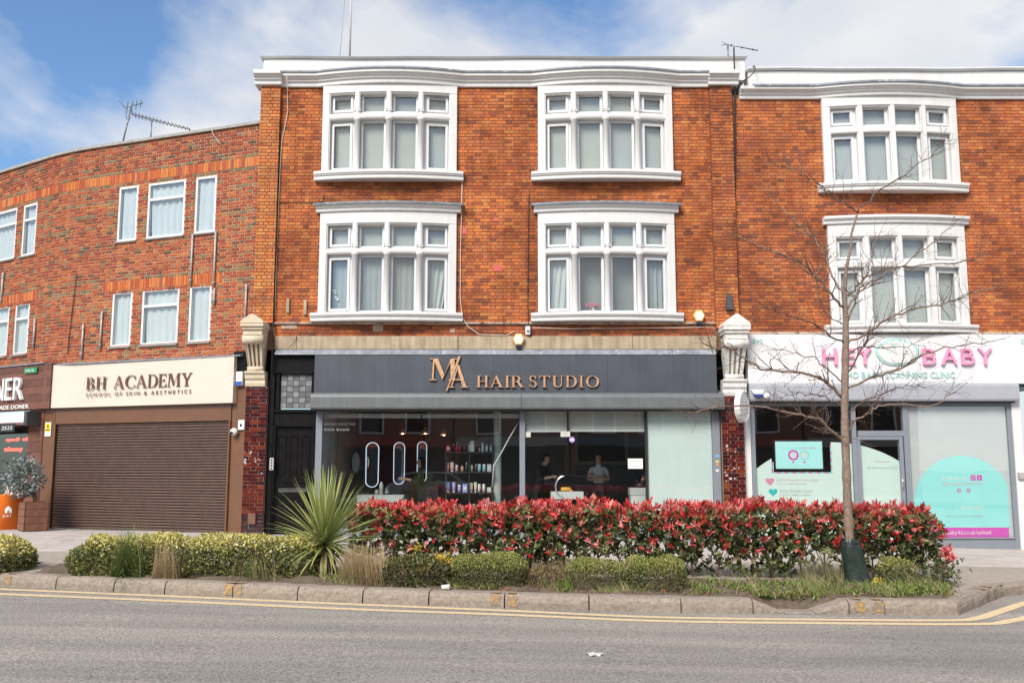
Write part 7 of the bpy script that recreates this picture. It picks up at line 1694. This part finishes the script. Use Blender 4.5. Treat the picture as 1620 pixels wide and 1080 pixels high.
# spiky palm
PX, PY_ = 514, 862; c = P(PX, PY_, 13.0); zb = zg(c.x) - .06
palm = thing('spiky_palm', 'spiky palm with long sword leaves in front of the black door', 'palm', (c.x, c.y, zb))
MB().tube([(c.x, c.y, zb), (c.x, c.y, (zb + c.z) / 2), (c.x, c.y, c.z + .12)], [.06, .055, .035], 9).build('trunk', M_BARK, palm)
def sword(base, az, el, L, w, droop, col, col2):
    d = Vector((math.cos(az) * math.cos(el), math.sin(az) * math.cos(el), math.sin(el))); p = Vector(base); vs, fs, cs = [], [], []; k = 9
    for i in range(k + 1):
        t = i / k; s = Vector((-math.sin(az), math.cos(az), 0)); nrm = s.cross(d).normalized()
        ww = w * (.45 + 1.1 * t * 2 if t < .25 else 1.0 - ((t - .25) / .75) ** 1.6) * .5; ww = max(ww, .0008)
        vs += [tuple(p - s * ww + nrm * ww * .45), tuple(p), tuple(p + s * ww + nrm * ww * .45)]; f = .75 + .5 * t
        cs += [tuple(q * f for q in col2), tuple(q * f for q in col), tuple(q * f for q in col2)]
        p = p + d * (L / k); d = (d + Vector((0, 0, -1)) * droop * (.3 + t) / k).normalized()
    for i in range(k): fs += [(3 * i, 3 * i + 1, 3 * i + 4, 3 * i + 3), (3 * i + 1, 3 * i + 2, 3 * i + 5, 3 * i + 4)]
    off = root_loc(palm); vs = [(v[0] - off.x, v[1] - off.y, v[2] - off.z) for v in vs]
    me = col_mesh('leaf', vs, fs, cs); me.polygons.foreach_set('use_smooth', [True] * len(fs)); link_mesh('leaf', me, palm, M_LEAF)
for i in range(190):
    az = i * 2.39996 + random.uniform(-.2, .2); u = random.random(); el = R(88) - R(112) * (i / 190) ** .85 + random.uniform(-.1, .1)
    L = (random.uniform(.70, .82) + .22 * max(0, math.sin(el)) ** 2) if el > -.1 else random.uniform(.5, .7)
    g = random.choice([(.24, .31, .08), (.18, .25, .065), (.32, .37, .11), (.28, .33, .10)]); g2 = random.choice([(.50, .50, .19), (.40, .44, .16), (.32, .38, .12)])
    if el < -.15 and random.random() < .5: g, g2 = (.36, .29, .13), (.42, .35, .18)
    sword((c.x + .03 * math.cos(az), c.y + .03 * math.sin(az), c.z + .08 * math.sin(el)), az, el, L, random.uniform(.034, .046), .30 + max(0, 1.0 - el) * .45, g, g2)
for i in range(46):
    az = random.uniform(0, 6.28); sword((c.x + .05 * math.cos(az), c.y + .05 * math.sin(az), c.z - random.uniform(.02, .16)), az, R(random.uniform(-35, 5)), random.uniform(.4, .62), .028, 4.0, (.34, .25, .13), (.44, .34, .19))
# grasses
def grass(name, label, px, py, y, n, H, spread, cols, droop, wid=.006, up=.5, group=None, width=.08, lean=0.0):
    c = P(px, py, y); zb = zg(c.x) - .04; t = thing(name, label, 'grass', (c.x, y, zb), group); vs, fs, cs = [], [], []
    for i in range(n):
        az = random.uniform(0, 6.28); el = R(90) - abs(random.gauss(0, spread)); L = H * random.uniform(.55, 1.1); r = width * math.sqrt(random.random()); p = Vector((c.x + r * math.cos(az * 1.7) * 1.6, y + r * math.sin(az * 1.7), zb))
        d = Vector((math.cos(az) * math.cos(el) + lean, math.sin(az) * math.cos(el), math.sin(el))).normalized(); col = random.choice(cols); b = len(vs); s = Vector((-math.sin(az), math.cos(az), 0)) * .7 + Vector((.7, 0, 0)); k = 5
        for q in range(k + 1):
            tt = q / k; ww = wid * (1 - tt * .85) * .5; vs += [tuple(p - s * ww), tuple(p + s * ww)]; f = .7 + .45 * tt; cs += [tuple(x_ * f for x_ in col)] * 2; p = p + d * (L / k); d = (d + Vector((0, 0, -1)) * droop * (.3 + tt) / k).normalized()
        for q in range(k): fs.append((b + 2 * q, b + 2 * q + 1, b + 2 * q + 3, b + 2 * q + 2))
    off = root_loc(t); me = col_mesh('blades', [(v[0] - off.x, v[1] - off.y, v[2] - off.z) for v in vs], fs, cs); o = link_mesh('blades', me, t, M_LEAFMATT); o['kind'] = 'stuff'; return t
GG = [(.14, .20, .05), (.20, .26, .08), (.10, .15, .04), (.28, .30, .12)]; SG = [(.50, .36, .20), (.58, .45, .27), (.40, .27, .14), (.48, .40, .24)]
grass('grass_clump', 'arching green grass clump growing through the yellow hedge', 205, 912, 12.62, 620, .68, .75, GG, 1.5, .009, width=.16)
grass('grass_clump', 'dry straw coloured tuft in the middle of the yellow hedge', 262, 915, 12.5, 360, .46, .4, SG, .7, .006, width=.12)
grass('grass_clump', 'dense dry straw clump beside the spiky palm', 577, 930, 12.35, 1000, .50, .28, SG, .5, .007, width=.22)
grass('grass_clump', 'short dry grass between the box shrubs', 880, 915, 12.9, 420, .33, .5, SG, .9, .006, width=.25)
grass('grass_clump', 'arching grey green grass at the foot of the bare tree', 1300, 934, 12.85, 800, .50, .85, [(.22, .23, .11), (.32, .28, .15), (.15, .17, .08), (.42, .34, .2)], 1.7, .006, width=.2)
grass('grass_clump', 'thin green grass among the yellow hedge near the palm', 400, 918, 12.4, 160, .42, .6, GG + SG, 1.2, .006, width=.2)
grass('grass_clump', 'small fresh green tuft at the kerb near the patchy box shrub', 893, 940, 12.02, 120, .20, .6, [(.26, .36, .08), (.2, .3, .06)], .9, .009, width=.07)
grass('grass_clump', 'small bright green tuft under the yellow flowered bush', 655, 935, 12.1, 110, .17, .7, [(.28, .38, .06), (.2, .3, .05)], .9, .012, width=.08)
# weeds over the open part of the bed
wd = bpy.data.objects.new('weeds', None); COL.objects.link(wd); props(wd, 'low green weeds and grass covering the soil around the tree', 'weeds', kind='stuff')
n = 5200; x = RNG.uniform(P(1075, 920, 12.9).x, P(1500, 920, 12.9).x, n); ky = np.vectorize(kerb_y)(x); v = RNG.uniform(0, 1, n); y = ky + .32 + v * 1.0
ok = (np.sin(x * 4.1) + np.sin(x * 9.7 + y * 5) + RNG.normal(size=n) * .5) > -.35; gapx = (x > kpt(1215).x) & (x < kpt(1300).x) & (v < .10); ok &= ~gapx; x, y = x[ok], y[ok]; n = len(x)
pos = np.stack([x, y, zgv(x) - .02 + RNG.uniform(0, .06, n) - np.vectorize(gap_dip)(x) * np.clip(1 - (y - np.vectorize(kerb_y)(x) - .25) / .55, 0, 1)], 1); leaves('weed_leaves', wd, pos, unit(RNG.normal(size=(n, 3)) * .8 + np.array((0, -.1, .8))), RNG.uniform(.03, .085, n), RNG.uniform(.012, .03, n), pal([(.13, .20, .04), (.20, .28, .06), (.09, .14, .03), (.26, .32, .09), (.30, .25, .10)], n), M_LEAFMATT, 'leaf', kind='stuff')
n = 2600; x = RNG.uniform(P(560, 920, 12.8).x, P(1500, 920, 12.8).x, n); ky = np.vectorize(kerb_y)(x); y = ky + .28 + RNG.uniform(0, 1.3, n)
pos = np.stack([x, y, zgv(x) + RNG.uniform(-.02, .01, n)], 1); leaves('leaf_litter', wd, pos, unit(RNG.normal(size=(n, 3)) * np.array((1, 1, .2))), .045, .02, pal([(.24, .13, .07), (.16, .09, .05), (.32, .20, .10), (.40, .12, .08), (.12, .15, .05)], n), M_LEAFMATT, 'leaf', kind='stuff')
vs, fs, cs = [], [], []
for i in range(5200):
    px = random.choice([random.uniform(1080, 1500), random.uniform(1240, 1480), random.uniform(440, 1100), random.uniform(440, 1100)]); x0 = P(px, 925, 12.7).x; y0 = kerb_y(x0) + .3 + abs(random.gauss(0, .45)); L = random.uniform(.05, .2) * (1.3 if px > 1080 else .8)
    if abs(x0 - (kpt(1241).x + kpt(1290).x) / 2) < .30 and y0 < kerb_y(x0) + .42: continue
    if math.sin(x0 * 7.3 + y0 * 3) + math.sin(x0 * 3.1 - y0 * 6) + random.gauss(0, .45) < .25: continue
    L *= 1 + .7 * (math.sin(x0 * 5.1) > .3)
    az = random.uniform(0, 6.28); d = Vector((math.cos(az) * .5, math.sin(az) * .5, 1)).normalized(); p = Vector((x0, y0, zg(x0) - .02)); b = len(vs); col = random.choice([(.20, .28, .07), (.15, .22, .05), (.28, .33, .10), (.40, .34, .18), (.46, .37, .2)])
    for q in range(4):
        ww = .005 * (1 - q / 3.3); vs += [(p.x - ww, p.y, p.z), (p.x + ww, p.y + .002, p.z)]; cs += [col] * 2; p = p + d * (L / 3); d = (d + Vector((math.cos(az) * .25, math.sin(az) * .25, -.25))).normalized()
    for q in range(3): fs.append((b + 2 * q, b + 2 * q + 1, b + 2 * q + 3, b + 2 * q + 2))
o = link_mesh('weed_blades', col_mesh('weed_blades', vs, fs, cs), wd, M_LEAFMATT); o['kind'] = 'stuff'
c = P(1386, 922, 12.85); t = thing('yellow_flower', 'small yellow flower clump at the foot of the tree bag', 'flowers', (c.x, c.y, zg(c.x) - .03)); pp = np.array(c)[None] + RNG.normal(size=(110, 3)) * np.array((.04, .03, .04)); leaves('petals', t, pp, rdir(110), .03, .024, pal([(.72, .58, .06), (.65, .5, .04)], 110), M_LEAFMATT, 'dia', kind='stuff'); MB().tube([(c.x, c.y, zg(c.x) - .04), c], .008, 5).build('stem', mat('flower_green', (.10, .22, .05)), t)

# ------------------------------------------------------------------ the bare street tree
TY = 13.0; tb = P(1350, 930, TY)
tree = thing('street_tree', 'young bare street tree with thin spreading branches in front of the clinic', 'tree', (tb.x, TY, zg(tb.x) - .05))
trunk_px = [(1350, 936, 9.5), (1347, 900, 9.0), (1344, 850, 8.6), (1341, 800, 8.4), (1339, 740, 8.0), (1337, 690, 7.8), (1336, 640, 7.2), (1337, 590, 7.4), (1338, 545, 6.6), (1338, 500, 5.4), (1336, 462, 4.4), (1339, 424, 3.2), (1346, 391, 2.6), (1347, 370, 2.4), (1357, 335, 2.0)]
s = TY / 1500
m = MB(); pts = [P(a, b, TY + .02 * math.sin(i)) for i, (a, b, r) in enumerate(trunk_px)]
fine = []; rr = []
for i in range(len(pts) - 1):
    for k in range(4): t = k / 4; fine.append(pts[i].lerp(pts[i + 1], t)); rr.append((trunk_px[i][2] * (1 - t) + trunk_px[i + 1][2] * t) * s * .80 * (1 + .09 * (1 if (i * 4 + k) % 5 == 0 else -.2) + .06 * math.sin(i * 2.3 + k * 1.9)))
fine.append(pts[-1]); rr.append(trunk_px[-1][2] * s)
m.tube(fine, rr, 12).build('trunk', M_BARK, tree)
def twig(m, p, d, L, r, lev):
    k = max(3, int(L / .06)); pts, rad = [p], [r]
    for i in range(k):
        d = (d + Vector((random.gauss(0, .16), random.gauss(0, .16), random.gauss(.03, .13)))).normalized(); p = p + d * (L / k); pts.append(p); rad.append(r * (1 - .75 * (i + 1) / k))
        if lev > 0 and random.random() < .42: twig(m, p, (d + Vector((random.gauss(0, .7), random.gauss(0, .7), random.gauss(.1, .6)))).normalized(), L * random.uniform(.3, .6), rad[-1] * .75, lev - 1)
    m.tube(pts, rad, 4, cap=False)
    m.ball(p, r * .75 + .003, 5)
BR = [  # pixel polyline of each limb, thickness at its root, depth drift per metre of run
    ([(1335, 486), (1310, 458), (1290, 436), (1249, 406), (1198, 390), (1160, 370)], 3.0, -.35), ([(1334, 470), (1314, 430), (1302, 397), (1279, 367), (1255, 347), (1234, 326)], 2.6, .4),
    ([(1332, 541), (1320, 533), (1279, 510), (1234, 495), (1213, 489)], 2.2, -.6), ([(1331, 627), (1308, 607), (1290, 593), (1249, 588), (1204, 582), (1160, 554), (1130, 548)], 3.8, -.3),
    ([(1334, 693), (1318, 682), (1297, 666), (1269, 656), (1212, 645), (1165, 641), (1100, 650)], 3.6, -.5), ([(1341, 543), (1385, 516), (1427, 495), (1480, 484), (1510, 477), (1533, 465), (1576, 452)], 2.8, -.35),
    ([(1341, 488), (1364, 456), (1403, 433), (1438, 412), (1474, 385), (1510, 352)], 2.5, .35), ([(1341, 510), (1358, 462), (1362, 450), (1379, 421), (1379, 391), (1388, 376)], 2.3, .5),
    ([(1341, 468), (1367, 442), (1397, 427), (1456, 421), (1536, 412), (1552, 396)], 2.0, -.5), ([(1342, 613), (1385, 596), (1427, 581), (1471, 557), (1516, 548), (1572, 538)], 2.8, .3),
    ([(1342, 588), (1366, 546), (1379, 527), (1398, 505)], 2.0, -.4), ([(1340, 684), (1355, 663), (1382, 648), (1414, 639), (1477, 640), (1506, 622)], 2.4, -.4),
    ([(1357, 335), (1336, 321), (1302, 296), (1274, 279), (1256, 270), (1225, 258)], 1.8, -.3), ([(1357, 335), (1387, 304), (1424, 281), (1467, 250), (1492, 227)], 1.9, .3),
    ([(1334, 605), (1300, 575), (1270, 560), (1232, 552)], 1.7, .4), ([(1343, 560), (1375, 548), (1410, 552), (1450, 545)], 1.6, .5), ([(1340, 655), (1370, 634), (1400, 622), (1432, 610), (1462, 612)], 1.8, .5), ([(1332, 640), (1305, 628), (1275, 622), (1240, 628)], 1.6, .4), ([(1341, 515), (1312, 500), (1296, 470), (1290, 440)], 1.5, .6)]
for bi, (pl, r0, drift) in enumerate(BR):
    q = smooth_px(pl, 5); run = 0; pts = []; rad = []
    for i, a in enumerate(q):
        if i: run += (q[i] - q[i - 1]).length * s
        w_ = 0 if i == 0 else 1.6; pts.append(P(a[0] + random.gauss(0, w_), a[1] + random.gauss(0, w_), TY + drift * run * (1 - .12 * run))); t = i / (len(q) - 1); rad.append(r0 * s * .74 * (1 - .66 * t))
    m = MB(); m.tube(pts, rad, 7); br = m.build('branch', M_BARK if r0 > 2.2 else M_TWIG, tree)
    m = MB()
    for i in range(3, len(pts)):
        for _ in range(2):
            if random.random() < .55:
                d = (pts[i] - pts[i - 1]).normalized(); twig(m, pts[i], (d + Vector((random.gauss(0, .6), random.gauss(0, .6), random.gauss(.12, .55)))).normalized(), random.uniform(.16, .52), max(.0038, rad[i] * .5), 2)
    twig(m, pts[-1], (pts[-1] - pts[-3]).normalized(), random.uniform(.18, .4), max(.0045, rad[-1]), 2)
    if m.v: m.build('twigs', M_TWIG, br)['kind'] = 'stuff'
# watering bag tied round the trunk
bag = thing('tree_bag', 'dark green plastic watering bag slumped around the foot of the tree', 'bag', (tb.x, TY - .1, zg(tb.x) - .04)); m = MB(); vs, fs = [], []; prof = [(853, 1345, 12), (862, 1346, 14), (880, 1349, 14), (900, 1353, 15), (920, 1357, 18), (932, 1360, 21), (939, 1361, 22)]
for i, (py, px, r) in enumerate(prof):
    c = P(px, py, TY - .06)
    for j in range(48):
        a = 2 * math.pi * j / 48; q = r * s * .92 * (.92 + .22 * abs(math.sin(3 * a + i * .9)) + .16 * abs(math.sin(7 * a - i * 1.3)) + .07 * math.sin(19 * a + i * 2)); vs.append((c.x + q * math.cos(a), c.y + q * .8 * math.sin(a), c.z + .012 * math.sin(3 * a + i)))
for i in range(len(prof) - 1):
    for j in range(48): fs.append((i * 48 + j, i * 48 + (j + 1) % 48, (i + 1) * 48 + (j + 1) % 48, (i + 1) * 48 + j))
m.sm = True; m.add(vs, fs); m.build('sheet', mat('dark_green_plastic', (.022, .034, .028), .33, .25, 9, 1.0, 11), bag)
c = P(1346, 858, TY - .06); MB().tube([(c.x + .125 * math.cos(R(a)), c.y + .10 * math.sin(R(a)), c.z) for a in range(0, 361, 24)], .008, 5).build('tie', M_GASKET, bag)

# ------------------------------------------------------------------ planter, orange bin, litter
g = G(38, 841, 0); rot = Matrix.Rotation(R(42), 4, 'Z')
pb = thing('planter_box', 'square brown timber planter box beside the kebab shop pier', 'planter', (g.x, g.y + .36, 0)); cx, cy = g.x, g.y + .36
ph = P(38, 795, g.y + .05).z; hw = .25
def mpb(u, v, z): q = rot @ Vector((u, v, 0)); return (cx + q.x, cy + q.y, z)
M_PLK = mat('planter_plank', (.20, .085, .050), .6, .25, 8, .3, 50)
for sd in range(4):
    r2 = Matrix.Rotation(R(90 * sd), 4, 'Z')
    def ms(u, v, z, r2=r2): q = r2 @ Vector((u, v, 0)); return mpb(q.x, q.y, z)
    for k in range(4): MB(ms).box(-hw, hw, -hw, -hw + .03, .01 + k * ph / 4 + .004, .01 + (k + 1) * ph / 4 - .004).build('plank', M_PLK, pb, .004)
MB(mpb).box(-hw + .03, hw - .03, -hw + .03, hw - .03, .02, ph - .04).build('soil_fill', M_SOIL, pb)
pl = thing('grey_leaf_shrub', 'grey green shrub with round pale leaves growing in the timber planter', 'shrub', (cx, cy, ph - .05)); n = 1250
ct = np.array(P(37, 757, cy)); dr = rdir(n); rad_ = RNG.uniform(.25, 1.05, n) ** .6 * (1 + .28 * np.sin(dr[:, 0] * 6 + 1) * np.sin(dr[:, 2] * 7) + .12 * np.sin(dr[:, 1] * 9)); pos = ct + dr * np.stack([rad_ * .43, rad_ * .34, rad_ * .43], 1); leaves('foliage', pl, pos, unit(dr + RNG.normal(size=(n, 3)) * .6), RNG.uniform(.05, .085, n), RNG.uniform(.035, .055, n), pal([(.30, .34, .32), (.20, .25, .23), (.40, .43, .42), (.10, .13, .12), (.16, .20, .18)], n), M_LEAFMATT, 'leaf', kind='stuff')
for k in range(9): e = ct + rdir(1)[0] * np.array((.3, .25, .25)); MB().tube([(cx + random.uniform(-.05, .05), cy, ph - .06), (cx + random.uniform(-.06, .06), cy, ph + .15), tuple(e)], [.012, .01, .004], 5).build('stem', M_STEM, pl)
g = G(4, 838, 0); bn = thing('orange_bin', 'orange round courier bin with a white house mark at the edge of the view', 'bin', (g.x, g.y + .1, 0)); bx_, by_ = g.x - .02, g.y + .25; zt_ = P(4, 782, g.y).z
MB().lathe((bx_, by_, 0), [(.001, .0), (.22, .0), (.285, zt_ - .02), (.30, zt_), (.27, zt_), (.25, zt_ - .1)], 24).build('body', mat('courier_orange', (.86, .19, .01), .5, .05, 4), bn)
def mbn(u, n, z): a = u / .27; r_ = .22 + .065 * z / zt_ + n; return (bx_ + r_ * math.sin(a), by_ - r_ * math.cos(a), z)
zc_ = P(6, 806, g.y).z
hu = .12
MB(mbn).prism([(hu - .07, zc_ - .07), (hu - .02, zc_ - .07), (hu - .02, zc_ - .02), (hu + .02, zc_ - .02), (hu + .02, zc_ - .07), (hu + .07, zc_ - .07), (hu + .07, zc_ + .02), (hu, zc_ + .09), (hu - .07, zc_ + .02)], .004, .010).build('house_mark', M_WPRINT, bn)
sans(bn, 'JUST', mbn, hu - .12, hu + .08, zc_ - .16, .055, .004, .009, M_WPRINT, name='lettering')
for i, (du, col) in enumerate(((-.05, (.62, .52, .40)), (.05, (.72, .70, .66)), (.14, (.70, .30, .08)))):
    t = thing('paper_bag', ['brown paper bag poking out of the orange bin', 'white paper bag poking out of the orange bin', 'orange striped bag poking out of the orange bin'][i], 'bag', (bx_ + du, by_, zt_ - .06)); m = MB(lambda u, n, z, du=du: (bx_ + du + u + z * .12, by_ - n, zt_ - .08 + z)); m.box(-.07, .07, -.05, .05, 0, .28); m.build('bag_body', mat('bag_%d' % i, col, .7, .1), t, .01)
    MB().tube([(bx_ + du + .0 + .1 * math.cos(R(a)) * .5, by_ - .052, zt_ + .19 + .07 * math.sin(R(a))) for a in range(0, 181, 30)], .006, 5).build('bag_handle', M_WPRINT, t)
g = G(941, 1035, ROAD_DROP); o = MB(); o.prism([(g.x + .14 * math.cos(R(a)) * (1 + .15 * math.sin(3 * R(a))), g.y + .10 * math.sin(R(a))) for a in range(0, 360, 30)], 0, 0)
m = MB(); pts = [(g.x + .075 * math.cos(R(a)) * (1 + .25 * math.sin(3 * R(a))), g.y + .10 * math.sin(R(a)) * (1 + .2 * math.sin(2 * R(a) + 1))) for a in range(0, 360, 24)]
m.add([(x, y, zr(x) + .006 + .008 * math.sin(i * 1.9)) for i, (x, y) in enumerate(pts)] + [(g.x, g.y, zr(g.x) + .015)], [(i, (i + 1) % len(pts), len(pts)) for i in range(len(pts))]); t = m.build('paper_scrap', mat('dirty_paper', (.52, .51, .49), .8, .2, 25)); props(t, 'crumpled white paper scrap lying on the road', 'litter')
c = kpt(702); t = thing('paper_cup', 'small crushed white cup lying on the kerb', 'litter', (c.x, c.y + .2, zr(c.x) + KH)); MB().lathe((c.x - .04, c.y + .17, zr(c.x) + KH + .035), [(.025, 0), (.036, .09), (.033, .09), (.024, .01)], 10, axis='x').build('cup', M_PLASTIC, t); MB().lathe((c.x + .048, c.y + .17, zr(c.x) + KH + .036), [(.036, 0), (.038, .006), (.03, .008)], 10, axis='x').build('rim', M_PLASTIC, t)
